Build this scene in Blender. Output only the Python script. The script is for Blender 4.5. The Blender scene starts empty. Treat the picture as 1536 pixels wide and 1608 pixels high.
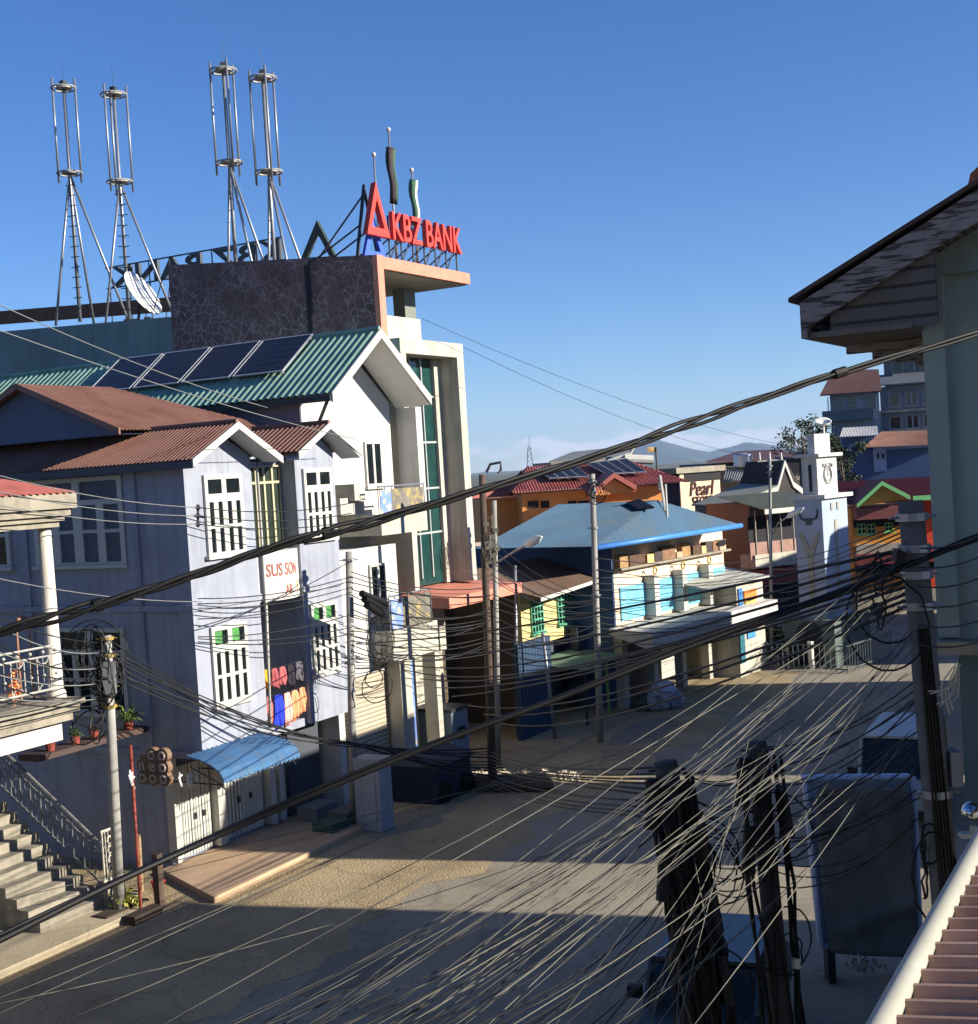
import bpy, bmesh, math, random
from mathutils import Vector, Matrix
RN = random.Random(11)
S = bpy.context.scene
COL = S.collection
PI = math.pi

# ------------------------------------------------------------------ camera
EYE = Vector((0, 0, 8.7))
FPX, PW, PH = 2100.0, 1536.0, 1608.0
ROLL, PITCH = .062, math.atan(63 / 2100.)
FWD = Vector((0, math.cos(PITCH), -math.sin(PITCH)))
U0 = Vector((1, 0, 0)).cross(FWD)
CR, SR = math.cos(ROLL), math.sin(ROLL)
RIGHT = Vector((CR, 0, 0)) - U0 * SR
UPV = Vector((SR, 0, 0)) + U0 * CR
cam = bpy.data.cameras.new('camera')
camo = bpy.data.objects.new('camera', cam)
COL.objects.link(camo)
m3 = Matrix((RIGHT, UPV, -FWD)).transposed()
camo.matrix_world = Matrix.Translation(EYE) @ m3.to_4x4()
cam.sensor_fit = 'HORIZONTAL'
cam.sensor_width = 36
cam.lens = 36 * FPX / PW
cam.clip_start = .1
cam.clip_end = 60000
S.camera = camo

# ------------------------------------------------------------------ light
SUN_AZ, SUN_EL = math.radians(105), math.radians(20)
SUN = Vector((math.sin(SUN_AZ) * math.cos(SUN_EL), math.cos(SUN_AZ) * math.cos(SUN_EL), math.sin(SUN_EL)))
W = bpy.data.worlds.new("World")
S.world = W
W.use_nodes = True
nt = W.node_tree
bg = nt.nodes['Background']
sky = nt.nodes.new('ShaderNodeTexSky')
sky.sky_type = 'NISHITA'
sky.sun_disc = False
sky.sun_elevation = SUN_EL
sky.sun_rotation = SUN_AZ
sky.altitude = 1400
sky.air_density = 1.0
sky.dust_density = .0
sky.ozone_density = 4
hs = nt.nodes.new('ShaderNodeHueSaturation')
hs.inputs['Saturation'].default_value = 1.18
hs.inputs['Hue'].default_value = .505
nt.links.new(sky.outputs[0], hs.inputs['Color'])
tint = nt.nodes.new('ShaderNodeMixRGB')
tint.blend_type = 'MULTIPLY'
tint.inputs[0].default_value = 1
tint.inputs[2].default_value = (1.06, 1.1, 1.26, 1)
nt.links.new(hs.outputs[0], tint.inputs[1])
# small fair weather clouds low over the horizon
wtc = nt.nodes.new('ShaderNodeTexCoord')
wsep = nt.nodes.new('ShaderNodeSeparateXYZ')
nt.links.new(wtc.outputs['Generated'], wsep.inputs[0])
wmap = nt.nodes.new('ShaderNodeMapping')
wmap.inputs['Scale'].default_value = (9, 9, 30)
wmap.inputs['Location'].default_value = (2.3, 0.6, 0)
nt.links.new(wtc.outputs['Generated'], wmap.inputs[0])
wno = nt.nodes.new('ShaderNodeTexNoise')
wno.inputs['Scale'].default_value = 1.6
wno.inputs['Detail'].default_value = 9
wno.inputs['Roughness'].default_value = .6
nt.links.new(wmap.outputs[0], wno.inputs['Vector'])
wel = nt.nodes.new('ShaderNodeValToRGB')
e = wel.color_ramp.elements
e[0].position, e[0].color = .0, (.8, .8, .8, 1)
e[1].position, e[1].color = .034, (0, 0, 0, 1)
e2 = wel.color_ramp.elements.new(.016)
e2.color = (.75, .75, .75, 1)
nt.links.new(wsep.outputs['Z'], wel.inputs[0])
wad = nt.nodes.new('ShaderNodeMath')
wad.operation = 'MULTIPLY_ADD'
wad.inputs[1].default_value = .42
nt.links.new(wel.outputs[0], wad.inputs[0])
nt.links.new(wno.outputs['Fac'], wad.inputs[2])
wcr = nt.nodes.new('ShaderNodeValToRGB')
wcr.color_ramp.elements[0].position, wcr.color_ramp.elements[0].color = .76, (0, 0, 0, 1)
wcr.color_ramp.elements[1].position, wcr.color_ramp.elements[1].color = .86, (.8, .8, .8, 1)
nt.links.new(wad.outputs[0], wcr.inputs[0])
wmx = nt.nodes.new('ShaderNodeMixRGB')
wmx.inputs[2].default_value = (8.6, 8.2, 8.6, 1)
nt.links.new(wcr.outputs[0], wmx.inputs[0])
nt.links.new(tint.outputs[0], wmx.inputs[1])
nt.links.new(wmx.outputs[0], bg.inputs[0])
bg.inputs[1].default_value = .058
sl = bpy.data.lights.new('sun', 'SUN')
sl.energy = 5
sl.angle = math.radians(.5)
sl.color = (1, .92, .79)
so = bpy.data.objects.new('sun', sl)
COL.objects.link(so)
so.rotation_euler = (-SUN).to_track_quat('-Z', 'Y').to_euler()
so.location = (60, -20, 60)
S.view_settings.view_transform = 'Standard'
S.view_settings.look = 'None'
S.view_settings.exposure = 1.1
S.view_settings.gamma = 1

# ------------------------------------------------------------------ helpers
def ray(px, py):
    return FWD + RIGHT * ((px - PW / 2) / FPX) - UPV * ((py - PH / 2) / FPX)
def at(px, py, Y):
    v = ray(px, py)
    return EYE + v * (Y / v.y)
def G(px, py, z=0.):
    v = ray(px, py)
    return EYE + v * ((z - EYE.z) / v.z)
class Fr:
    """a street-aligned frame: x along the facade, y away from the street, z up"""
    def __init__(s, o, deg):
        a = math.radians(deg)
        s.o = Vector((o[0], o[1], 0))
        s.ex = Vector((math.sin(a), math.cos(a), 0))
        s.ey = Vector((-math.cos(a), math.sin(a), 0))
        s.rot = PI / 2 - a
    def w(s, p):
        return s.o + s.ex * p[0] + s.ey * p[1] + Vector((0, 0, p[2]))
    def loc(s, p):
        q = p - s.o
        return (q.dot(s.ex), q.dot(s.ey), p.z)
    def f(s, px, py, y=0.):
        v = ray(px, py)
        k = (y - (EYE - s.o).dot(s.ey)) / v.dot(s.ey)
        return s.loc(EYE + v * k)
    def g(s, px, py, x=0.):
        v = ray(px, py)
        k = (x - (EYE - s.o).dot(s.ex)) / v.dot(s.ex)
        return s.loc(EYE + v * k)
    def hit(s, px, py, p0, n):
        P, N = s.w(p0), s.ex * n[0] + s.ey * n[1] + Vector((0, 0, n[2]))
        v = ray(px, py)
        return s.loc(EYE + v * ((P - EYE).dot(N) / v.dot(N)))
WF = Fr((0, 0), 90)
MW = {}
class MB:
    def __init__(s, fr=WF):
        s.fr, s.v, s.f = fr, [], []
    def add(s, vs, fs):
        b = len(s.v)
        s.v += [tuple(p) for p in vs]
        s.f += [tuple(b + i for i in f) for f in fs]
        return s
    def poly(s, *pts):
        return s.add(pts, [tuple(range(len(pts)))])
    def box(s, x0, x1, y0, y1, z0, z1):
        if x1 < x0: x0, x1 = x1, x0
        if y1 < y0: y0, y1 = y1, y0
        if z1 < z0: z0, z1 = z1, z0
        return s.add([(x0, y0, z0), (x1, y0, z0), (x1, y1, z0), (x0, y1, z0), (x0, y0, z1), (x1, y0, z1), (x1, y1, z1), (x0, y1, z1)],
                     [(0, 3, 2, 1), (4, 5, 6, 7), (0, 1, 5, 4), (1, 2, 6, 5), (2, 3, 7, 6), (3, 0, 4, 7)])
    def prism(s, pts, vec):
        n = len(pts)
        q = [(p[0] + vec[0], p[1] + vec[1], p[2] + vec[2]) for p in pts]
        return s.add(list(pts) + q, [tuple(range(n))[::-1], tuple(range(n, 2 * n))] + [(i, (i + 1) % n, n + (i + 1) % n, n + i) for i in range(n)])
    def tube(s, pts, r, n=6, cap=True):
        pts = [Vector(p) for p in pts]
        vs, fs = [], []
        for i, p in enumerate(pts):
            t = (pts[min(i + 1, len(pts) - 1)] - pts[max(i - 1, 0)])
            t = t.normalized() if t.length > 1e-9 else Vector((0, 0, 1))
            a = t.cross(Vector((0, 0, 1)) if abs(t.z) < .9 else Vector((1, 0, 0))).normalized()
            b = t.cross(a)
            rr = r[i] if isinstance(r, (list, tuple)) else r
            for k in range(n):
                an = 2 * PI * k / n
                vs.append(p + a * (rr * math.cos(an)) + b * (rr * math.sin(an)))
        for i in range(len(pts) - 1):
            for k in range(n):
                fs.append((i * n + k, i * n + (k + 1) % n, (i + 1) * n + (k + 1) % n, (i + 1) * n + k))
        if cap:
            fs.append(tuple(range(n))[::-1])
            fs.append(tuple((len(pts) - 1) * n + k for k in range(n)))
        return s.add(vs, fs)
    def ring(s, c, R, r, u, v, n=16, m=5, a0=0, a1=2 * PI):
        c, u, v = Vector(c), Vector(u), Vector(v)
        pts = [c + u * (R * math.cos(a0 + (a1 - a0) * i / n)) + v * (R * math.sin(a0 + (a1 - a0) * i / n)) for i in range(n + 1)]
        return s.tube(pts, r, m)
    def ball(s, c, r, n=8, sz=1.):
        vs, fs = [], []
        for i in range(n + 1):
            th = PI * i / n
            for k in range(n):
                ph = 2 * PI * k / n
                vs.append((c[0] + r * math.sin(th) * math.cos(ph), c[1] + r * math.sin(th) * math.sin(ph), c[2] + r * sz * math.cos(th)))
        for i in range(n):
            for k in range(n):
                fs.append((i * n + k, (i + 1) * n + k, (i + 1) * n + (k + 1) % n, i * n + (k + 1) % n))
        return s.add(vs, fs)
    def corr(s, e0, e1, r1, r0, waves, amp=.02, th=.012, seg=4, sq=False, rows=1, hip=False, rib=False):
        """corrugated sheet: e0-e1 lower edge, r0-r1 upper edge"""
        e0, e1, r1, r0 = map(Vector, (e0, e1, r1, r0))
        nrm = (e1 - e0).cross(r0 - e0).normalized()
        if nrm.z < 0: nrm = -nrm
        n = waves * seg
        top, bot, fs = [], [], []
        E = e1 - e0
        ua, ub = (r0 - e0).dot(E) / E.dot(E), (r1 - e0).dot(E) / E.dot(E)
        up = r0 - (e0 + E * ua)
        for j in range(rows + 1):
            for i in range(n + 1):
                u = i / n
                v = j / rows
                p = (e0 * (1 - u) + e1 * u) * (1 - v) + (r0 * (1 - u) + r1 * u) * v
                if hip:
                    h = u / ua if u < ua else ((1 - u) / (1 - ub) if u > ub else 1)
                    p = e0 + E * u + up * (h * v)
                w = math.sin(2 * PI * i / seg + .6)
                if rib: w = 2.2 * max(0, w) ** 4 - .4
                if sq: w = 1 if (i % seg) in (0, 1) else -1
                top.append(p + nrm * (amp * w + (.004 * (j % 2))))
                bot.append(top[-1] - nrm * th)
        L = len(top)
        for j in range(rows):
            for i in range(n):
                a, b, c, d = j * (n + 1) + i, j * (n + 1) + i + 1, (j + 1) * (n + 1) + i + 1, (j + 1) * (n + 1) + i
                fs.append((a, b, c, d))
                fs.append((L + d, L + c, L + b, L + a))
        for i in range(n):
            fs.append((L + i, L + i + 1, i + 1, i))
            t = rows * (n + 1) + i
            fs.append((t, t + 1, L + t + 1, L + t))
        return s.add(top + bot, fs)
    def leaves(s, c, rad, n, size, rng=RN, up=0.):
        for _ in range(n):
            d = Vector((rng.gauss(0, 1), rng.gauss(0, 1), rng.gauss(0, 1)))
            d = d.normalized() * (rng.random() ** .4)
            p = Vector(c) + Vector((d.x * rad[0], d.y * rad[1], d.z * rad[2]))
            a = Vector((rng.gauss(0, 1), rng.gauss(0, 1), rng.gauss(0, 1) + up)).normalized()
            b = a.cross(Vector((rng.gauss(0, 1), rng.gauss(0, 1), rng.gauss(0, 1)))).normalized()
            L, wd = size * rng.uniform(.6, 1.4), size * rng.uniform(.25, .5)
            s.poly(p, p + a * L * .5 + b * wd, p + a * L, p + a * L * .5 - b * wd)
        return s
    def mesh(s, name, inv=None, smooth=False):
        me = bpy.data.meshes.new(name)
        inv = inv or Matrix()
        vs = [inv @ s.fr.w(v) for v in s.v]
        me.from_pydata(vs, [], s.f)
        bm = bmesh.new()
        bm.from_mesh(me)
        bmesh.ops.recalc_face_normals(bm, faces=bm.faces)
        bm.to_mesh(me)
        bm.free()
        if smooth:
            for p in me.polygons: p.use_smooth = True
        return me
def thing(name, label, cat, fr=WF, p=(0, 0, 0), group=None):
    o = bpy.data.objects.new(name, None)
    COL.objects.link(o)
    o.location = fr.w(p)
    o.rotation_euler = (0, 0, fr.rot)
    o.empty_display_size = .3
    o['label'], o['category'] = label, cat
    if group: o['group'] = group
    MW[o] = Matrix.Translation(o.location) @ Matrix.Rotation(fr.rot, 4, 'Z')
    return o
def part(mb, name, mat, parent, smooth=False, label=None):
    M = MW[parent]
    o = bpy.data.objects.new(name, mb.mesh(name, M.inverted(), smooth))
    COL.objects.link(o)
    o.parent = parent
    MW[o] = M
    o.data.materials.append(mat)
    if label: o['label'] = label
    return o
def solo(mb, name, mat, label, cat, group=None, smooth=False, kind=None):
    ws = [mb.fr.w(v) for v in mb.v]
    c = sum(ws, Vector()) / len(ws)
    c.z = min(p.z for p in ws)
    M = Matrix.Translation(c)
    o = bpy.data.objects.new(name, mb.mesh(name, M.inverted(), smooth))
    COL.objects.link(o)
    o.location = c
    MW[o] = M
    o.data.materials.append(mat)
    if kind: o['kind'] = kind
    if label: o['label'], o['category'] = label, cat
    if group: o['group'] = group
    return o
def struct(mb, name, mat, kind='structure', smooth=False):
    return solo(mb, name, mat, None, None, None, smooth, kind)
def text_mb(fr, string, size, org, ux, uz, ext=.03, stretch=1., mirror=False):
    """flat lettering as mesh: org = lower left corner, ux / uz = reading and up directions in the frame"""
    cu = bpy.data.curves.new('lettering', 'FONT')
    cu.body = string
    cu.size = size
    cu.extrude = ext
    cu.offset = .012 * size
    cu.resolution_u = 3
    ob = bpy.data.objects.new('lettering', cu)
    COL.objects.link(ob)
    bpy.context.view_layer.update()
    me = bpy.data.meshes.new_from_object(ob.evaluated_get(bpy.context.evaluated_depsgraph_get()))
    bpy.data.objects.remove(ob)
    ux, uz = Vector(ux), Vector(uz)
    nn = ux.cross(uz)
    o = Vector(org)
    m = MB(fr)
    m.add([o + ux * (v.co.x * stretch) + uz * v.co.y + nn * v.co.z for v in me.vertices], [tuple(p.vertices) for p in me.polygons])
    return m

# ------------------------------------------------------------------ materials
def lin(c):
    return tuple(((x / 255) / 12.92 if x / 255 <= .04045 else ((x / 255 + .055) / 1.055) ** 2.4) for x in c) + (1,)
MC = {}
def mat(name, rgb, rough=.8, var=.12, sc=1.2, streak=0., stc=None, bump=.0, bsc=40., metal=0., spec=.3, dirt=None, dirtsc=.6, dirtamt=.5):
    """painted / weathered surface: broad mottling, vertical streaks and optional stains of a second colour"""
    if name in MC: return MC[name]
    m = bpy.data.materials.new(name)
    m.use_nodes = True
    t = m.node_tree
    n, l = t.nodes, t.links
    b = n['Principled BSDF']
    b.inputs['Roughness'].default_value = rough
    b.inputs['Metallic'].default_value = metal
    b.inputs['Specular IOR Level'].default_value = spec
    tc = n.new('ShaderNodeTexCoord')
    base = lin(rgb)
    n1 = n.new('ShaderNodeTexNoise')
    n1.inputs['Scale'].default_value = sc
    n1.inputs['Detail'].default_value = 6
    n1.inputs['Roughness'].default_value = .65
    l.new(tc.outputs['Object'], n1.inputs['Vector'])
    cr = n.new('ShaderNodeValToRGB')
    cr.color_ramp.elements[0].position, cr.color_ramp.elements[1].position = .3, .7
    cr.color_ramp.elements[0].color = tuple(c * (1 - var) for c in base[:3]) + (1,)
    cr.color_ramp.elements[1].color = tuple(min(1, c * (1 + var)) for c in base[:3]) + (1,)
    l.new(n1.outputs['Fac'], cr.inputs[0])
    col = cr.outputs[0]
    if streak:
        mp = n.new('ShaderNodeMapping')
        mp.inputs['Scale'].default_value = (5, 5, .35)
        l.new(tc.outputs['Object'], mp.inputs['Vector'])
        n2 = n.new('ShaderNodeTexNoise')
        n2.inputs['Scale'].default_value = 1
        n2.inputs['Detail'].default_value = 5
        l.new(mp.outputs[0], n2.inputs['Vector'])
        r2 = n.new('ShaderNodeValToRGB')
        r2.color_ramp.elements[0].position, r2.color_ramp.elements[1].position = .48, .75
        l.new(n2.outputs['Fac'], r2.inputs[0])
        ml = n.new('ShaderNodeMath')
        ml.operation = 'MULTIPLY'
        ml.inputs[1].default_value = streak
        l.new(r2.outputs[0], ml.inputs[0])
        mx = n.new('ShaderNodeMixRGB')
        mx.inputs[2].default_value = lin(stc) if stc else tuple(c * .45 for c in base[:3]) + (1,)
        l.new(ml.outputs[0], mx.inputs[0])
        l.new(col, mx.inputs[1])
        col = mx.outputs[0]
    if dirt:
        n3 = n.new('ShaderNodeTexNoise')
        n3.inputs['Scale'].default_value = dirtsc
        n3.inputs['Detail'].default_value = 8
        n3.inputs['Roughness'].default_value = .7
        l.new(tc.outputs['Object'], n3.inputs['Vector'])
        r3 = n.new('ShaderNodeValToRGB')
        r3.color_ramp.elements[0].position, r3.color_ramp.elements[1].position = .5, .62
        r3.color_ramp.elements[1].color = (dirtamt,) * 3 + (1,)
        l.new(n3.outputs['Fac'], r3.inputs[0])
        mx = n.new('ShaderNodeMixRGB')
        mx.inputs[2].default_value = lin(dirt)
        l.new(r3.outputs[0], mx.inputs[0])
        l.new(col, mx.inputs[1])
        col = mx.outputs[0]
    l.new(col, b.inputs['Base Color'])
    if bump:
        n4 = n.new('ShaderNodeTexNoise')
        n4.inputs['Scale'].default_value = bsc
        n4.inputs['Detail'].default_value = 4
        l.new(tc.outputs['Object'], n4.inputs['Vector'])
        bp = n.new('ShaderNodeBump')
        bp.inputs['Strength'].default_value = bump
        bp.inputs['Distance'].default_value = .03
        l.new(n4.outputs['Fac'], bp.inputs['Height'])
        l.new(bp.outputs[0], b.inputs['Normal'])
    MC[name] = m
    return m
def wave_mat(name, c1, c2, scale, direction='Z', rough=.6, width=.5, metal=0., spec=.3):
    """boards, shutters and slats: bands across one axis"""
    m = mat(name, c1, rough, .1, 2., metal=metal, spec=spec)
    t = m.node_tree
    n, l = t.nodes, t.links
    b = n['Principled BSDF']
    tc = [x for x in n if x.type == 'TEX_COORD'][0]
    w = n.new('ShaderNodeTexWave')
    w.bands_direction = direction
    w.inputs['Scale'].default_value = scale
    l.new(tc.outputs['Object'], w.inputs['Vector'])
    r = n.new('ShaderNodeValToRGB')
    r.color_ramp.elements[0].position, r.color_ramp.elements[1].position = .05, .05 + width * .3
    l.new(w.outputs['Fac'], r.inputs[0])
    old = b.inputs['Base Color'].links[0].from_socket
    mx = n.new('ShaderNodeMixRGB')
    mx.inputs[1].default_value = lin(c2)
    l.new(r.outputs[0], mx.inputs[0])
    l.new(old, mx.inputs[2])
    l.new(mx.outputs[0], b.inputs['Base Color'])
    bp = n.new('ShaderNodeBump')
    bp.inputs['Strength'].default_value = .5
    bp.inputs['Distance'].default_value = .02
    l.new(w.outputs['Fac'], bp.inputs['Height'])
    l.new(bp.outputs[0], b.inputs['Normal'])
    return m
def glass(name, rgb=(22, 28, 30), rough=.06):
    m = mat(name, rgb, rough, .35, 1.5, spec=.6)
    return m
M_BLUE = mat('pale_blue_paint', (146, 151, 163), .75, .1, .7, .5, (104, 106, 112), .05, dirt=(120, 124, 134), dirtsc=1.3, dirtamt=.35)
M_WHITE = mat('white_paint', (194, 192, 186), .7, .07, 1., .4, (140, 136, 126), .03, dirt=(160, 156, 146), dirtsc=1.2, dirtamt=.3)
M_CREAM = mat('cream_paint', (178, 174, 160), .75, .08, .8, .45, (112, 106, 94), .04, dirt=(140, 134, 118), dirtsc=1.0, dirtamt=.35)
M_FRAME = mat('window_white', (182, 181, 172), .55, .05, 3.)
M_PANE = glass('dark_glass')
M_GPANE = glass('green_tinted_glass', (30, 62, 60), .08)
M_GREENCURT = mat('green_curtain', (70, 130, 70), .8, .3, 8.)
M_BROWNROOF = mat('brown_roof_metal', (130, 94, 80), .6, .14, 1.5, dirt=(106, 68, 52), dirtamt=.5, dirtsc=.9)
M_GREENROOF = mat('green_roof_metal', (126, 156, 138), .45, .15, 1.2, spec=.5, dirt=(92, 122, 106), dirtsc=.8)
M_REDROOF = mat('red_roof_metal', (168, 98, 88), .55, .15, 1.2, dirt=(110, 60, 52), dirtsc=.7)
M_DKREDROOF = mat('dull_red_roof', (128, 62, 56), .6, .12, .8)
M_BLUEROOF = mat('weathered_blue_roof', (50, 84, 110), .65, .2, .5, dirt=(76, 88, 92), dirtsc=.35, dirtamt=.6)
M_SOFFIT = wave_mat('grey_soffit_boards', (150, 152, 150), (95, 98, 98), 3., 'X', .8)
M_CONC = mat('weathered_concrete', (146, 139, 124), .9, .16, 1.5, .35, (70, 68, 60), .2, dirt=(96, 92, 82), dirtsc=1.4)
M_POLE = mat('pole_concrete', (150, 148, 142), .85, .18, 2., .5, (70, 66, 62), .15)
M_POLEDK = mat('dark_tarred_pole', (62, 60, 60), .8, .3, 3., .5, (30, 28, 28), .3)
M_WOODP = mat('brown_wood_pole', (84, 70, 60), .85, .25, 2., .6, (46, 38, 32), .3)
M_STEEL = mat('galvanised_steel', (140, 144, 150), .45, .15, 3., metal=.6)
M_DKSTEEL = mat('dark_steel', (52, 54, 60), .5, .2, 3.)
M_BLACK = mat('black_rubber', (14, 14, 15), .6, .2, 4.)
M_WIREP = mat('pale_wire_sheath', (108, 106, 95), .6, .25, .8)
M_WIRED = mat('dark_wire_sheath', (34, 34, 36), .55, .25, .8)
M_STONE = None
M_CORAL = mat('coral_tile', (206, 130, 108), .6, .14, 2.5, .3, (150, 120, 100))
M_GREYGRN = mat('grey_green_plaster', (122, 134, 132), .85, .12, .7, .2, (60, 74, 76))
M_SOLAR = None
M_RUST = mat('rusty_red_pipe', (132, 62, 50), .7, .25, 4.)
M_SHUT = wave_mat('grey_white_shutter', (196, 198, 190), (140, 142, 138), 2.4, 'X', .5)
M_BRICKSH = wave_mat('beige_roller_shutter', (176, 166, 146), (120, 110, 96), 2.6, 'Z', .6)
M_LEAF = mat('green_leaf', (74, 96, 44), .6, .4, 3.)
M_DKLEAF = mat('dark_leaf', (44, 58, 36), .7, .4, 1.)
M_CHROME = mat('chrome', (200, 205, 210), .12, .1, 3., metal=1.)

def stone_material():
    m = mat('dark_crazy_paving', (112, 86, 84), .85, .35, 1.2)
    t = m.node_tree
    n, l = t.nodes, t.links
    b = n['Principled BSDF']
    tc = [x for x in n if x.type == 'TEX_COORD'][0]
    v = n.new('ShaderNodeTexVoronoi')
    v.feature = 'DISTANCE_TO_EDGE'
    v.inputs['Scale'].default_value = 3.3
    wob = n.new('ShaderNodeTexNoise')
    wob.inputs['Scale'].default_value = 2.5
    wob.inputs['Detail'].default_value = 4
    l.new(tc.outputs['Object'], wob.inputs['Vector'])
    wmx = n.new('ShaderNodeVectorMath')
    wmx.operation = 'MULTIPLY_ADD'
    wmx.inputs[1].default_value = (.45, .45, .45)
    l.new(wob.outputs['Color'], wmx.inputs[0])
    l.new(tc.outputs['Object'], wmx.inputs[2])
    l.new(wmx.outputs[0], v.inputs['Vector'])
    r = n.new('ShaderNodeValToRGB')
    r.color_ramp.elements[0].position, r.color_ramp.elements[1].position = .015, .06
    l.new(v.outputs['Distance'], r.inputs[0])
    # the mortar is washed out in blotches
    nn = n.new('ShaderNodeTexNoise')
    nn.inputs['Scale'].default_value = .9
    l.new(tc.outputs['Object'], nn.inputs['Vector'])
    r2 = n.new('ShaderNodeValToRGB')
    r2.color_ramp.elements[0].position, r2.color_ramp.elements[1].position = .42, .62
    r2.color_ramp.elements[0].color = (.0, .0, .0, 1)
    r2.color_ramp.elements[1].color = (.8, .8, .8, 1)
    l.new(nn.outputs['Fac'], r2.inputs[0])
    mxx = n.new('ShaderNodeMath')
    mxx.operation = 'MAXIMUM'
    l.new(r.outputs[0], mxx.inputs[0])
    l.new(r2.outputs[0], mxx.inputs[1])
    mx = n.new('ShaderNodeMixRGB')
    mx.inputs[1].default_value = lin((160, 136, 132))
    l.new(mxx.outputs[0], mx.inputs[0])
    l.new(b.inputs['Base Color'].links[0].from_socket, mx.inputs[2])
    l.new(mx.outputs[0], b.inputs['Base Color'])
    return m
M_STONE = stone_material()
def ground_material(name, rgb, dirt, bsc, bump, grain):
    m = mat(name, rgb, .92, .16, .35, dirt=dirt, dirtsc=.5, dirtamt=.55, bump=bump, bsc=bsc)
    t = m.node_tree
    n, l = t.nodes, t.links
    b = n['Principled BSDF']
    tc = [x for x in n if x.type == 'TEX_COORD'][0]
    g = n.new('ShaderNodeTexNoise')
    g.inputs['Scale'].default_value = 14
    g.inputs['Detail'].default_value = 8
    g.inputs['Roughness'].default_value = .8
    l.new(tc.outputs['Object'], g.inputs['Vector'])
    r = n.new('ShaderNodeValToRGB')
    r.color_ramp.elements[0].position, r.color_ramp.elements[1].position = .35, .65
    r.color_ramp.elements[0].color = (1 - grain, 1 - grain, 1 - grain, 1)
    l.new(g.outputs['Fac'], r.inputs[0])
    mx = n.new('ShaderNodeMixRGB')
    mx.blend_type = 'MULTIPLY'
    mx.inputs[0].default_value = 1
    l.new(b.inputs['Base Color'].links[0].from_socket, mx.inputs[1])
    l.new(r.outputs[0], mx.inputs[2])
    ck = n.new('ShaderNodeTexVoronoi')
    ck.feature = 'DISTANCE_TO_EDGE'
    ck.inputs['Scale'].default_value = .28
    wn = n.new('ShaderNodeTexNoise')
    wn.inputs['Scale'].default_value = 1.2
    wn.inputs['Detail'].default_value = 6
    l.new(tc.outputs['Object'], wn.inputs['Vector'])
    va = n.new('ShaderNodeVectorMath')
    va.operation = 'MULTIPLY_ADD'
    va.inputs[1].default_value = (1.1, 1.1, 0)
    l.new(wn.outputs['Color'], va.inputs[0])
    l.new(tc.outputs['Object'], va.inputs[2])
    l.new(va.outputs[0], ck.inputs['Vector'])
    cr_ = n.new('ShaderNodeValToRGB')
    cr_.color_ramp.elements[0].position, cr_.color_ramp.elements[1].position = .002, .012
    cr_.color_ramp.elements[0].color = (.76, .74, .72, 1)
    l.new(ck.outputs['Distance'], cr_.inputs[0])
    m2 = n.new('ShaderNodeMixRGB')
    m2.blend_type = 'MULTIPLY'
    m2.inputs[0].default_value = 1
    l.new(mx.outputs[0], m2.inputs[1])
    l.new(cr_.outputs[0], m2.inputs[2])
    l.new(m2.outputs[0], b.inputs['Base Color'])
    return m
M_ROAD = ground_material('worn_concrete_road', (156, 147, 129), (128, 120, 104), 25, .35, .3)
M_DIRT = ground_material('dry_gravelly_dirt', (182, 162, 126), (152, 132, 98), 18, 1., .45)
M_PAVE = ground_material('pale_concrete_paving', (176, 162, 136), (150, 138, 114), 20, .3, .25)
M_EARTH = ground_material('far_ground', (104, 104, 84), (74, 84, 60), 3, .3, .3)

# ------------------------------------------------------------------ ground
A = Fr(at(318, 1180, 30), 29.5)          # the left-hand street front
F0 = Fr((0, 0), 29.5)                    # same direction, origin below the camera
g_ = MB()
g_.poly((-30000, -3000, -.05), (30000, -3000, -.05), (30000, 30000, -.05), (-30000, 30000, -.05))
struct(g_, 'ground', M_EARTH)
r_ = MB(A)
r_.poly((-40, 9, 0), (110, 9, 0), (110, -42, 0), (-40, -42, 0))
struct(r_, 'road', M_ROAD)
d_ = MB(A)
N = 60
top = [(-30 + i * 1.0, -5.5 + .35 * math.sin(i * .9) + .3 * math.sin(i * 2.3), .006) for i in range(N)]
for i in range(N - 1):
    d_.poly(top[i], top[i + 1], (top[i + 1][0], 8, .006), (top[i][0], 8, .006))
struct(d_, 'dirt_shoulder', M_DIRT)

for k, (px, py, rx_, ry_) in enumerate(((640, 1290, 1.6, .9), (820, 1480, 1.5, 1.1), (1010, 1150, 2.2, 1.0), (560, 1520, 1.3, .8), (1240, 1130, 2.0, 1.2))):
    c = A.loc(G(px, py))
    rp_ = MB(A)
    pts_ = []
    for i in range(18):
        an = 2 * PI * i / 18
        q_ = RN.uniform(.75, 1.15)
        pts_.append((c[0] + rx_ * q_ * math.cos(an), c[1] + ry_ * q_ * math.sin(an), .0105 + .0004 * k))
    rp_.poly(*pts_)
    struct(rp_, 'road_patch', ground_material('dark_road_patch', (142, 134, 118), (118, 111, 97), 25, .35, .35) if k == 0 else MC['dark_road_patch'])

# scattered gravel on the shoulder: uncountable
gv = MB(A)
for _ in range(2600):
    x, y = RN.uniform(-6, 7), RN.uniform(-5.6, -.9)
    if -0.9 < y: continue
    r = RN.uniform(.008, .026)
    z = .006
    a = RN.uniform(0, 6)
    gv.add([(x + r * math.cos(a), y + r * math.sin(a), z), (x + r * math.cos(a + 2), y + r * math.sin(a + 2), z), (x + r * math.cos(a + 4), y + r * math.sin(a + 4), z), (x, y, z + r * .8)], [(0, 1, 3), (1, 2, 3), (2, 0, 3)])
struct(gv, 'gravel', mat('gravel_stone', (156, 140, 112), .9, .3, 9.), 'stuff')

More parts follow.
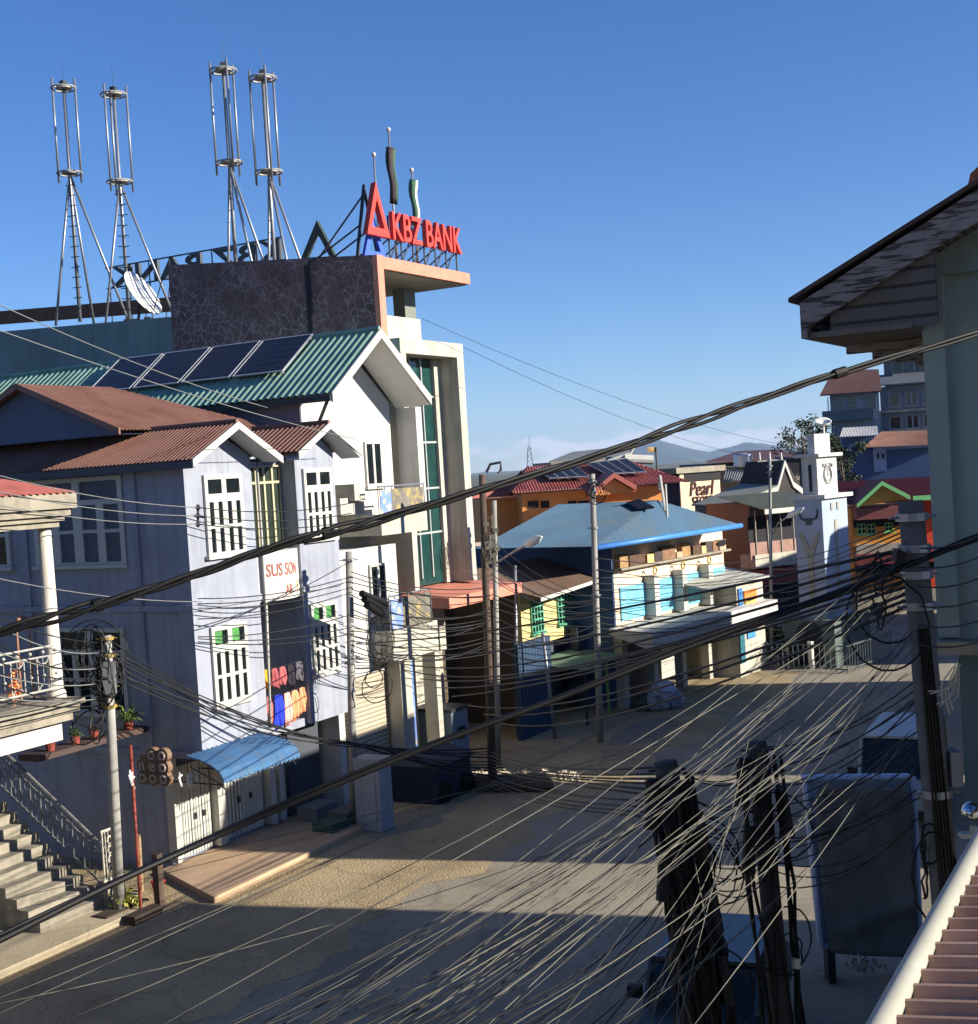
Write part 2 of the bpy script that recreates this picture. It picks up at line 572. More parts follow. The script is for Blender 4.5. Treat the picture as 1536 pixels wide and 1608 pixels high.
# ------------------------------------------------------------------ windows
def window(par, fr, side, plane, u0, u1, z0, z1, panes, m_frame=None, m_pane=None, deep=.07, grille=None, name='window'):
    """frame grid with real openings, panes set back in it; panes = rects in 0..1 of the window"""
    m_frame, m_pane = m_frame or M_FRAME, m_pane or M_PANE
    def P(u, z, d):
        return (u, plane - d, z) if side == 'f' else (plane - d, u, z)
    def bx(mb, a0, a1, b0, b1, d0, d1):
        p, q = P(a0, b0, d0), P(a1, b1, d1)
        mb.box(p[0], q[0], p[1], q[1], p[2], q[2])
    us = sorted({0, 1} | {p[0] for p in panes} | {p[1] for p in panes})
    zs = sorted({0, 1} | {p[2] for p in panes} | {p[3] for p in panes})
    fm, pm = MB(fr), MB(fr)
    U = lambda t: u0 + (u1 - u0) * t
    Z = lambda t: z0 + (z1 - z0) * t
    for i in range(len(us) - 1):
        for j in range(len(zs) - 1):
            cu, cz = (us[i] + us[i + 1]) / 2, (zs[j] + zs[j + 1]) / 2
            if any(p[0] < cu < p[1] and p[2] < cz < p[3] for p in panes): continue
            bx(fm, U(us[i]), U(us[i + 1]), Z(zs[j]), Z(zs[j + 1]), .004, deep)
    lo, hi = min(u0, u1), max(u0, u1)
    bx(fm, lo - .07, hi + .07, z0 - .09, z0 - .003, .004, deep + .06)
    for p in panes:
        bx(pm, U(p[0]), U(p[1]), Z(p[2]), Z(p[3]), .003, deep * .35)
    w = part(fm, name, m_frame, par)
    part(pm, 'pane', m_pane, w)
    if grille:
        gm = MB(fr)
        for k in range(1, grille):
            u = U(k / grille)
            bx(gm, u - .012, u + .012, z0, z1, deep + .005, deep + .03)
        part(gm, 'grille', M_STEEL, w)
    return w
M_CURT = wave_mat('net_curtain', (92, 98, 108), (44, 48, 56), 6., 'Y', .5, .8)
# two lights above, four narrow lights in two rows below
BAYP = [(.08, .44, .76, .94), (.56, .92, .76, .94)] + [(a, a + .115, b, c) for a in (.09, .32, .565, .795) for b, c in ((.03, .33), (.37, .66))]
SIDEP = [(.05, .46, .74, .95), (.54, .95, .74, .95)] + [(a, a + .16, b, c) for a in (.05, .29, .55, .79) for b, c in ((.03, .36), (.4, .68))]
TWOP = [(.08, .44, .05, .95), (.56, .92, .05, .95)]
GRIDP = [(i / 4 + .03, i / 4 + .22, j / 3 + .03, j / 3 + .3) for i in range(4) for j in range(3)]
ONEP = [(.1, .9, .06, .94)]

# ------------------------------------------------------------------ blue house
def gable_trim(par, fr, m, y, x0, xc, x1, ze, zr, d, th):
    mb = MB(fr)
    mb.prism([(x0, y, ze), (xc, y, zr), (x1, y, ze), (x1, y, ze - d), (xc, y, zr - d), (x0, y, ze - d)], (0, th, 0))
    return part(mb, 'bargeboard', m, par)
def each(name, fr, m, par, boxes):
    """one mesh object for every box"""
    for b in boxes:
        mb = MB(fr)
        mb.box(*b)
        part(mb, name, m, par)
bh = thing('blue_house', 'pale blue three storey house with two gabled bays and brown corrugated roof', 'house', A)
w = MB(A)
B1, B2, B3, B4 = 0., 2.35, 4.05, 5.7
w.box(B1, B2, 0, 9, 2.65, 9.45)
w.box(B3, B4, 0, 9, 2.65, 9.45)
w.box(B2, B3, .5, 9, 5.95, 9.6)
w.box(B2, B3, 3.4, 9, 2.65, 5.95)
w.box(B2, B3, .15, 3.4, 2.6, 2.8)
w.box(.02, B4, 1.15, 9, 0, 2.65)
for c, h in ((1.2, 1.2), (4.88, .83)):
    x0, x1 = (B1, B2) if c < 2 else (B3, B4)
    w.prism([(x0, 0.001, 9.44), (x1, .001, 9.44), (c, .001, 10.02)], (0, 8.9, 0))
part(w, 'wall', M_BLUE, bh)
w = MB(A)
w.box(-.07, B2 + .03, -.06, 0, 5.98, 6.12)
w.box(-.07, -.002, 0, 8.9, 5.98, 6.12)
w.box(B3 - .03, B4, -.06, 0, 5.98, 6.12)
for y0, y1 in ((1.45, 1.8), (5.1, 5.5)):
    w.box(-.06, -.002, y0, y1, 2.7, 5.97)
    w.box(-.06, -.002, y0, y1, 6.13, 9.3)
w.box(-.05, -.002, 0.001, 8.9, 2.62, 2.78)
part(w, 'string_course', M_BLUE, bh)
window(bh, A, 'f', 0, .6, 1.92, 7.18, 9.03, BAYP)
window(bh, A, 'f', 0, 4.32, 5.5, 7.28, 9.07, BAYP)
for u0, u1, z0, z1 in ((.5, 1.74, 3.76, 5.55), (4.26, 5.36, 3.86, 5.63)):
    ww = window(bh, A, 'f', 0, u0, u1, z0, z1, BAYP)
    each('green_curtain', A, M_GREENCURT, ww, [(u0 + (u1 - u0) * a, u0 + (u1 - u0) * (a + .22), -.03, -.026, z0 + (z1 - z0) * .77, z0 + (z1 - z0) * .93) for a in (.1, .58)])
window(bh, A, 'g', 0, 4.82, 1.85, 7.1, 9.16, SIDEP, None, M_CURT)
q0, q1 = A.g(92, 985), A.g(205, 1112)
window(bh, A, 'g', 0, q0[1], q1[1], 3.6, 5.6, SIDEP)
q0 = A.g(20, 880)
window(bh, A, 'g', 0, q0[1] + 2.6, q0[1], 7.1, 9.16, SIDEP)
# recessed stair window with gilt bars
ww = window(bh, A, 'f', .5, B2 + .05, B3 - .05, 7.15, 9.2, [(i / 5 + .02, i / 5 + .18, b, c) for i in range(5) for b, c in ((.02, .78), (.81, .98))], mat('gilt_bar', (176, 170, 140), .5, .1, 3.), glass('stair_glass', (48, 56, 50)))
# bowed parapet with lettering
bw = MB(A)
n = 10
xs = [B2 + .01 + (B3 - B2 - .02) * i / n for i in range(n + 1)]
ys = [-.02 - .28 * math.sin(PI * i / n) + .1 for i in range(n + 1)]
for i in range(n):
    bw.add([(xs[i], ys[i], 5.9), (xs[i + 1], ys[i + 1], 5.9), (xs[i + 1], ys[i + 1], 7.1), (xs[i], ys[i], 7.1), (xs[i], ys[i] + .3, 5.9), (xs[i + 1], ys[i + 1] + .3, 5.9), (xs[i + 1], ys[i + 1] + .3, 7.1), (xs[i], ys[i] + .3, 7.1)],
           [(0, 1, 2, 3), (7, 6, 5, 4), (3, 2, 6, 7), (0, 4, 5, 1)])
bwp = part(bw, 'bowed_parapet', M_WHITE, bh)
for s_, sz, z, x, c in (('SUS SON', .43, 6.5, B2 + .25, (150, 84, 70)), ('AB', .34, 6.02, B2 + .78, (140, 70, 66)), ('E', .4, 6.02, B2 + 1.36, (206, 150, 80))):
    tm = text_mb(A, s_, sz, (x, 0, z), (1, 0, 0), (0, 0, 1), .006, .66)
    def by(xx):
        i = max(0, min(n - 1e-6, (xx - B2 - .01) / (B3 - B2 - .02) * n))
        k = int(i)
        return ys[k] + (ys[k + 1] - ys[k]) * (i - k)
    tm.v = [(v[0], by(v[0]) - .008 + v[1] * .5, v[2]) for v in tm.v]
    part(tm, 'lettering', mat('faded_red_letter' if c[0] < 200 else 'faded_orange_letter', c, .8, .25, 6.), bwp)
# roofs
rf = MB(A)
ZR, ZE = 10.2, 9.38
YF = -.65
rf.corr((-.38, 13, ZE), (-.38, YF, ZE), (1.2, YF, ZR), (1.2, 13, ZR), 110, .018, rows=3)
rf.corr((2.7, YF, ZE + .05), (2.7, 9, ZE + .05), (1.2, 9, ZR), (1.2, YF, ZR), 60, .018)
rf.corr((3.55, 9, ZE + .12), (3.55, YF + .1, ZE + .12), (4.88, YF + .1, ZR), (4.88, 9, ZR), 60, .018)
rf.corr((6.2, YF + .1, ZE + .1), (6.2, 9, ZE + .1), (4.88, 9, ZR), (4.88, YF + .1, ZR), 60, .018)
rfo = part(rf, 'roof', M_BROWNROOF, bh)
rc = MB(A)
rc.tube([(1.2, YF, ZR + .02), (1.2, 9, ZR + .02)], .06, 6)
rc.tube([(4.88, YF + .1, ZR + .02), (4.88, 9, ZR + .02)], .06, 6)
part(rc, 'ridge_cap', M_BROWNROOF, rfo)
# cross gable dormer
p0 = A.g(40, 604, .35)
ys_, zs_ = p0[1], p0[2]
DY, DZ = 3.3, 1.32
dm = MB(A)
dm.corr((.1, ys_ - DY, zs_ - DZ), (6.0, ys_ - DY, zs_ - DZ), (3.2, ys_, zs_), (.1, ys_, zs_), 50, .018, hip=True)
dm.corr((.1, ys_ + DY, zs_ - DZ), (6.0, ys_ + DY, zs_ - DZ), (3.2, ys_, zs_), (.1, ys_, zs_), 50, .018, hip=True)
dmo = part(dm, 'dormer_roof', M_BROWNROOF, bh)
dw = MB(A)
dw.prism([(.35, ys_ - DY + .2, zs_ - DZ - .1), (.35, ys_ + DY - .2, zs_ - DZ - .1), (.35, ys_, zs_ - .08)], (2.5, 0, 0))
part(dw, 'dormer_gable', mat('dull_blue_board', (88, 98, 118), .8, .1, 2.), dmo)
dt = MB(A)
dt.prism([(.04, ys_ - DY, zs_ - DZ + .03), (.04, ys_, zs_ + .03), (.04, ys_ + DY, zs_ - DZ + .03), (.04, ys_ + DY, zs_ - DZ - .12), (.04, ys_, zs_ - .12), (.04, ys_ - DY, zs_ - DZ - .12)], (.05, 0, 0))
part(dt, 'bargeboard', M_BROWNROOF, dmo)
gable_trim(bh, A, M_FRAME, YF - .04, -.42, 1.2, 2.74, ZE, ZR + .01, .17, .04)
gable_trim(bh, A, M_FRAME, YF + .06, 3.5, 4.88, 6.24, ZE + .1, ZR + .01, .17, .04)
ft = MB(A)
ft.box(-.42, -.36, YF, 13, ZE - .2, ZE - .03)
ft.box(2.5, 3.7, -.1, .3, ZE - .1, ZE - .02)
part(ft, 'gutter', mat('dark_gutter', (70, 72, 78), .6, .1, 2.), bh)
sf = MB(A)
for (xe, xc, y) in ((-.36, 1.2, YF), (2.68, 1.2, YF), (3.57, 4.88, YF + .1), (6.18, 4.88, YF + .1)):
    sf.prism([(xe, y + .01, ZE - .1), (xc, y + .01, ZR - .1), (xc, y + .01, ZR - .06), (xe, y + .01, ZE - .06)], (0, .62, 0))
part(sf, 'soffit', mat('pale_soffit', (176, 178, 180), .8, .1, 3.), bh)
dp = MB(A)
dp.tube([(2.62, .02, 9.3), (2.5, -.06, 9.1), (2.5, -.06, 5.6), (2.5, .05, 2.9)], .035, 8)
part(dp, 'downpipe', M_FRAME, bh, True)
# ground floor front
for x0, x1 in ((.08, 1.35), (1.75, 3.3)):
    sh = MB(A)
    k = 26
    for i in range(k):
        xa = x0 + (x1 - x0) * i / k
        xb = x0 + (x1 - x0) * (i + 1) / k
        sh.box(xa, xb, 1.08 + .025 * (i % 2), 1.12, .2, 2.35)
    part(sh, 'folding_shutter', M_SHUT, bh)
each('padlock', A, M_DKSTEEL, bh, [(x, x + .06, 1.02, 1.07, 1.0, 1.14) for x in (.75, 1.05, 2.3, 2.75)])
each('door_pillar', A, M_FRAME, bh, [(x0, x1, .9, 1.14, .18, 2.64) for x0, x1 in ((-.06, .08), (1.42, 1.68), (3.38, 3.6), (3.75, 3.95))])
M_SHOPB = mat('dark_shop_board', (70, 74, 82), .7, .15, 2.)
each('dark_shopfront', A, M_SHOPB, bh, [(4.3, 5.6, 1.0, 1.14, .2, 2.5)])
each('lintel', A, M_SHOPB, bh, [(-.06, 3.7, 1.0, 1.13, 2.36, 2.6)])
# blue curved awning
aw = MB(A)
prof = [(0, 2.82), (-.4, 2.75), (-.72, 2.64), (-.92, 2.52), (-1.02, 2.38), (-1.05, 2.28)]
X0, X1 = A.f(348, 1206, -1.0)[0], A.f(468, 1172, -1.0)[0]
NW = 17
rows_ = []
for (y, z) in prof:
    rows_.append([(X0 + (X1 - X0) * i / (NW * 4), y - .03 * math.sin(2 * PI * i / 4), z + .035 * math.sin(2 * PI * i / 4)) for i in range(NW * 4 + 1)])
flat = [p for r in rows_ for p in r] + [(p[0], p[1] + .015, p[2] - .02) for r in rows_ for p in r]
L1, K1 = len(flat) // 2, NW * 4 + 1
fs = []
for j in range(len(prof) - 1):
    for i in range(K1 - 1):
        a = j * K1 + i
        fs += [(a, a + 1, a + K1 + 1, a + K1), (L1 + a + K1, L1 + a + K1 + 1, L1 + a + 1, L1 + a)]
aw.add(flat, fs)
awo = part(aw, 'awning', mat('sky_blue_awning', (92, 134, 174), .5, .18, 2., .5, (130, 140, 140)), bh)
br = MB(A)
for x in (X0 + .1, (X0 + X1) / 2, X1 - .1):
    br.tube([(x, .9, 2.2), (x, -.9, 2.2), (x, -.98, 2.1)], .018, 5)
    br.tube([(x, 0, 2.55), (x, -.9, 2.2)], .014, 5)
part(br, 'awning_bracket', M_DKSTEEL, awo)

# laundry in the blue house loggia
def cloth(fr, x, y, z, wdt, hgt, m, label, name='garment', sw=.08):
    c = MB(fr)
    NX, NZ = 10, 6
    vs = []
    for j in range(NZ + 1):
        for i in range(NX + 1):
            u, v = i / NX - .5, j / NZ
            vs.append((x + u * wdt * (.72 + .28 * min(1, v * 4)) * (1 + .05 * math.sin(v * 7 + x * 7)), y + sw * (math.sin(u * 17 + v * 2 + x * 9) * .6 + .4 * math.sin(u * 7 + v * 5)) * (.3 + v), z - v * hgt * (1 + .3 * u * math.sin(x * 40)) - .04 * abs(u) * (1 - v)))
    k = len(vs)
    fs = []
    for j in range(NZ):
        for i in range(NX):
            a = j * (NX + 1) + i
            fs.append((a, a + 1, a + NX + 2, a + NX + 1))
    c.add(vs, fs)
    o = solo(c, name, m, label, 'laundry', 'clothes drying in the loggia', True)
    o.modifiers.new('thick', 'SOLIDIFY').thickness = .012
    return o
ln = MB(A)
ln.tube([(B2, .12, 4.28), (3.2, .12, 4.23), (B3, .12, 4.28)], .01, 5)
ln.tube([(B2, .1, 3.62), (3.2, .1, 3.57), (B3, .1, 3.62)], .01, 5)
solo(ln, 'clothes_line', M_WIRED, 'pair of thin clothes lines stretched across the blue house loggia', 'clothes line')
for x, z, wd, hg, c, lb in ((2.52, 4.26, .26, .5, (214, 160, 40), 'mustard yellow cloth at the left of the upper clothes line'),
                            (2.85, 4.25, .28, .48, (150, 78, 82), 'dull rose shirt on the upper clothes line beside yellow cloth'),
                            (3.15, 4.24, .26, .46, (170, 92, 96), 'small pink patterned top in the middle of the upper line'),
                            (3.48, 4.24, .3, .55, (44, 40, 48), 'black garment hanging on the upper clothes line'),
                            (3.82, 4.26, .26, .5, (96, 92, 100), 'grey striped garment at the right end of upper line'),
                            (2.55, 3.6, .28, .62, (190, 110, 110), 'salmon pink garment at the left of the lower line'),
                            (2.93, 3.58, .36, .78, (40, 58, 190), 'bright royal blue towel on the lower clothes line'),
                            (3.28, 3.58, .3, .8, (226, 168, 160), 'pale pink ruffled dress on the lower clothes line'),
                            (3.58, 3.58, .32, .7, (232, 150, 108), 'peach orange garment on the lower clothes line'),
                            (3.88, 3.6, .24, .6, (214, 150, 110), 'tan orange blouse at right end of lower line')):
    cloth(A, x, .11 + .03 * (x % .1), z, wd, hg, mat('cloth_%d_%d_%d' % c, c, .9, .12, 7.), lb)
# ------------------------------------------------------------------ white house with the green roof
wh = thing('white_house', 'tall white house with green corrugated roof, deep gable and balconies', 'house', A, (8.2, 1.2, 0))
w = MB(A)
WX0, WX1, WS = 6.05, 10.3, 1.2
w.box(WX0, WX1, WS, 13, 7.5, 10.95)
w.box(WX0, 9.1, WS, 13, 0, 7.5)
w.prism([(WX0, WS + .001, 10.94), (WX1, WS + .001, 10.94), (8.2, WS + .001, 12.55)], (0, 11.7, 0))
pa_, pb2 = A.f(656, 700, .5), A.f(665, 700, .5)
w.box(pa_[0], pb2[0], .5, WS, 7.9, 10.75)
part(w, 'wall', M_WHITE, wh)
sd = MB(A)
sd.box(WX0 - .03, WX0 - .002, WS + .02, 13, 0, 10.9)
part(sd, 'side_wall', mat('grey_side_skin', (108, 112, 124), .85, .1, .8, .2), wh)  # thin skin over the side, darker grey than the front wall
RX0, RXC, RX1, RZE, RZR, RY = 5.75, 8.2, 10.6, 11.02, 12.82, -.05
rf = MB(A)
rf.corr((RX0, 15, RZE), (RX0, RY, RZE), (RXC, RY, RZR), (RXC, 15, RZR), 62, .032, seg=6)
rf.corr((RX1, RY, RZE - .1), (RX1, 15, RZE - .1), (RXC, 15, RZR), (RXC, RY, RZR), 62, .032, seg=6)
rfo = part(rf, 'roof', M_GREENROOF, wh)
rc = MB(A)
rc.tube([(RXC, RY, RZR + .03), (RXC, 15, RZR + .03)], .07, 6)
part(rc, 'ridge_cap', M_GREENROOF, rfo)
gable_trim(wh, A, M_FRAME, RY - .05, RX0 - .02, RXC, RX1 + .02, RZE, RZR + .02, .26, .05)
sf = MB(A)
for xe, ze in ((RX0 + .03, RZE - .1), (RX1 - .03, RZE - .2)):
    sf.prism([(xe, RY + .005, ze - .06), (RXC, RY + .005, RZR - .16), (RXC, RY + .005, RZR - .11), (xe, RY + .005, ze - .01)], (0, WS - .02, 0))
part(sf, 'soffit', mat('white_soffit', (206, 206, 202), .8, .06, 2.), wh)
gt = MB(A)
gt.box(RX0 - .08, RX0, RY, 15, RZE - .22, RZE - .06)
gt.tube([(RX0, .1, RZE - .2), (RX0 + .02, .4, RZE - .7), (WX0 + .1, 1.1, RZE - 1.2), (WX0 + .1, 1.1, 8)], .05, 7)
part(gt, 'gutter', mat('dark_green_gutter', (48, 60, 58), .6, .1, 2.), wh)
# roof lying solar panels
def solar_material():
    m = mat('solar_cells', (22, 24, 36), .3, .1, 1., spec=.25)
    t = m.node_tree
    n, l = t.nodes, t.links
    b = n['Principled BSDF']
    tc = n.new('ShaderNodeTexCoord')
    mp = n.new('ShaderNodeMapping')
    mp.inputs['Scale'].default_value = (1, 1, 1)
    l.new(tc.outputs['Generated'], mp.inputs['Vector'])
    bk = n.new('ShaderNodeTexBrick')
    bk.offset = 0
    bk.inputs['Color1'].default_value = (.006, .008, .018, 1)
    bk.inputs['Color2'].default_value = (.009, .01, .024, 1)
    bk.inputs['Mortar'].default_value = (.05, .055, .07, 1)
    bk.inputs['Scale'].default_value = 1
    bk.inputs['Brick Width'].default_value = .167
    bk.inputs['Row Height'].default_value = .1
    bk.inputs['Mortar Size'].default_value = .008
    l.new(mp.outputs[0], bk.inputs['Vector'])
    l.new(bk.outputs[0], b.inputs['Base Color'])
    return m
M_SOLAR = solar_material()
def solar_panel(fr, c00, c10, c11, c01, n, label, group):
    """panel slab from four roof corners, on short feet"""
    c00, c10, c11, c01 = map(Vector, (c00, c10, c11, c01))
    n = Vector(n).normalized()
    mid = (c00 + c10 + c11 + c01) / 4
    t = thing('solar_panel', label, 'solar panel', fr, tuple(mid), group)
    b = MB(fr)
    b.prism([tuple(p + n * .09) for p in (c00, c10, c11, c01)], tuple(n * .03))
    part(b, 'cells', M_SOLAR, t)
    f = MB(fr)
    q = [c00, c10, c11, c01]
    for i in range(4):
        a, c = q[i], q[(i + 1) % 4]
        d = (mid - a).normalized() * .06
        e = (mid - c).normalized() * .06
        f.prism([tuple(a + n * .085), tuple(c + n * .085), tuple(c + e + n * .085), tuple(a + d + n * .085)], tuple(n * .045))
    for p in q:
        f.tube([tuple(p + (mid - p) * .1), tuple(p + (mid - p) * .1 + n * .09)], .03, 5)
    part(f, 'frame', mat('panel_alloy', (190, 192, 196), .4, .08, 3., metal=.5), t)
    return t
nrm = (-(RZR - RZE), 0, RXC - RX0)
ps = [A.hit(px, py, (RX0, 0, RZE + .1), nrm) for px, py in ((146, 609), (438, 597), (474, 534), (196, 560))]
ps = [Vector(p) for p in ps]
ylo0, ylo1 = ps[0].y, ps[1].y
xa, xb = (ps[0].x + ps[1].x) / 2, (ps[2].x + ps[3].x) / 2
zs2 = lambda x: RZE + .04 + (x - RX0) / (RXC - RX0) * (RZR - RZE)
LB = ['solar panel on the green roof, nearest the gable end of the row', 'second solar panel from the gable end of the green roof', 'third solar panel from the gable end of the green roof', 'solar panel on the green roof, farthest from the gable end']
for i in range(4):
    L = (ylo0 - ylo1)
    ya, yb = ylo1 + L * i / 4 + .05, ylo1 + L * (i + 1) / 4 - .05
    solar_panel(A, (xa, yb, zs2(xa)), (xa, ya, zs2(xa)), (xb, ya, zs2(xb)), (xb, yb, zs2(xb)), nrm, LB[i], 'solar panels on the green roof')
# white house openings and balconies
def fx(px, py, s): return A.f(px, py, s)
p, q = fx(570, 694, WS), fx(600, 762, WS)
window(wh, A, 'f', WS, p[0], q[0], q[2], p[2], TWOP)
p, q = fx(578, 893, WS), fx(606, 930, WS)
window(wh, A, 'f', WS, p[0], q[0], q[2], p[2] + .1, TWOP)
window(wh, A, 'f', WS, 6.2, 6.75, 8.0, 9.7, ONEP)
M_BALP = mat('balcony_panel', (112, 108, 98), .5, .3, 5., dirt=(196, 170, 90), dirtsc=3.)
M_SKYP = mat('blue_yellow_poster', (110, 140, 205), .6, .2, 3., dirt=(224, 190, 60), dirtsc=4., dirtamt=.9)
def balcony(x0, x1, s0, z0, z1, zrail):
    b = MB(A)
    b.box(x0, x1, s0, WS, z0, z0 + .16)
    b.box(x0, x1, s0, s0 + .1, z0 + .16, z1)
    b.box(x0, x0 + .1, s0 + .1, WS, z0 + .16, z1)
    bo = part(b, 'balcony', M_CREAM, wh)
    r = MB(A)
    r.tube([(x0, s0 + .05, zrail), (x1, s0 + .05, zrail)], .025, 6)
    k = 7
    for i in range(k + 1):
        xx = x0 + (x1 - x0) * i / k
        r.tube([(xx, s0 + .05, z1), (xx, s0 + .05, zrail)], .015, 5)
    part(r, 'railing', M_STEEL, bo)
    pn = MB(A)
    pn.box(x0 + .62, x1 - .08, s0 + .03, s0 + .045, z1 + .04, zrail - .08)
    part(pn, 'infill_panel', M_BALP, bo)
    pn = MB(A)
    pn.box(x0 + .06, x0 + .6, s0 + .02, s0 + .04, z1 + .04, zrail - .1)
    part(pn, 'poster', M_SKYP, bo)
BY = -.35
p, q = fx(598, 808, BY), fx(672, 832, BY)
balcony(p[0], q[0], BY, q[2], p[2], p[2] + .75)
p, q = fx(616, 992, BY), fx(684, 1022, BY)
balcony(p[0], q[0], BY, q[2], p[2], p[2] + .95)
b = MB(A)
p, q = fx(534, 783, .4), fx(573, 806, .4)
b.box(p[0], q[0], .4, WS, q[2], p[2])
p = fx(556, 760, .2)
b.box(p[0], p[0] + .5, .2, WS, p[2] - .45, p[2])
part(b, 'ledge', M_CREAM, wh)
# lower white-house wall that stands forward, shutter and pillars
lw = MB(A)
p, q = fx(560, 862, .35), fx(632, 935, .35)
lw.box(6.0, 8.9, .35, WS, 3.4, p[2])
lw.box(5.75, 6.0, .4, 1.2, 0, 9)
part(lw, 'front_bay', M_WHITE, wh)
p, q = fx(578, 893, .35), fx(606, 930, .35)
window(wh, A, 'f', .35, p[0], q[0], 5.0, p[2] + .1, TWOP)
s2 = MB(A)
s2.box(6.15, 8.0, .38, .5, .15, 3.35)
part(s2, 'roller_shutter', M_BRICKSH, wh)
each('porch_pillar', A, M_CREAM, wh, [(8.05, 8.6, -.1, .34, .1, 4.5), (9.9, 10.15, -.1, .34, .1, 4.5)])
each('porch_wall', A, M_CREAM, wh, [(8.6, 9.9, .6, .8, .1, 4.4)])
each('upright_banner', A, M_SKYP, wh, [(8.75, 9.0, .1, .16, .8, 3.9)])

# ------------------------------------------------------------------ bank
bk = thing('bank_building', 'cream bank building with tall green glazing and dark stone upper wall', 'building', A, (12.5, 2.4, 0))
BX = 10.8
w = MB(A)
w.box(BX, 14.42, 2.45, 16, 0, 12.8)
w.box(13.72, 14.1, 1.66, 2.449, 5.25, 12.39)
w.box(BX, 14.5, 1.0, 2.45, 12.4, 12.85)
w.box(14.1, 14.5, 1.0, 2.45, 5.25, 12.4)
w.box(BX, 11.1, 1.0, 2.44, 5.25, 12.39)
w.box(11.2, 14.45, 2.5, 2.7, 12.86, 13.8)
w.box(BX, 14.3, 2.2, 2.44, 3.0, 4.8)
part(w, 'wall', M_CREAM, bk)
gl = MB(A)
gl.box(11.1, 13.715, 1.78, 2.44, 5.27, 12.38)
glo = part(gl, 'curtain_glazing', M_GPANE, bk)
ml = MB(A)
for i in range(1, 4):
    x = 11.1 + 2.6 * i / 4
    ml.box(x - .025, x + .025, 1.72, 1.775, 5.5, 12.38)
for z in (6.9, 8.3, 9.75, 11.2):
    ml.box(11.1, 13.7, 1.725, 1.77, z - .03, z + .03)
part(ml, 'mullion', mat('alloy_mullion', (170, 176, 176), .5, .08, 3., metal=.3), glo)
cn = MB(A)
cn.prism([(BX - .4, -.4, 5.1), (14.9, -.4, 5.1), (14.9, 2.4, 5.25), (BX - .4, 2.4, 5.25)], (0, 0, -.32))
part(cn, 'canopy', M_CORAL, bk)
# upper dark wall, coral end strip, roof slab
sE = A.g(265, 440, BX)[1]
dk = MB(A)
zL_ = A.g(265, 416, BX)[2]
dk.prism([(BX, 1.78, 10.5), (BX, sE, 10.5), (BX, sE, zL_), (BX, 1.78, 15.4)], (.3, 0, 0))
part(dk, 'stone_wall', M_STONE, bk)
dk = MB(A)
pB = A.g(483, 450, BX)[1]
dk.box(BX - .05, BX - .002, pB - .06, pB + .06, 11, 15.4)
dk.tube([(BX - .08, pB - .16, 13.9), (BX - .08, pB - .16, 15.5), (BX - .08, pB - .4, 15.55)], .03, 6)
part(dk, 'drain_strip', mat('dark_drain', (50, 46, 52), .7, .1, 2.), bk)
ed = MB(A)
ed.box(BX - .02, BX + .306, 1.6, 1.775, 11.5, 15.39)
part(ed, 'corner_trim', M_CORAL, bk)
sb = MB(A)
sb.box(BX + .31, 16.3, 1.6, 6.6, 15.0, 15.36)
sbo = part(sb, 'roof_slab', M_CORAL, bk)
sb = MB(A)
sb.box(BX + .35, 16.2, 1.72, 6.5, 14.96, 14.997)
part(sb, 'slab_underside', mat('grey_render', (150, 146, 134), .9, .1, 1., .3, (96, 92, 84)), sbo)
cl = MB(A)
p, q = A.f(634, 452, 3.3), A.f(654, 500, 3.3)
cl.box(p[0], q[0], 3.3, 3.75, 12.8, 14.955)
part(cl, 'column', mat('grey_green_column', (120, 124, 116), .85, .1, 2.), bk)
gp = MB(A)
pz = A.g(265, 498, BX)[2]
pz2 = A.g(0, 521, BX)
gp.prism([(BX - .02, sE + .002, 10.2), (BX - .02, pz2[1], 10.2), (BX - .02, pz2[1], pz2[2]), (BX - .02, sE + .002, pz)], (.27, 0, 0))
gp.box(BX - .02, BX + .25, pz2[1], 34, 10.2, pz2[2])
part(gp, 'low_parapet', M_GREYGRN, bk)
bm_ = MB(A)
p, q = A.g(0, 482, 15.5), A.g(268, 470, 15.5)
bm_.prism([(15.5, q[1] - 1.5, q[2] - .5), (15.5, p[1] + 3, p[2] - .5), (15.5, p[1] + 3, p[2]), (15.5, q[1] - 1.5, q[2])], (.4, 0, 0))
part(bm_, 'roof_beam', mat('rust_brown_beam', (104, 74, 60), .8, .2, 2., .3), bk)
bp_ = MB(A)
for px in (200, 215, 232):
    p = A.g(px, 500, 15.7)
    bp_.box(15.6, 15.8, p[1] - .1, p[1] + .1, 12, q[2] - .5)
part(bp_, 'beam_post', M_CONC, bk)

# roof sign: triangles, letters and frame
sg = thing('bank_roof_sign', 'red letter bank sign with red and blue triangles on the coral slab', 'sign', A, (13, 1.9, 15.37))
SY = 1.85
def tri_ring(mb, x0, x1, zb, zt, t, y0, y1, xa=None):
    xa = (x0 + x1) / 2 if xa is None else xa
    o = [(x0, zb), (x1, zb), (xa, zt)]
    c = (sum(p[0] for p in o) / 3, sum(p[1] for p in o) / 3)
    i = [(p[0] + (c[0] - p[0]) * t, p[1] + (c[1] - p[1]) * t) for p in o]
    for k in range(3):
        a, b, d, e = o[k], o[(k + 1) % 3], i[(k + 1) % 3], i[k]
        mb.prism([(a[0], y0, a[1]), (b[0], y0, b[1]), (d[0], y0, d[1]), (e[0], y0, e[1])], (0, y1 - y0, 0))
M_SRED = mat('sign_red', (214, 70, 58), .4, .06, 2.)
M_SBLUE = mat('sign_blue', (70, 100, 200), .4, .06, 2.)
pl_, pr_ = A.f(577, 362, SY), A.f(613, 368, SY)
ptop = A.f(592, 281, SY)
pbb = A.f(592, 393, SY)
t = MB(A)
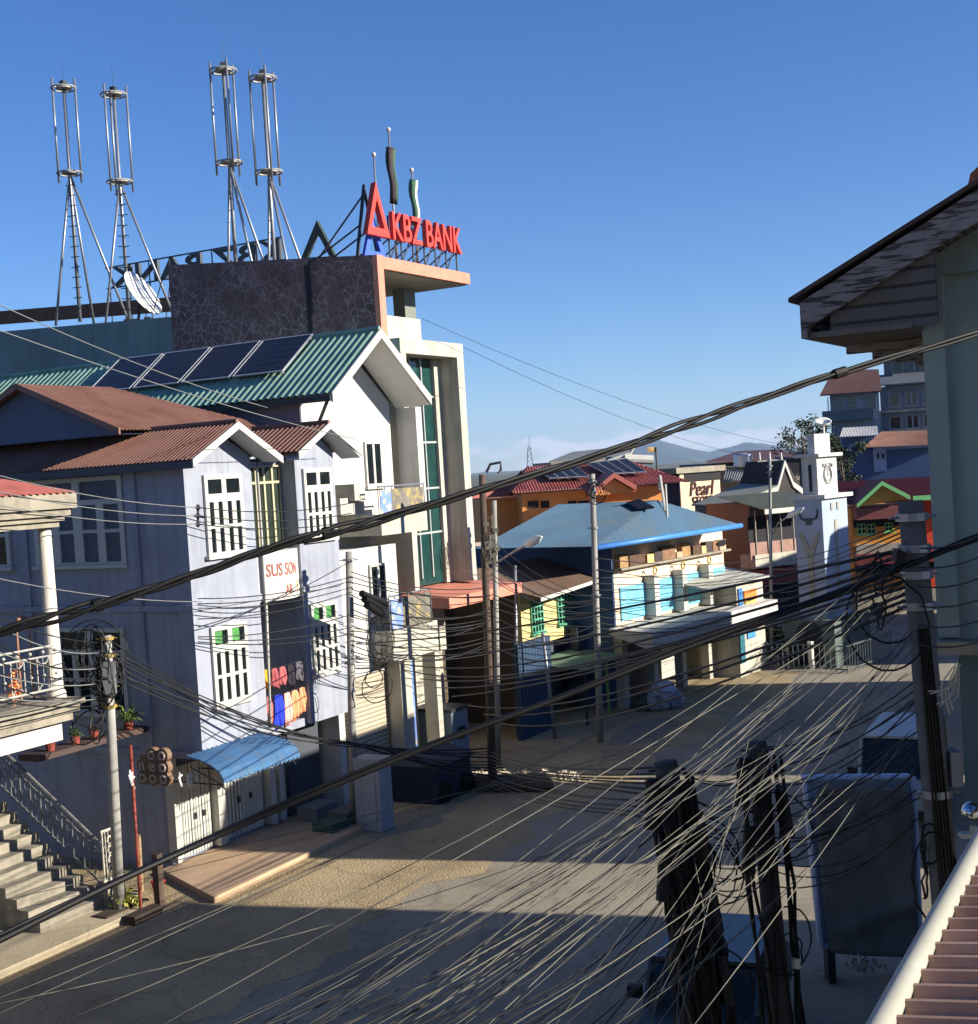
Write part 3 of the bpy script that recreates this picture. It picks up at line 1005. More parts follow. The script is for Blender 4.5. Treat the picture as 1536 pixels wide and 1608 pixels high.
tri_ring(t, pl_[0], pr_[0], pl_[2] - .08, ptop[2] - .1, .45, SY, SY + .18)
part(t, 'red_triangle', M_SRED, sg)
t = MB(A)
xm = (pl_[0] + pr_[0]) / 2
tri_ring(t, pl_[0] + .12, pr_[0] + .12, 15.4, ptop[2] - 1.0, .5, SY + .25, SY + .35, xm + .1)
part(t, 'blue_triangle', M_SBLUE, sg)
t = MB(A)
tri_ring(t, pl_[0] + .02, pr_[0] - .02, 15.42, ptop[2] - .1, .12, SY + .4, SY + .5)
for xx in (pl_[0] + .3, xm, pr_[0] - .3):
    t.tube([(xx, SY + .45, 16.4 if xx != xm else 17.4), (xx, SY + 2.6, 15.4)], .03, 5)
part(t, 'brace', M_DKSTEEL, sg)
pa, pb_ = A.f(617, 378, SY), A.f(722, 398, SY)
pk = A.f(617, 334, SY)
hgt_ = pk[2] - pa[2]
for s_, px0, px1 in (('KBZ', 616, 662), ('BANK', 668, 723)):
    x0, x1 = A.f(px0, 380, SY)[0], A.f(px1, 390, SY)[0]
    tm = text_mb(A, s_, hgt_ / .72, (x0, SY, pa[2] + .05), (1, 0, 0), (0, 0, 1), .07)
    mx_, mn_ = max(v[0] for v in tm.v), min(v[0] for v in tm.v)
    tm.v = [(x0 + (v[0] - mn_) / (mx_ - mn_) * (x1 - x0), v[1], v[2]) for v in tm.v]
    part(tm, 'lettering', M_SRED, sg)
t = MB(A)
xl, xr = pa[0], pb_[0]
for z in (pa[2] + .12, pk[2] - .1):
    t.tube([(xl, SY + .12, z), (xr, SY + .12, z)], .03, 5)
k = 6
for i in range(k + 1):
    xx = xl + (xr - xl) * i / k
    t.tube([(xx, SY + .14, pk[2] - .1), (xx, SY + .14, 15.37)], .03, 5)
    t.tube([(xx, SY + .14, pa[2] + .1), (xx, SY + 1.3, 15.37)], .025, 5)
    if i < k:
        t.tube([(xx, SY + .14, 15.4), (xx + (xr - xl) / k * .7, SY + .14, pa[2] + .1)], .022, 5)
part(t, 'frame', M_DKSTEEL, sg)

# the second sign, seen from behind
rs = thing('reversed_roof_sign', 'dark bank letter sign seen from behind on the far roof edge', 'sign', A, (19, 9, 12.8))
RXS = 19.0
q0, q1 = A.g(176, 440, RXS), A.g(442, 392, RXS)
zt, zb = A.g(440, 392, RXS)[2], A.g(178, 443, RXS)[2]
hh = .82
zmid = (A.g(178, 426, RXS)[2] + A.g(440, 401, RXS)[2]) / 2
tm = text_mb(A, 'KBZ BANK', hh / .72, (RXS, 0, zmid - hh / 2), (0, 1, 0), (0, 0, 1), .08)
mn_, mx_ = min(v[1] for v in tm.v), max(v[1] for v in tm.v)
tm.v = [(v[0], q1[1] + (v[1] - mn_) / (mx_ - mn_) * (q0[1] - q1[1]), v[2]) for v in tm.v]
part(tm, 'lettering', mat('sign_back_grey', (70, 78, 84), .6, .15, 2.), rs)
t = MB(A)
for z in (zmid - hh / 2 - .05, zmid + hh / 2):
    t.tube([(RXS - .12, q1[1] - .2, z), (RXS - .12, q0[1] + .2, z)], .035, 5)
for i in range(9):
    yy = q1[1] + (q0[1] - q1[1]) * i / 8
    t.tube([(RXS - .14, yy, zmid + hh / 2), (RXS - .14, yy, 12.8)], .03, 5)
    t.tube([(RXS - .14, yy, zmid - hh / 2), (RXS - 1.3, yy, 12.8)], .025, 5)
part(t, 'frame', M_DKSTEEL, rs)
p = A.g(497, 346, 15)
q = A.g(472, 400, 15)
r = A.g(526, 398, 15)
t = MB(A)
for s_, ins in ((0, .3), (.001, .8)):
    tri = [(15, q[1] + .1, q[2] - .3), (15, r[1] - .1, r[2] - .3), (15, p[1], p[2])]
    c = Vector((15, sum(v[1] for v in tri) / 3, sum(v[2] for v in tri) / 3))
tri = [Vector(v) for v in tri]
inn = [v + (c - v) * .42 for v in tri]
for k in range(3):
    t.prism([tuple(tri[k]), tuple(tri[(k + 1) % 3]), tuple(inn[(k + 1) % 3]), tuple(inn[k])], (.15, 0, 0))
t.tube([tuple(inn[2]), tuple(inn[2] + Vector((.1, -.35, -.6)))], .03, 5)
t.tube([tuple(inn[0]), tuple(inn[2])], .03, 5)
for v in tri[:2]:
    t.tube([tuple(v), (15.1, v.y, 15.3)], .04, 5)
solo(t, 'triangle_sign_back', mat('sign_back_green', (50, 66, 62), .6, .2, 2.), 'small dark green triangle sign seen from behind above the stone wall', 'sign')

# flagpoles
def flagpole(px, pt, pb, xx, s, label, cols):
    p, q = A.f(px, pt, s), A.f(px + (pb - pt) * .045, pb, s)
    t = thing('flagpole', label, 'flagpole', A, (q[0], s, 15.36), 'flagpoles on the bank slab')
    m = MB(A)
    m.tube([(q[0], s, 15.36), (q[0], s, p[2])], [.045, .03], 7)
    part(m, 'pole', M_STEEL, t, True)
    m = MB(A)
    m.ball((q[0], s, p[2] + .05), .075, 8)
    part(m, 'finial', M_FRAME, t, True)
    if cols:
        L = cols[2]
        z0 = p[2] - cols[1]
        for k, (c, off) in enumerate(cols[0]):
            f = MB(A)
            n = 9
            vs = []
            for j in range(n):
                v = j / (n - 1)
                wd = (.05 + .13 * math.sin(PI * min(1, v * .9 + .1)) ** .8) * (1 - .25 * v)
                zz = z0 - v * L
                x = q[0] + off
                vs += [(x - wd * .5, s + .06 + .05 * math.sin(v * 7 + k), zz), (x, s - .12 - .04 * math.cos(v * 9), zz - .05), (x + wd * .5, s + .07 * math.cos(v * 6), zz)]
            f.add(vs, [g for j in range(n - 1) for g in ((j * 3, j * 3 + 1, j * 3 + 4, j * 3 + 3), (j * 3 + 1, j * 3 + 2, j * 3 + 5, j * 3 + 4))])
            o = part(f, 'flag', mat('flag_%d_%d_%d' % c, c, .8, .25, 5.), t, True)
            o.modifiers.new('thick', 'SOLIDIFY').thickness = .02
flagpole(590, 246, 400, 0, 2.6, 'left and shortest flagpole, rising behind the red triangle sign', None)
flagpole(614, 207, 400, 0, 2.7, 'tallest middle flagpole with a limp dark flag above the sign', ([((60, 50, 56), -.05), ((66, 92, 78), .12)], .5, 1.8))
flagpole(649, 270, 400, 0, 2.7, 'right flagpole with a limp green and white flag above letters', ([((58, 90, 74), -.02), ((214, 212, 204), .1)], .25, 1.5))

# lattice masts on the bank roof
def mast(x, y, zb, hgt, label, rotz, first=None):
    t = thing('antenna_mast', label, 'antenna mast', A, (x, y, zb), 'antenna masts on the bank roof')
    if first:
        t.rotation_euler.z += rotz
        for ch in list(first.children):
            c = ch.copy()
            COL.objects.link(c)
            c.parent = t
            for g in ch.children:
                d = g.copy()
                COL.objects.link(d)
                d.parent = c
        return t
    H1 = hgt * .62
    m = MB(A)
    m.tube([(x, y, zb), (x, y, zb + hgt)], [.07, .055], 8)
    part(m, 'pole', M_STEEL, t, True)
    for k, an in enumerate((0.3, 0.3 + 2.1, 0.3 + 4.2)):
        m = MB(A)
        fx_, fy_ = ((-.45, .8), (.85, -1.6), (1.6, .9))[k]
        m.tube([(x + fx_, y + fy_, zb - .1), (x, y, zb + H1)], .05, 6)
        part(m, 'strut', M_STEEL, t, True)
        m = MB(A)
        cx, cy = x + .46 * math.cos(an + .5), y + .46 * math.sin(an + .5)
        m.tube([(cx, cy, zb + H1 - .35), (cx, cy, zb + hgt + .15)], .042, 6)
        part(m, 'antenna_tube', M_STEEL, t, True)
    for z in (zb + H1 + .05, zb + hgt - .15):
        m = MB(A)
        m.ring((x, y, z), .46, .035, (1, 0, 0), (0, 1, 0), 18, 5)
        for k in range(3):
            an = .8 + k * 2.1
            m.tube([(x, y, z), (x + .46 * math.cos(an), y + .46 * math.sin(an), z)], .03, 5)
        m.tube([(x, y, z - .02), (x, y, z + .03)], [.3, .3], 14)
        part(m, 'ring_bracket', mat('white_bracket', (150, 150, 146), .5, .1, 3.), t)
    m = MB(A)
    m.tube([(x - .04, y - .02, zb + .4), (x - .04, y - .02, zb + H1 - .2)], .03, 5)
    for i in range(13):
        z = zb + .5 + (H1 - .9) * i / 12
        m.tube([(x - .03, y - .24 + .02 * (i % 2), z), (x - .03, y + .22, z + .02)], .018, 5)
    part(m, 'climbing_rungs', M_DKSTEEL, t)
    m = MB(A)
    m.tube([(x, y, zb + hgt), (x, y, zb + hgt + .9)], .008, 4)
    m.box(x - .1, x + .1, y - .1, y + .1, zb + hgt, zb + hgt + .12)
    part(m, 'lightning_rod', M_DKSTEEL, t)
    return t
MX = 13.5
p, q = A.g(126, 505, MX), A.g(107, 130, MX)
HM = q[2] - p[2]
m1 = mast(MX, p[1], p[2], HM, 'leftmost roof antenna mast with white ring brackets', 0)
for (px, pt, lb, rz) in ((178, 142, 'second roof antenna mast from the left, beside the satellite dish', .25), (350, 104, 'third and tallest standing antenna mast, over the stone wall', -.9), (412, 116, 'rightmost antenna mast, nearest the triangle sign back', -1.0)):
    q = A.g(px, pt, MX)
    mast(MX, q[1], q[2] - HM, HM, lb, rz, m1)
# satellite dish
p = A.g(222, 462, 12.2)
t = thing('satellite_dish', 'white satellite dish seen edge on below the antenna masts', 'satellite dish', A, (12.2, p[1], p[2] - 1))
m = MB(A)
nv = Vector((.2, -.85, .5)).normalized()
u = nv.cross(Vector((0, 0, 1))).normalized()
v = nv.cross(u)
c = Vector((12.2, p[1], p[2]))
vs, fs = [tuple(c)], []
K = 22
for j in range(1, 5):
    rr = .9 * j / 4
    for i in range(K):
        an = 2 * PI * i / K
        vs.append(tuple(c + u * rr * math.cos(an) + v * rr * math.sin(an) + nv * (.1 * (j / 4) ** 2)))
for i in range(K):
    fs.append((0, 1 + i, 1 + (i + 1) % K))
    for j in range(3):
        a = 1 + j * K
        fs.append((a + i, a + K + i, a + K + (i + 1) % K, a + (i + 1) % K))
m.add(vs, fs)
o = part(m, 'dish', mat('dish_white', (214, 212, 206), .5, .05, 2.), t, True)
o.modifiers.new('thick', 'SOLIDIFY').thickness = .03
m = MB(A)
m.tube([tuple(c - nv * .05), (12.0, p[1] + .1, p[2] - 1.3)], .05, 6)
m.tube([tuple(c + v * .8), tuple(c + nv * 1.0)], .02, 5)
part(m, 'mount', M_DKSTEEL, t)

# ------------------------------------------------------------------ porch house on the left with stairs
ph = thing('porch_house', 'weathered concrete porch with red roof, round column and iron balcony railing', 'house', A, (-5, 1, 0))
w = MB(A)
for x1, s0, z0, z1 in ((-3.72, -.4, 4.62, 4.72), (-3.8, -.32, 4.47, 4.615), (-3.9, -.22, 4.3, 4.465)):
    w.box(-12, x1, s0, 2.6, z0, z1)
part(w, 'balcony_slab', M_CONC, ph)
w = MB(A)
w.box(-12, -4.0, .0, 2.4, 3.9, 4.298)
part(w, 'slab_beam', M_WHITE, ph)
w = MB(A)
for x1, s0, z0, z1 in ((-3.62, -.45, 8.5, 8.8), (-3.7, -.35, 8.36, 8.495), (-3.78, -.25, 8.26, 8.355), (-3.84, -.15, 8.14, 8.255)):
    w.box(-12, x1, s0, 2.6, z0, z1)
part(w, 'cornice', M_CONC, ph)
w = MB(A)
w.corr((-12, -.5, 8.82), (-3.7, -.5, 8.82), (-5.6, 2.2, 9.6), (-12, 2.2, 9.6), 50, .02)
w.corr((-3.66, 2.6, 8.82), (-3.66, -.4, 8.82), (-5.6, 2.2, 9.6), (-5.6, 2.3, 9.6), 16, .02)
part(w, 'roof', M_REDROOF, ph)
w = MB(A)
w.tube([(-3.98, .12, 4.72), (-3.98, .12, 4.85), (-3.98, .12, 4.9), (-3.98, .12, 8.14)], [.2, .19, .15, .125], 14)
part(w, 'column', mat('white_worn_column', (206, 200, 186), .8, .12, 1.5, .4, (110, 104, 92)), ph, True)
w = MB(A)
w.box(-16, -8.2, 2.6, 10, 0, 8.8)
part(w, 'wall', M_CREAM, ph)
w = MB(A)
for z in (4.95, 5.62, 5.8):
    w.tube([(-9, .0, z), (-4.1, .0, z)], .022, 5)
x = -9.0
i = 0
while x < -4.15:
    w.tube([(x, 0, 4.95), (x, 0, 5.62)], .014, 5)
    if i % 2 == 0:
        w.ring((x + .16, 0, 5.62), .15, .014, (1, 0, 0), (0, 0, -1), 8, 4, 0, PI)
        w.ring((x + .16, 0, 4.95), .13, .014, (1, 0, 0), (0, 0, 1), 8, 4, 0, PI)
    w.ball((x + .16, -.01, 5.71), .035, 6)
    w.ball((x + .16, -.01, 5.25), .03, 6)
    w.tube([(x + .16, 0, 5.12), (x + .16, 0, 5.71)], .008, 4)
    x += .32
    i += 1
part(w, 'railing', mat('pale_iron_railing', (170, 168, 160), .55, .2, 5.), ph)
# high backed rack on the balcony
t = MB(A)
xa, xb = A.f(27, 1000, .7)[0], A.f(47, 1000, .7)[0]
t.tube([(xa, .7, 4.72), (xa, .7, 6.25)], .022, 6)
t.tube([(xb, .7, 4.72), (xb, .7, 6.25)], .022, 6)
t.tube([(xa - .03, .7, 6.2), (xa + .06, .7, 6.33), ((xa + xb) / 2, .7, 6.37), (xb - .06, .7, 6.33), (xb + .03, .7, 6.2)], .05, 6)
t.tube([(xa, .7, 5.5), (xb, .7, 5.5)], .04, 6)
solo(t, 'wooden_rack', mat('worn_wood', (150, 110, 88), .8, .2, 4.), 'tall narrow wooden rack with rounded top standing on the porch balcony', 'rack')
t = MB(A)
t.leaves((A.f(22, 1085, .15)[0], .12, 5.1), (.1, .05, .3), 60, .12)
solo(t, 'hanging_flowers', mat('orange_petal', (226, 150, 96), .8, .2, 5.), 'orange cloth flowers tied on the porch balcony railing', 'flowers')
# stairs
st = thing('concrete_stairs', 'worn concrete stairs going up to the left beside blue wall', 'stairs', A, (-2.9, 1.2, 0))
SX0, SX1 = -4.6, -2.85
for i in range(11):
    m = MB(A)
    m.box(SX0, SX1, .35 + .31 * i, .35 + .31 * (i + 1), .155 if i == 0 else .155, .35 + .2 * i)
    part(m, 'step', M_CONC, st)
m = MB(A)
m.box(SX0, SX1, .35 + .31 * 11, 6.5, .155, 2.5)
part(m, 'landing', M_CONC, st)
m = MB(A)
rx = -2.75
n_ = 10
for dz, r in ((1.0, .035), (.8, .02), (.12, .02)):
    m.tube([(rx, .4, .35 + dz), (rx, 3.4, 2.35 + dz)], r, 6)
for i in range(n_ + 1):
    y, z = .4 + 3.0 * i / n_, .35 + 2.0 * i / n_
    m.tube([(rx, y, z + .1), (rx, y, z + 1.0)], .015, 5)
    if i < n_:
        y += .15
        z += .1
        m.ring((rx, y, z + .5), .1, .015, (0, 1, 0), (0, 0, 1), 12, 4)
        m.tube([(rx, y, z + .6), (rx, y, z + .8)], .01, 4)
        m.tube([(rx, y, z + .4), (rx, y, z + .15)], .01, 4)
        if i % 2: m.ring((rx, y, z + .9), .06, .012, (0, 1, 0), (0, 0, 1), 10, 4)
m.tube([(rx, .4, .2), (rx, .4, 1.4)], .03, 5)
part(m, 'railing', mat('grey_iron', (112, 112, 112), .55, .2, 5.), st)
m = MB(A)
m.box(-2.82, -2.7, .9, 6.5, .05, .34)
part(m, 'string_wall', mat('dark_blue_render', (96, 104, 124), .85, .1, 1., .3), st)
# ornate gate panel on a stone pier
t = thing('iron_gate_panel', 'ornate pale iron gate panel on a stone pier at stair foot', 'gate', A, (-2.5, .5, 0))
m = MB(A)
p, q = A.f(159, 1330, .3), A.f(192, 1405, .3)
gx0, gx1 = p[0], q[0]
m.box(gx0, gx1, .2, .55, 0, .62)
part(m, 'stone_pier', M_CONC, t)
m = MB(A)
for k in range(6):
    x = gx0 + .03 + (gx1 - gx0 - .06) * k / 5
    m.tube([(x, .3, .62), (x, .3, 1.72)], .022 if k in (0, 5) else .013, 5)
m.tube([(gx0, .3, 1.72), (gx1, .3, 1.72)], .03, 5)
m.tube([(gx0, .3, .68), (gx1, .3, .68)], .025, 5)
for z in (.9, 1.1, 1.3, 1.5):
    m.ring(((gx0 + gx1) / 2, .29, z), .08, .018, (1, 0, 0), (0, 0, 1), 10, 4)
    m.ball(((gx0 + gx1) / 2 + .03, .28, z + .05), .04, 6)
part(m, 'ironwork', mat('pale_iron', (190, 184, 168), .5, .2, 6.), t)
# lit walkway, plinth
pv = MB(A)
pv.prism([(-14, -.55, .004), (-2.6, -.55, .004), (-2.0, .2, .004), (-2.0, 2.6, .004), (-14, 2.6, .004)], (0, 0, .15))
struct(pv, 'footpath', M_PAVE)
pv = MB(A)
pv.prism([(-1.6, -1.5, .004), (5.2, -1.35, .004), (5.2, 1.1, .004), (-.4, 1.1, .004)], (0, 0, .13))
struct(pv, 'shop_apron', mat('pinkish_concrete', (178, 150, 122), .9, .14, .8, dirt=(176, 160, 132), dirtsc=.8, bump=.2))
for (x0, x1, y0, y1, lb) in ((-3.5, -2.3, -.32, .05, 'dark rectangular doormat on footpath nearest the iron gate'), (-3.3, -2.5, -.9, -.62, 'dark rectangular opening in the footpath edge below the doormat')):
    m = MB(A)
    m.box(x0, x1, y0, y1, .158 if y0 > -.6 else .02, .19)
    solo(m, 'doormat', mat('dark_mat', (66, 56, 50), .9, .2, 5.), lb, 'mat')
# planter shelf with plants
t = thing('planter_shelf', 'concrete shelf on the blue wall holding a row of potted plants', 'shelf', A, (-1.5, 1.6, 2.4))
m = MB(A)
p, q = A.f(60, 1188, 1.4), A.f(238, 1200, 1.4)
m.box(p[0], q[0], 1.4, 2.0, p[2] - .12, p[2])
part(m, 'shelf', mat('red_brown_board', (72, 58, 54), .8, .2, 2.), t)
shz = p[2]
for k, (px, c, sz, lb) in enumerate(((80, (110, 60, 60), .22, 'small reddish leaved potted plant at the left end of planter shelf'), (120, (62, 84, 44), .22, 'green potted plant on planter shelf below the porch slab'), (150, (80, 60, 50), .16, 'dull brown potted plant in the middle of planter shelf'), (205, (92, 108, 52), .4, 'large spiky leaved potted plant at the right end of planter shelf'))):
    p = A.f(px, 1186, 1.6)
    t = thing('potted_plant', lb, 'potted plant', A, (p[0], 1.6, shz), 'potted plants on the planter shelf')
    m = MB(A)
    m.tube([(p[0], 1.6, shz), (p[0], 1.6, shz + .17)], [.08, .11], 10)
    part(m, 'pot', M_RUST, t)
    m = MB(A)
    for _ in range(50 if sz < .3 else 90):
        an, el = RN.uniform(0, 6.28), RN.uniform(.2, 1.2)
        L = sz * RN.uniform(.7, 1.6)
        d = Vector((math.cos(an) * math.cos(el), math.sin(an) * math.cos(el), math.sin(el)))
        b = Vector((p[0], 1.6, shz + .16))
        e = b + d * L - Vector((0, 0, L * .25))
        sd_ = d.cross(Vector((0, 0, 1))).normalized() * .022
        mid = b + d * L * .6 + Vector((0, 0, .03))
        m.poly(tuple(b), tuple(mid + sd_), tuple(e), tuple(mid - sd_))
    part(m, 'foliage', mat('leaf_%d_%d_%d' % c, c, .6, .4, 6.), t)
# ringed shop sign on a red pipe
t = thing('ring_sign', 'brown scalloped signboard with pale rings fixed to the rusty red pipe', 'sign', A, (-1.2, .3, 2))
SXX = -.9
p, q = A.g(213, 1175, SXX), A.g(266, 1234, SXX)
sy0, sz0, sz1 = p[1], q[2], p[2]
stp = (p[1] - q[1]) / 3
sth = (sz1 - sz0) / 3
cen = lambda r_, c_: (sy0 - stp * (c_ + .5), sz1 - sth * (r_ + .5))
m = MB(A)
for r_ in range(3):
    for c_ in range(3):
        if (r_, c_) == (0, 0): continue
        cy_, cz = cen(r_, c_)
        m.tube([(SXX, cy_, cz), (SXX + .14, cy_, cz)], max(stp, sth) * .53, 14)
m.box(SXX + .02, SXX + .12, sy0 - stp * 2.7, sy0 - stp * .3, sz0 + .1, sz1 - .15)
part(m, 'board', mat('brown_signboard', (122, 98, 80), .7, .15, 4.), t)
m = MB(A)
for r_ in range(3):
    for c_ in range(3):
        if (r_, c_) == (0, 0) or (r_ == 1 and c_ < 2): continue
        cy_, cz = cen(r_, c_)
        m.ring((SXX - .01, cy_, cz), stp * .26, stp * .09, (0, 1, 0), (0, 0, 1), 16, 5)
part(m, 'ring_ornament', mat('ring_grey', (176, 166, 152), .6, .1, 4.), t)
for ch, c_ in (('n', 0), ('e', 1)):
    cy_, cz = cen(1, c_)
    tm = text_mb(A, ch, stp * 1.2, (SXX - .012, cy_ + stp * .3, cz - stp * .28), (0, -1, 0), (0, 0, 1), .01)
    part(tm, 'lettering', mat('ring_grey', (176, 166, 152)), t)
m = MB(A)
p, q = A.f(206, 1185, .15), A.f(222, 1440, -.6)
m.tube([(q[0], q[1], 0), (p[0], .15, p[2] + .2)], .035, 7)
solo(m, 'red_pipe', M_RUST, 'thin leaning rusty red pipe standing left of blue house shutters', 'pipe', smooth=True)
# hangers on a line beside the sign
for k, px in enumerate((205, 283, 296, 310, 300, 208)):
    p = A.f(px, 1222 + (k % 3) * 3, -.05)
    m = MB(A)
    m.tube([(p[0], -.05, p[2] + .17), (p[0], -.03, p[2]), (p[0] + .05, -.04, p[2] - .16)], .028, 5)
    m.tube([(p[0] - .06, -.05, p[2] + .05), (p[0] + .07, -.05, p[2] + .1)], .02, 5)
    solo(m, 'peg_hanger', mat('pale_plastic', (200, 206, 204), .5, .1, 4.), 'white plastic peg hanger on the line under the blue awning edge', 'hanger', 'white peg hangers under the awning')
# heap, bucket, gatepost
m = MB(A)
p = A.loc(G(205, 1440))
for _ in range(6):
    m.leaves((p[0] + RN.uniform(-.15, .3), p[1] + RN.uniform(-.15, .25), RN.uniform(.08, .42)), (.13, .13, .2), 34, .13)
solo(m, 'dry_plant', mat('yellow_leaf', (150, 146, 70), .8, .35, 5.), 'yellowing drooping plant at the foot of the red pipe', 'plant')
p = A.loc(G(278, 1418))
t = thing('red_bucket', 'small red plastic bucket by the first pale shutter', 'bucket', A, (p[0], p[1] + .5, .13))
m = MB(A)
by_ = p[1] + .5
K = 14
vs = []
for j, (r, z) in enumerate(((.1, .135), (.15, .42), (.165, .42), (.145, .44), (.09, .16))):
    vs += [(p[0] + r * math.cos(2 * PI * i / K), by_ + r * math.sin(2 * PI * i / K), z) for i in range(K)]
m.add(vs, [tuple(range(K))[::-1]] + [(j * K + i, j * K + (i + 1) % K, (j + 1) * K + (i + 1) % K, (j + 1) * K + i) for j in range(4) for i in range(K)] + [tuple(4 * K + i for i in range(K))])
part(m, 'body', mat('red_plastic', (206, 60, 64), .4, .1, 5.), t, True)
m = MB(A)
m.ring((p[0], by_, .42), .155, .01, (.6, .8, 0), (0, 0, 1), 12, 4, 0, PI)
part(m, 'handle', M_FRAME, t)
m = MB(A)
p = A.loc(G(252, 1428))
m.box(p[0], p[0] + .16, p[1], p[1] + .16, 0, 1.15)
solo(m, 'timber_post', M_WOODP, 'short dark timber post standing before the first shutter', 'post')
m = MB(A)
p = A.loc(G(222, 1400))
m.tube([(p[0], p[1], 0), (p[0] + .02, p[1], 1.25)], .06, 7)
solo(m, 'timber_post', mat('pale_timber', (150, 126, 96), .85, .2, 4.), 'short pale timber post beside the rusty red pipe', 'post')

# ------------------------------------------------------------------ tin gate and yellow house with brown roof
tg = thing('tin_gate', 'dark brown ribbed tin gate with curled iron top between bank and house', 'gate', A, (16, 4, 0))
M_TIN = wave_mat('brown_tin_sheet', (92, 80, 68), (58, 50, 44), 3.2, 'X', .7)
M_TINY = wave_mat('brown_tin_side', (96, 84, 70), (60, 52, 44), 3.2, 'Y', .7)
m = MB(A)
m.box(15.1, 18.9, 3.6, 3.7, 0, 4.1)
part(m, 'leaf', M_TIN, tg)
m = MB(A)
m.box(15.1, 18.9, 4.6, 4.8, 0, 7.0)
part(m, 'back_wall', M_TIN, tg)
m = MB(A)
m.ring((17, 3.5, 5.3), 1.6, .03, (1, 0, 0), (0, 0, 1), 16, 5, PI, 2 * PI)
m.tube([(15.2, 3.55, 4.15), (18.8, 3.55, 4.15)], .035, 5)
for i in range(14):
    m.ring((15.4 + i * .25, 3.55, 4.25), .1, .014, (1, 0, 0), (0, 0, 1), 10, 4)
part(m, 'iron_scroll', mat('tan_iron', (150, 134, 108), .6, .2, 5.), tg)

yh = thing('yellow_house', 'low yellow house with brown sheet roof and green slatted windows', 'house', A, (20.5, 1, 0))
YS = .9
p, q = A.f(818, 960, YS), A.f(912, 1100, YS)
yx0, yx1 = p[0], q[0]
pe = A.f(850, 938, -.7)
yzt = pe[2] + .32 * (YS + .7) - .06
m = MB(A)
m.box(yx0, yx1, YS, YS + .2, 2.6, yzt)
part(m, 'front_wall', mat('ochre_yellow_paint', (206, 188, 130), .8, .1, 1., .25, (150, 130, 90)), yh)
m = MB(A)
m.prism([(yx0, YS + .201, 0), (yx0, 7.5, 0), (yx0, 7.5, yzt + .32 * (7.5 - YS) - .06), (yx0, YS + .201, yzt - .03)], (.15, 0, 0))
part(m, 'side_wall', M_TINY, yh)
m = MB(A)
m.box(yx0 + .16, yx1, YS + .4, YS + .5, 0, 2.6)
part(m, 'dark_shopfront', mat('dark_shop_board', (70, 74, 82)), yh)
for px0, px1, py0, py1 in ((831, 853, 945, 990), (873, 897, 935, 975)):
    p, q = A.f(px0, py0, YS), A.f(px1, py1, YS)
    window(yh, A, 'f', YS, p[0], q[0], q[2], p[2], [(.04 + .24 * i, .22 + .24 * i, .03 + .2 * j, .19 + .2 * j) for i in range(4) for j in range(5)], mat('sea_green_paint', (90, 160, 130), .6, .15, 3.))
# roof from four picture corners on one sloping plane
pe = A.f(850, 938, -.7)
sl_ = .32
rn = (0, -sl_, 1)
e0, e1, r1, r0 = [A.hit(px, py, (pe[0], -.7, pe[2]), rn) for px, py in ((848, 939), (956, 903), (925, 880), (752, 846))]
m = MB(A)
m.corr(e0, e1, (e1[0] - .4, r1[1] + 1, pe[2] + sl_ * (r1[1] + 1.7)), (e0[0] - 1.0, r1[1] + 1, pe[2] + sl_ * (r1[1] + 1.7)), 34, .025)
yro = part(m, 'roof', mat('grey_brown_sheet', (112, 92, 80), .6, .12, 1., dirt=(92, 70, 58)), yh)
m = MB(A)
m.prism([tuple(e0), tuple(e1), (e1[0], e1[1], e1[2] - .12), (e0[0], e0[1], e0[2] - .12)], (0, -.04, 0))
part(m, 'fascia', M_FRAME, yro)
p0, p1, p2, p3 = A.f(832, 1042, YS - .05), A.f(918, 1012, YS - .05), A.f(984, 1028, -1.2), A.f(888, 1060, -1.2)
m = MB(A)
zt_, zb_ = (p0[2] + p1[2]) / 2, (p2[2] + p3[2]) / 2
m.corr((p0[0] - .2, -1.3, zb_), (p2[0], -1.3, zb_), (p2[0], YS - .02, zt_), (p0[0] - .2, YS - .02, zt_), 26, .025)
awo = part(m, 'green_awning', M_GREENROOF, yh)
for i in range(3):
    m = MB(A)
    x = p0[0] + (p2[0] - p0[0]) * i / 2
    m.tube([(x, -1.2, 0), (x, -1.2, zb_ - .05)], .05, 7)
    part(m, 'post', mat('lime_post', (120, 160, 80), .6, .2, 3.) if i == 1 else M_DKSTEEL, awo)
m = MB(A)
p = A.f(816, 1065, -.2)
m.box(p[0], p[0] + 2.3, -.2, 0, 0, 3.1)
solo(m, 'blue_tin_fence', wave_mat('dark_blue_tin', (44, 66, 92), (26, 40, 60), 3., 'X', .6), 'dark blue ribbed tin fence left of the green awning', 'fence')

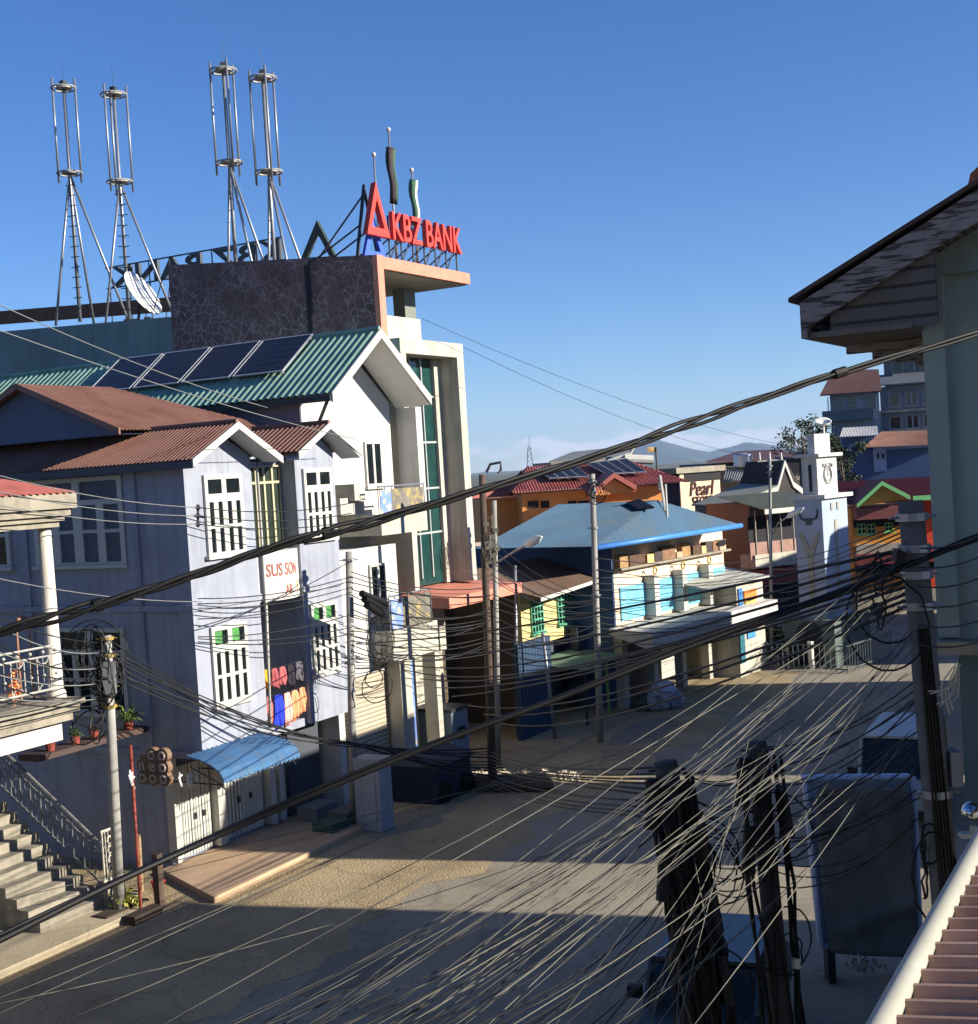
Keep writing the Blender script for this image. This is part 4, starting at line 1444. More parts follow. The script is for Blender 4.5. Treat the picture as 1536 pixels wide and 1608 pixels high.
# ------------------------------------------------------------------ blue roofed shop row
B = Fr(G(1100, 1072), 37)
sb_ = thing('blue_roof_shop', 'two storey shop with weathered blue roof, cyan panels and white canopy', 'shop', B)
bx0, bx1 = B.f(978, 960, 0)[0], B.f(1150, 930, 0)[0]
zt0 = B.f(1060, 868, 0)[2]
zc = B.f(1060, 955, -1.4)[2]
m = MB(B)
m.box(bx0, bx1, .3, 9, 2.9, zt0 + .6)
part(m, 'wall', mat('pinkish_wall', (222, 198, 170), .85, .1, 1., .2, (150, 120, 96)), sb_)
m = MB(B)
m.box(bx0 - .06, bx0 - .002, .32, 16, 0, zt0 + .6)
part(m, 'blue_side_wall', mat('dark_blue_paint', (56, 84, 128), .7, .12, 1.2), sb_)
zp1 = B.f(1050, 907, .25)[2]
zp0 = B.f(1050, 958, .25)[2]
for i in range(4):
    xa = bx0 + (bx1 - bx0) * i / 4
    xb = bx0 + (bx1 - bx0) * (i + 1) / 4
    m = MB(B)
    m.box(xa + .32, xb - .05, .24, .295, zp0, zp1)
    part(m, 'cyan_panel', mat('cyan_paint', (104, 176, 200), .6, .1, 2., .3, (170, 200, 205)), sb_)
    if i:
        m = MB(B)
        m.box(xa - .05, xa + .3, -.15, .29, zp0 - .1, zp1 + .25)
        co = part(m, 'pilaster', M_FRAME, sb_)
        m = MB(B)
        m.ring((xa + .12, -.1, zp1 + .42), .13, .035, (1, 0, 0), (0, 0, 1), 10, 5)
        part(m, 'scroll_finial', mat('gilt_ornament', (170, 140, 80), .6, .2, 5.), co)
zc1 = zp0 - .15
m = MB(B)
m.prism([(bx0 - .6, -1.5, zc1 - .75), (bx0 - .6, -1.5, zc1 - .1), (bx0 - .6, .25, zc1), (bx0 - .6, .25, zc1 - .2)], (bx1 - bx0 + 1.6, 0, 0))
part(m, 'canopy', M_WHITE, sb_)
m = MB(B)
m.box(bx0 - .6, bx1, 1.6, 1.9, 0, 2.9)
part(m, 'shop_front', mat('dark_shop_board', (70, 74, 82)), sb_)
for i in range(5):
    m = MB(B)
    x = bx0 + (bx1 - bx0) * i / 4
    m.box(x - .16, x + .16, .0, .35, 0, zc1 - .3)
    part(m, 'column', M_CREAM, sb_)
for i in (2, 3):
    m = MB(B)
    x = bx0 + (bx1 - bx0) * i / 4
    m.box(x + .3, x + (bx1 - bx0) / 4 - .3, 1.2, 1.3, .2, 2.8)
    part(m, 'roller_shutter', mat('pale_grey_shutter', (170, 170, 162), .6, .14, 2.), sb_)
# rubble and stored goods under the eave
ez = B.f(1060, 842, -1.2)
ex0, ex1 = B.f(935, 857, -1.2), B.f(1162, 825, -1.2)
zE_ = (ex0[2] + ex1[2]) / 2
ZB = zE_
xm_ = (ex0[0] + ex1[0]) / 2
ap = B.g(1032, 786, xm_)
sA, zR_ = ap[1], ap[2]
bk_ = max(B.g(745, 815, ex0[0])[1], sA + 3)
m = MB(B)
m.corr((ex0[0], bk_, ZB), (ex0[0], -1.2, ZB), (xm_, sA, zR_), (xm_, bk_, zR_), 90, .022, rows=2, hip=True)
m.corr((ex0[0], -1.2, ZB), (ex1[0], -1.2, ZB), (xm_ + .05, sA, zR_), (xm_ - .05, sA, zR_), 44, .022, hip=True)
m.corr((ex1[0], -1.2, ZB), (ex1[0], bk_, ZB), (xm_, bk_, zR_), (xm_, sA, zR_), 90, .022, hip=True)
bro = part(m, 'roof', M_BLUEROOF, sb_)
m = MB(B)
m.tube([(ex0[0], -1.25, ZB - .04), (ex1[0], -1.25, ZB - .04)], .1, 8)
part(m, 'blue_gutter', mat('bright_blue_gutter', (70, 130, 200), .4, .12, 2.), bro, True)
slp = (zR_ - ZB) / (xm_ - ex0[0])
rn, rp = (-slp, 0, 1), (ex0[0], 0, ZB)
m = MB(B)
qs = [B.hit(px, py, rp, rn) for px, py in ((984, 792), (1004, 803), (1028, 800), (1005, 787))]
m.prism([(v[0], v[1], v[2] + .04) for v in qs], (0, 0, .05))
part(m, 'dark_patch', M_BLACK, bro)
gx = bx0 + .1
k = 0
while gx < bx1 - .5:
    wd_ = RN.uniform(.35, 1.1)
    c = ((150, 120, 84), (86, 66, 56), (196, 168, 120), (70, 62, 62), (128, 98, 76), (172, 152, 128))[k % 6]
    m = MB(B)
    m.box(gx, min(gx + wd_, bx1), .02 + RN.uniform(0, .08), .285, zt0 - .22, zt0 + RN.uniform(-.02, .3))
    part(m, 'stored_bundle', mat('bundle_%d_%d_%d' % c, c, .9, .3, 5.), sb_)
    gx += wd_ + RN.uniform(.02, .12)
    k += 1
m = MB(B)
m.box(bx0, bx1, -.06, .29, zt0 - .3, zt0 - .222)
part(m, 'goods_shelf', M_CONC, sb_)
m = MB(B)
p = B.hit(1048, 812, (0, -1.2, ZB), (0, -(zR_ - ZB) / (sA + 1.2), 1))
m.tube([tuple(Vector(p)), tuple(Vector(p) + Vector((0, 0, 1.2)))], .05, 6)
m.tube([tuple(Vector(p) + Vector((.05, .1, .2))), tuple(Vector(p) + Vector((.7, .6, 1.5))), tuple(Vector(p) + Vector((.95, .8, 1.0)))], .05, 6)
solo(m, 'roof_pipework', M_FRAME, 'white plumbing pipes standing on the weathered blue roof', 'pipes')
# coloured sign kiosk at the right end of the shop
kk = thing('corner_kiosk', 'pale corner kiosk with small blue and orange signs beside white canopy', 'kiosk', B, (bx1 + 1.5, 0, 0))
m = MB(B)
kx0, kx1 = B.f(1158, 960, -1.0)[0], B.f(1200, 960, -1.0)[0]
kz = B.f(1180, 912, -1.0)[2]
m.box(kx0, kx1, -1.0, 2, 0, kz)
part(m, 'wall', M_CREAM, kk)
m = MB(B)
m.prism([(kx0 - 2.6, -1.2, kz + .02), (kx1 + .3, -1.2, kz + .02), (kx1 + .3, 1.4, kz + .5), (kx0 - 2.6, 1.4, kz + .5)], (0, 0, .06))
part(m, 'tin_roof', mat('pale_grey_tin', (176, 176, 166), .5, .1, 2.), kk)
for px0, py0, px1, py1, c in ((1159, 925, 1167, 960, (60, 120, 190)), (1168, 928, 1188, 940, (220, 130, 60)), (1170, 942, 1186, 950, (222, 190, 90)), (1172, 965, 1186, 1000, (70, 140, 200)), (1160, 975, 1171, 1040, (36, 96, 110))):
    p, q = B.f(px0, py0, -1.03), B.f(px1, py1, -1.03)
    m = MB(B)
    m.box(p[0], q[0], -1.06, -1.004, q[2], p[2])
    part(m, 'sign_panel', mat('sign_%d_%d_%d' % c, c, .6, .15, 3.), kk)

# brown balcony house beyond
def house(fr, name, label, cat, px0, px1, pyt, pyb, s, depth, m_wall, zbase=None):
    p, q = fr.f(px0, pyt, s), fr.f(px1, pyb, s)
    t = thing(name, label, cat, fr, ((p[0] + q[0]) / 2, s, zbase if zbase is not None else 0))
    m = MB(fr)
    z0 = zbase if zbase is not None else 0
    m.box(p[0], q[0], s, s + depth, z0, p[2])
    part(m, 'wall', m_wall, t)
    return t, p[0], q[0], p[2]
def fbox(fr, mname, m_, par, px0, pyt, px1, pyb, s, dep, dz=0):
    p, q = fr.f(px0, pyt, s), fr.f(px1, pyb, s)
    mb = MB(fr)
    mb.box(p[0], q[0], s, s + dep, min(p[2], q[2]), max(p[2], q[2]))
    return part(mb, mname, m_, par)
C2 = Fr(at(1176, 1000, 62), 58)
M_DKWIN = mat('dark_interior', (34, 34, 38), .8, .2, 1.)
t, x0, x1, zt = house(C2, 'balcony_shop', 'dim brown two storey shop with open balcony behind clock tower', 'shop', 1176, 1275, 790, 1030, 0, 3, mat('dusty_brown_wall', (110, 100, 92), .85, .15, 1.5))
fbox(C2, 'balcony_opening', M_DKWIN, t, 1174, 812, 1252, 850, -.02, .01)
fbox(C2, 'balcony_floor', M_CREAM, t, 1186, 872, 1262, 884, -1.0, .99)
fbox(C2, 'railing', mat('pinkish_railing', (150, 118, 106), .8, .2, 4.), t, 1178, 853, 1256, 872, -.9, .06)
for px in (1186, 1205, 1226, 1246):
    fbox(C2, 'balcony_post', mat('grey_post', (150, 146, 138), .8, .1, 3.), t, px, 802, px + 3, 872, -.95, .05)
fbox(C2, 'shop_awning', M_DKREDROOF, t, 1200, 896, 1262, 910, -1.3, 1.2)
fbox(C2, 'shop_opening', M_DKWIN, t, 1205, 915, 1256, 955, -.02, .01)
fbox(C2, 'lower_wall', M_CREAM, t, 1200, 965, 1256, 1000, -.3, .2)
p = C2.f(1172, 800, -1.4)
m = MB(C2)
m.corr((x0 - .5, -1.5, zt - .3), (x1 + .5, -1.5, zt - .3), (x1 + .5, 1.6, zt + .35), (x0 - .5, 1.6, zt + .35), 40, .03)
part(m, 'roof', mat('moss_green_sheet', (118, 122, 106), .7, .15, 1.5), t)
m = MB(C2)
m.box(x0 - .5, x1 + .5, -1.56, -1.5, zt - .5, zt - .28)
part(m, 'fascia', M_FRAME, t)
# white gabled hall with tall peak
D2 = Fr(at(1160, 1000, 70), 58)
t, x0, x1, zt = house(D2, 'gabled_hall', 'dusty hall with white peaked bargeboards and grey sheet roof', 'hall', 1150, 1275, 785, 1000, 0, 3, mat('dusty_pink_wall', (128, 112, 104), .85, .15, 1.5))
pk_, pl2, pr2 = D2.f(1232, 722, -.8), D2.f(1150, 790, -.8), D2.f(1262, 768, -.8)
m = MB(D2)
for (a, b_) in (((1150, 795), (1222, 762)), ((1222, 762), (1233, 722)), ((1233, 722), (1246, 756)), ((1246, 756), (1262, 768))):
    p, q = D2.f(*a, -.8), D2.f(*b_, -.8)
    m.prism([p, q, (q[0], q[1], q[2] - .3), (p[0], p[1], p[2] - .3)], (0, .1, 0))
part(m, 'bargeboard', M_FRAME, t)
m = MB(D2)
p, q, r, e = D2.f(1150, 795, -.7), D2.f(1222, 762, -.7), D2.f(1233, 722, -.7), D2.f(1262, 770, -.7)
m.prism([p, q, r, e], (0, 3, 0))
part(m, 'gable', mat('dark_gable_board', (58, 52, 52), .8, .2, 2.), t)
p, q = D2.f(1135, 790, 0), D2.f(1150, 795, -.8)
m = MB(D2)
a = D2.f(1147, 797, -.9)
b_ = D2.f(1222, 764, -.9)
m.prism([a, b_, (b_[0] - .3, 1.6, b_[2] + .15), (a[0] - .3, 1.6, a[2] + .15)], (0, 0, .08))
part(m, 'roof', mat('pale_green_sheet', (128, 132, 124), .6, .1, 1.), t)
# painted store wall
E2 = Fr(at(1066, 800, 76), 52)
t, x0, x1, zt = house(E2, 'painted_store', 'square cream store block lettered Pearl Store above a dark opening', 'store', 1067, 1137, 738, 870, 0, 3, mat('cream_store_wall', (224, 196, 160), .85, .12, 1.2, .3, (150, 110, 84)))
fbox(E2, 'top_opening', M_DKWIN, t, 1074, 741, 1132, 753, -.02, .01)
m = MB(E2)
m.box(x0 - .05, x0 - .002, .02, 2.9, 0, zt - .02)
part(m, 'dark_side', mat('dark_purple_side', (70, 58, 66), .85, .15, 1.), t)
p = E2.f(1083, 776, -.05)
tm = text_mb(E2, 'Pearl', 1.15, (p[0], -.05, p[2] - .1), (1, 0, 0), (.2, 0, 1), .02, .85)
part(tm, 'lettering', mat('brown_lettering', (70, 44, 40), .8, .2, 5.), t)
p = E2.f(1088, 794, -.05)
tm = text_mb(E2, 'STORE', .72, (p[0], -.05, p[2]), (1, 0, 0), (0, 0, 1), .02, .8)
part(tm, 'lettering', mat('brown_lettering', (70, 44, 40)), t)
fbox(E2, 'roof_edge', M_CONC, t, 1062, 735, 1140, 738.5, -.2, 3.1)
# red hipped roof with two solar arrays
R2 = Fr((0, 60), 84)
t = thing('red_roof_house', 'orange house under a broad red hipped roof carrying solar panels', 'house', R2, (4, 2, 0))
y0r = 0.
e0, e1 = R2.f(805, 781, y0r), R2.f(1048, 757, y0r)
ze_ = (e0[2] + e1[2]) / 2 + .1
slr = .36
rn = (0, -slr, 1)
hr = [R2.hit(px, py, (0, y0r, ze_), rn) for px, py in ((820, 733), (986, 723), (1050, 748))]
yr = (hr[0][1] + hr[1][1]) / 2
zr_ = ze_ + slr * yr
m = MB(R2)
m.corr((e0[0], y0r, ze_), (e1[0] + 1.0, y0r, ze_), (hr[1][0], yr, zr_), (hr[0][0] + .3, yr, zr_), 60, .03, hip=True)
m.corr((e0[0], 2 * yr, ze_), (e0[0], y0r, ze_), (hr[0][0] + .3, yr, zr_), (hr[0][0] + .3, yr + .1, zr_), 24, .03, hip=True)
m.corr((e1[0] + 1.0, y0r, ze_), (e1[0] + 1.0, 2 * yr, ze_), (hr[1][0], yr + .1, zr_), (hr[1][0], yr, zr_), 24, .03, hip=True)
lw0 = R2.f(738, 783, 1.5)
m.corr((lw0[0], 1.5, lw0[2]), (e0[0] + .2, 1.5, lw0[2]), (hr[0][0], yr, zr_ - .05), (lw0[0] + 2.6, yr, zr_ - .4), 20, .03)
part(m, 'roof', M_REDROOF, t)
m = MB(R2)
m.box(e0[0] + .5, e1[0], .7, 2 * yr - .6, 0, ze_ - .1)
m.box(lw0[0] + .5, e0[0] + .6, 2.3, 2 * yr - .6, 0, lw0[2] - .1)
part(m, 'wall', mat('orange_paint', (222, 150, 84), .8, .1, 1.5), t)
for px0, px1 in ((829, 846), (849, 863), (892, 906), (908, 925)):
    fbox(R2, 'window', M_DKWIN, t, px0, 787, px1, 797, .66, .035)
m = MB(R2)
gp_ = [R2.f(px, py, -.9) for px, py in ((930, 779), (963, 752), (998, 772))]
m.prism(gp_, (0, 1.8, 0))
part(m, 'gablet', mat('orange_paint', (222, 150, 84)), t)
m = MB(R2)
for a, b_ in ((0, 1), (2, 1)):
    p, q = Vector(gp_[a]), Vector(gp_[b_])
    m.prism([tuple(p + Vector((0, -.3, .05))), tuple(q + Vector((0, -.3, .05))), tuple(q + Vector((0, -.3, .28))), tuple(p + Vector((0, -.3, .28)))], (0, 3.2, 0))
part(m, 'gablet_roof', M_REDROOF, t)
def array(corners, n, where):
    c = [Vector(R2.hit(px, py, (0, y0r, ze_ + .12), rn)) for px, py in corners]
    for i in range(n):
        f0, f1 = i / n + .01, (i + 1) / n - .01
        lo = lambda f: c[0].lerp(c[1], f)
        hi = lambda f: c[3].lerp(c[2], f)
        solar_panel(R2, lo(f0), lo(f1), hi(f1), hi(f0), rn, where[i], 'solar panels on the red roof')
array(((863, 755), (926, 752), (897, 729), (842, 740)), 4, ['panel at the left end of the left array on red roof', 'second panel of the left array on the red roof', 'third panel of the left array on the red roof', 'panel at the right end of the left array on red roof'])
array(((951, 748), (1016, 745), (984, 723), (919, 731)), 4, ['panel at the left end of the right array on red roof', 'second panel of the right array on the red roof', 'third panel of the right array on the red roof', 'panel at the right end of the right array on red roof'])
# grey roof and heater behind it
R3 = Fr((0, 76), 80)
t, x0, x1, zt = house(R3, 'grey_roof_shed', 'grey sheet roof and white water heater rising behind the red roof', 'shed', 865, 1003, 726, 800, 0, 5, M_CONC)
m = MB(R3)
a, b_, c, d = R3.f(862, 727, 0), R3.f(1000, 718, 0), R3.f(992, 702, 3), R3.f(900, 712, 3)
m.prism([a, b_, c, d], (0, 0, .1))
part(m, 'roof', mat('dull_grey_sheet', (116, 120, 120), .6, .1, 1.), t)
p, q = R3.f(955, 724, -.6), R3.f(990, 712, -.6)
m = MB(R3)
m.tube([p, q, (q[0] + .3, q[1], q[2] + .5)], .1, 7)
m.tube([(q[0] - .4, -.6, q[2] - .3), (q[0] + 1.3, -.6, q[2] - .45)], .28, 10)
part(m, 'water_heater', M_FRAME, t)
# dark roofed house, steel water tank
R4 = Fr((0, 88), 80)
t, x0, x1, zt = house(R4, 'dark_roof_house', 'dark house with low purple brown hipped roof near the mountains', 'house', 1118, 1262, 728, 800, 0, 7, mat('slate_wall', (76, 84, 96), .8, .1, 1.))
m = MB(R4)
a, b_, c, d = R4.f(1110, 727, -.8), R4.f(1270, 722, -.8), R4.f(1225, 708, 3), R4.f(1160, 711, 3)
m.prism([a, b_, c, d], (0, 0, .12))
part(m, 'roof', mat('purple_brown_roof', (84, 62, 66), .6, .12, 1.), t)
R5 = Fr((0, 82), 80)
p, q = R5.f(1153, 735, 0), R5.f(1181, 710, 0)
t = thing('water_tank', 'ribbed stainless steel water tank on the flat roof edge', 'water tank', R5, ((p[0] + q[0]) / 2, 0, p[2]))
m = MB(R5)
xc = (p[0] + q[0]) / 2
rr_ = (q[0] - p[0]) / 2
H_ = q[2] - p[2]
zz = [0, .1, .2, .3, .4, .5, .6, .7, .8, .92]
m.tube([(xc, 0, p[2] + H_ * k) for k in zz], [rr_ * (1 if i % 2 == 0 else .93) for i in range(len(zz))], 16)
part(m, 'tank', mat('tank_steel', (190, 192, 196), .3, .1, 3., metal=.7), t, True)
m = MB(R5)
m.tube([(xc, 0, p[2] + H_ * .92), (xc, 0, p[2] + H_)], [rr_ * .8, rr_ * .3], 14)
part(m, 'lid', mat('tank_steel', (190, 192, 196)), t)
t, x0, x1, zt = house(R5, 'flat_roof_block', 'concrete block with grey sloping sheets beneath the steel water tank', 'building', 1100, 1262, 736, 860, .2, 6, M_CONC)
m = MB(R5)
a, b_, c, d = R5.f(1135, 757, -3), R5.f(1205, 752, -3), R5.f(1222, 733, -.2), R5.f(1140, 738, -.2)
m.corr(a, b_, c, d, 20, .06)
part(m, 'sheet_roof', mat('dull_grey_sheet', (116, 120, 120)), t)

# ------------------------------------------------------------------ clock tower
T = Fr(at(1302, 1000, 54.), 40.5)
ct = thing('clock_tower', 'slim pale blue clock tower with horned head emblem and stepped top', 'clock tower', T)
wl = lambda px, py: T.g(px, py, 0)[1]
wr = lambda px, py: T.f(px, py, 0)[0]
zat = lambda px, py: T.g(px, py, 0)[2]
W1, W2 = wl(1253, 900), wr(1336, 900)
Wd = (W1 + W2) / 2
z_sh = zat(1302, 783)
M_TOW = mat('tower_blue_white', (152, 164, 182), .75, .08, 1.2, .15, (150, 150, 140))
m = MB(T)
m.box(0, W2, 0, W1, 0, z_sh)
part(m, 'shaft', M_TOW, ct)
z_c = zat(1300, 770)
m = MB(T)
m.box(-.12, W2 + .2, -.2, W1 + .12, z_sh + .002, z_sh + .16)
co = part(m, 'cornice', M_WHITE, ct)
u0, u1, v1 = .25, W2 - .25, W1 - .3
z_u = zat(1297, 717)
m = MB(T)
m.box(u0, u1, .25, v1, z_sh + .162, z_u)
up = part(m, 'belfry', M_WHITE, ct)
m = MB(T)
m.box(u0 - .02, u0 - .002, .5, v1 - .3, z_sh + .3, z_u - .3)
part(m, 'louvre', wave_mat('dark_louvre', (50, 48, 50), (20, 20, 22), 3., 'Z', .8), up)
m = MB(T)
zc_ = (z_sh + z_u) / 2 + .1
m.ring(((u0 + u1) / 2, .235, zc_), .36, .035, (1, 0, 0), (0, 0, 1), 20, 5)
m.ring(((u0 + u1) / 2, .235, zc_), .26, .015, (1, 0, 0), (0, 0, 1), 20, 5)
m.box((u0 + u1) / 2 - .015, (u0 + u1) / 2 + .015, .225, .245, zc_ - .05, zc_ + .24)
m.box((u0 + u1) / 2 - .015, (u0 + u1) / 2 + .16, .222, .242, zc_ - .015, zc_ + .015)
part(m, 'clock_face', mat('grey_dial', (130, 132, 132), .6, .1, 4.), up)
tm = text_mb(T, 'TGG-TN', .24, ((u0 + u1) / 2 - .5, .24, z_u - .45), (1, 0, 0), (0, 0, 1), .01, 1.1)
part(tm, 'lettering', M_DKSTEEL, up)
m = MB(T)
m.box(.05, W2 - .05, .05, W1 - .1, z_u + .002, z_u + .14)
part(m, 'upper_cornice', M_WHITE, ct)
z_k = zat(1297, 684)
m = MB(T)
m.box(.45, W2 - .45, .4, W1 - .5, z_u + .142, z_u + .95)
m.box(.55, W2 - .55, .5, W1 - .6, z_u + .951, z_k + .1)
part(m, 'stepped_cap', M_WHITE, ct)
# emblem and Y relief on the shaded face
m = MB(T)
ey, ez_ = W1 / 2, z_sh - .75
for sg in (-1, 1):
    m.tube([(-.02, ey + sg * .12, ez_ - .1), (-.02, ey + sg * .34, ez_ - .02), (-.02, ey + sg * .42, ez_ + .22), (-.02, ey + sg * .36, ez_ + .38)], [.05, .05, .04, .015], 6)
m.box(-.04, -.003, ey - .12, ey + .12, ez_ - .3, ez_ - .02)
part(m, 'horned_emblem', mat('emblem_grey', (72, 76, 82), .7, .2, 4.), ct)
m = MB(T)
zy = zat(1280, 875)
m.prism([(-.03, ey - .12, 2.2), (-.03, ey + .12, 2.2), (-.03, ey + .12, zy), (-.03, ey + .5, zy + 1.0), (-.03, ey + .3, zy + 1.0), (-.03, ey, zy + .35), (-.03, ey - .3, zy + 1.0), (-.03, ey - .5, zy + 1.0), (-.03, ey - .12, zy)], (.027, 0, 0))
part(m, 'y_relief', mat('dull_ochre', (150, 148, 136), .85, .15, 3.), ct)
m = MB(T)
m.prism([(W2 / 2 - .1, -.03, 2.2), (W2 / 2 + .1, -.03, 2.2), (W2 / 2 + .12, -.03, z_sh - .9), (W2 / 2 - .12, -.03, z_sh - .9)], (0, .027, 0))
m.box(W2 / 2 - .4, W2 / 2 - .2, -.04, -.003, z_sh - .5, z_sh - .2)
m.box(W2 / 2 + .15, W2 / 2 + .35, -.04, -.003, z_sh - .5, z_sh - .2)
part(m, 'front_relief', mat('dull_ochre', (150, 138, 110)), ct)
m = MB(T)
m.box(-.5, W2 + .5, -.5, W1 + .5, 0, 1.9)
part(m, 'base_block', mat('green_grey_base', (86, 100, 96), .85, .12, 1.5), ct)
m = MB(T)
K = 10
arc = [(-.53, ey + .55 * math.cos(PI * i / K), 1.4 + .45 * math.sin(PI * i / K)) for i in range(K + 1)]
m.prism([(-.53, ey + .55, .1)] + arc + [(-.53, ey - .55, .1)], (.027, 0, 0))
part(m, 'arched_door', M_DKWIN, ct)
fn = MB(T)
for i in range(22):
    fn.tube([(-1.6, -1.5 + i * .23, 0), (-1.6, -1.5 + i * .23, 1.1)], .018, 4)
for z in (.15, 1.05):
    fn.tube([(-1.6, -1.5, z), (-1.6, 3.4, z)], .025, 4)
    fn.tube([(-1.6, -1.5, z), (2.6, -1.5, z)], .025, 4)
for i in range(18):
    fn.tube([(-1.6 + i * .24, -1.5, 0), (-1.6 + i * .24, -1.5, 1.1)], .018, 4)
solo(fn, 'railing_fence', mat('dull_railing', (92, 100, 98), .6, .1, 3.), 'pale iron railing fence round the clock tower base', 'fence')
m = MB()
p = at(1293, 664, 56)
K = 18
vs = [(p.x, p.y, p.z - .1)]
for j in (1, 2, 3):
    vs += [(p.x + .34 * j / 3 * math.cos(2 * PI * i / K), p.y + .3 * j / 3 * math.sin(2 * PI * i / K), p.z - .1 + .2 * (j / 3) ** 2 + .15 * j / 3 * math.sin(2 * PI * i / K)) for i in range(K)]
fs = [(0, 1 + i, 1 + (i + 1) % K) for i in range(K)] + [(1 + j * K + i, 1 + (j + 1) * K + i, 1 + (j + 1) * K + (i + 1) % K, 1 + j * K + (i + 1) % K) for j in (0, 1) for i in range(K)]
m.add(vs, fs)
m.tube([(p.x, p.y, p.z - .1), (p.x, p.y, p.z - 1.2)], .04, 6)
o = solo(m, 'satellite_dish', mat('dish_white', (214, 212, 206)), 'small white satellite dish above the clock tower cap', 'satellite dish', smooth=True)
o.modifiers.new('thick', 'SOLIDIFY').thickness = .02
# white post, gate, no entry disc
m = MB()
p = G(1275, 1050)
m.tube([(p.x, p.y, 0), (p.x, p.y, 1.1)], .12, 10)
solo(m, 'bollard', mat('white_bollard', (226, 222, 206), .7, .08, 3.), 'short white post on the sunlit kerb before clock tower', 'bollard')
t = thing('round_sign', 'round dark road sign on a thin post right of clock tower', 'road sign', WF, tuple(G(1377, 1010)))
p = at(1377, 957, G(1377, 1010).y)
m = MB()
m.tube([(p.x, p.y, 0), (p.x, p.y, p.z + .2)], .03, 6)
part(m, 'post', M_STEEL, t)
m = MB()
m.tube([(p.x, p.y - .05, p.z), (p.x, p.y - .08, p.z)], .33, 18)
part(m, 'disc', mat('dark_sign_back', (84, 78, 72), .6, .15, 3.), t)

# ------------------------------------------------------------------ hillside at the far right
hl = MB()
NX, NY = 40, 24
def hill_z(x, y):
    t_ = max(0, min(1, (x - 22 - (y - 85) * .12) / 45)) * max(0, min(1, (y - 78) / 70))
    return 20 * t_ ** .8 - .03
vs = [(18 + i * 5, 76 + j * 7, hill_z(18 + i * 5, 76 + j * 7)) for j in range(NY + 1) for i in range(NX + 1)]
fs = [(j * (NX + 1) + i, j * (NX + 1) + i + 1, (j + 1) * (NX + 1) + i + 1, (j + 1) * (NX + 1) + i) for j in range(NY) for i in range(NX)]
hl.add(vs, fs)
struct(hl, 'hillside', M_EARTH, smooth=True)
def hz(p): return min(hill_z(p[0], p[1]), p[2]) - .5
# orange and red house with green trim
O = Fr((0, 74), 97)
op, oq = O.f(1338, 830, 0), O.f(1500, 900, 0)
oh = thing('orange_house', 'orange and red timber house with maroon roof and bright green trim', 'house', O, ((op[0] + oq[0]) / 2, 0, 0))
M_ORANGE = mat('orange_boards', (226, 156, 70), .75, .1, 2.)
M_OREDW = mat('red_boards', (214, 84, 56), .75, .1, 2.)
M_GTRIM = mat('mint_green_trim', (140, 220, 140), .5, .06, 3.)
ez0 = O.f(1400, 796, 0)[2]
xr_ = O.f(1438, 830, 0)[0]
m = MB(O)
m.box(op[0], xr_, 0, 8, 0, ez0)
part(m, 'orange_wall', M_ORANGE, oh)
m = MB(O)
m.box(xr_ + .002, oq[0] + 3, .3, 8, 0, O.f(1460, 785, .3)[2])
part(m, 'red_wall', M_OREDW, oh)
ee, er = O.f(1330, 792, -1), O.f(1530, 782, -1)
rz = O.f(1400, 752, 4)[2]
m = MB(O)
m.corr((ee[0], -1, ee[2]), (er[0], -1, ee[2]), (er[0], 4.5, rz), (ee[0] - .3, 4.5, rz), 70, .03)
part(m, 'roof', M_DKREDROOF, oh)
ga, gb, gc = O.f(1345, 796, -1.6), O.f(1384, 762, -1.6), O.f(1428, 783, -1.6)
m = MB(O)
m.prism([ga, gb, gc], (0, 3.5, 0))
part(m, 'gable', M_ORANGE, oh)
m = MB(O)
for a, b_ in ((ga, gb), (gc, gb)):
    a, b_ = Vector(a), Vector(b_)
    m.prism([tuple(a + Vector((0, -.3, -.05))), tuple(b_ + Vector((0, -.3, 0))), tuple(b_ + Vector((0, -.3, .22))), tuple(a + Vector((0, -.3, .17)))], (0, .1, 0))
part(m, 'gable_trim', M_GTRIM, oh)
m = MB(O)
for a, b_ in ((ga, gb), (gc, gb)):
    a, b_ = Vector(a), Vector(b_)
    m.prism([tuple(a + Vector((0, -.19, .06))), tuple(b_ + Vector((0, -.19, .1))), tuple(b_ + Vector((0, -.19, .25))), tuple(a + Vector((0, -.19, .2)))], (0, 4, 0))
part(m, 'gable_roof', M_DKREDROOF, oh)
fbox(O, 'eave_trim', M_GTRIM, oh, 1434, 779, 1500, 783, -1.1, .08)
fbox(O, 'porch_roof', mat('dull_maroon_porch', (140, 84, 76), .7, .12, 2.), oh, 1345, 798, 1434, 812, -1.4, 1.3)
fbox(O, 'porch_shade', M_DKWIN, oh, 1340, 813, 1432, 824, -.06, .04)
for k, (px0, px1, py0, py1) in enumerate(((1346, 1360, 823, 838), (1362, 1375, 823, 838), (1389, 1402, 821, 834), (1443, 1452, 800, 828), (1466, 1478, 797, 826))):
    p, q = O.f(px0, py0, 0), O.f(px1, py1, 0)
    window(oh, O, 'f', 0 if px0 < 1438 else .3, p[0], q[0], q[2], p[2], [(.08, .44, .08, .46), (.56, .92, .08, .46), (.08, .44, .56, .92), (.56, .92, .56, .92)], M_GTRIM, glass('dark_green_pane', (18, 40, 30)))
fbox(O, 'pale_sill_wall', M_CREAM, oh, 1345, 856, 1420, 872, -.3, .28)
fbox(O, 'lower_roof', M_DKREDROOF, oh, 1345, 872, 1500, 880, -1.2, 1.18)
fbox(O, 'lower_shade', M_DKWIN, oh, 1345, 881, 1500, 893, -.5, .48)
m = MB()
a, b_ = G(1345, 965), G(1500, 952)
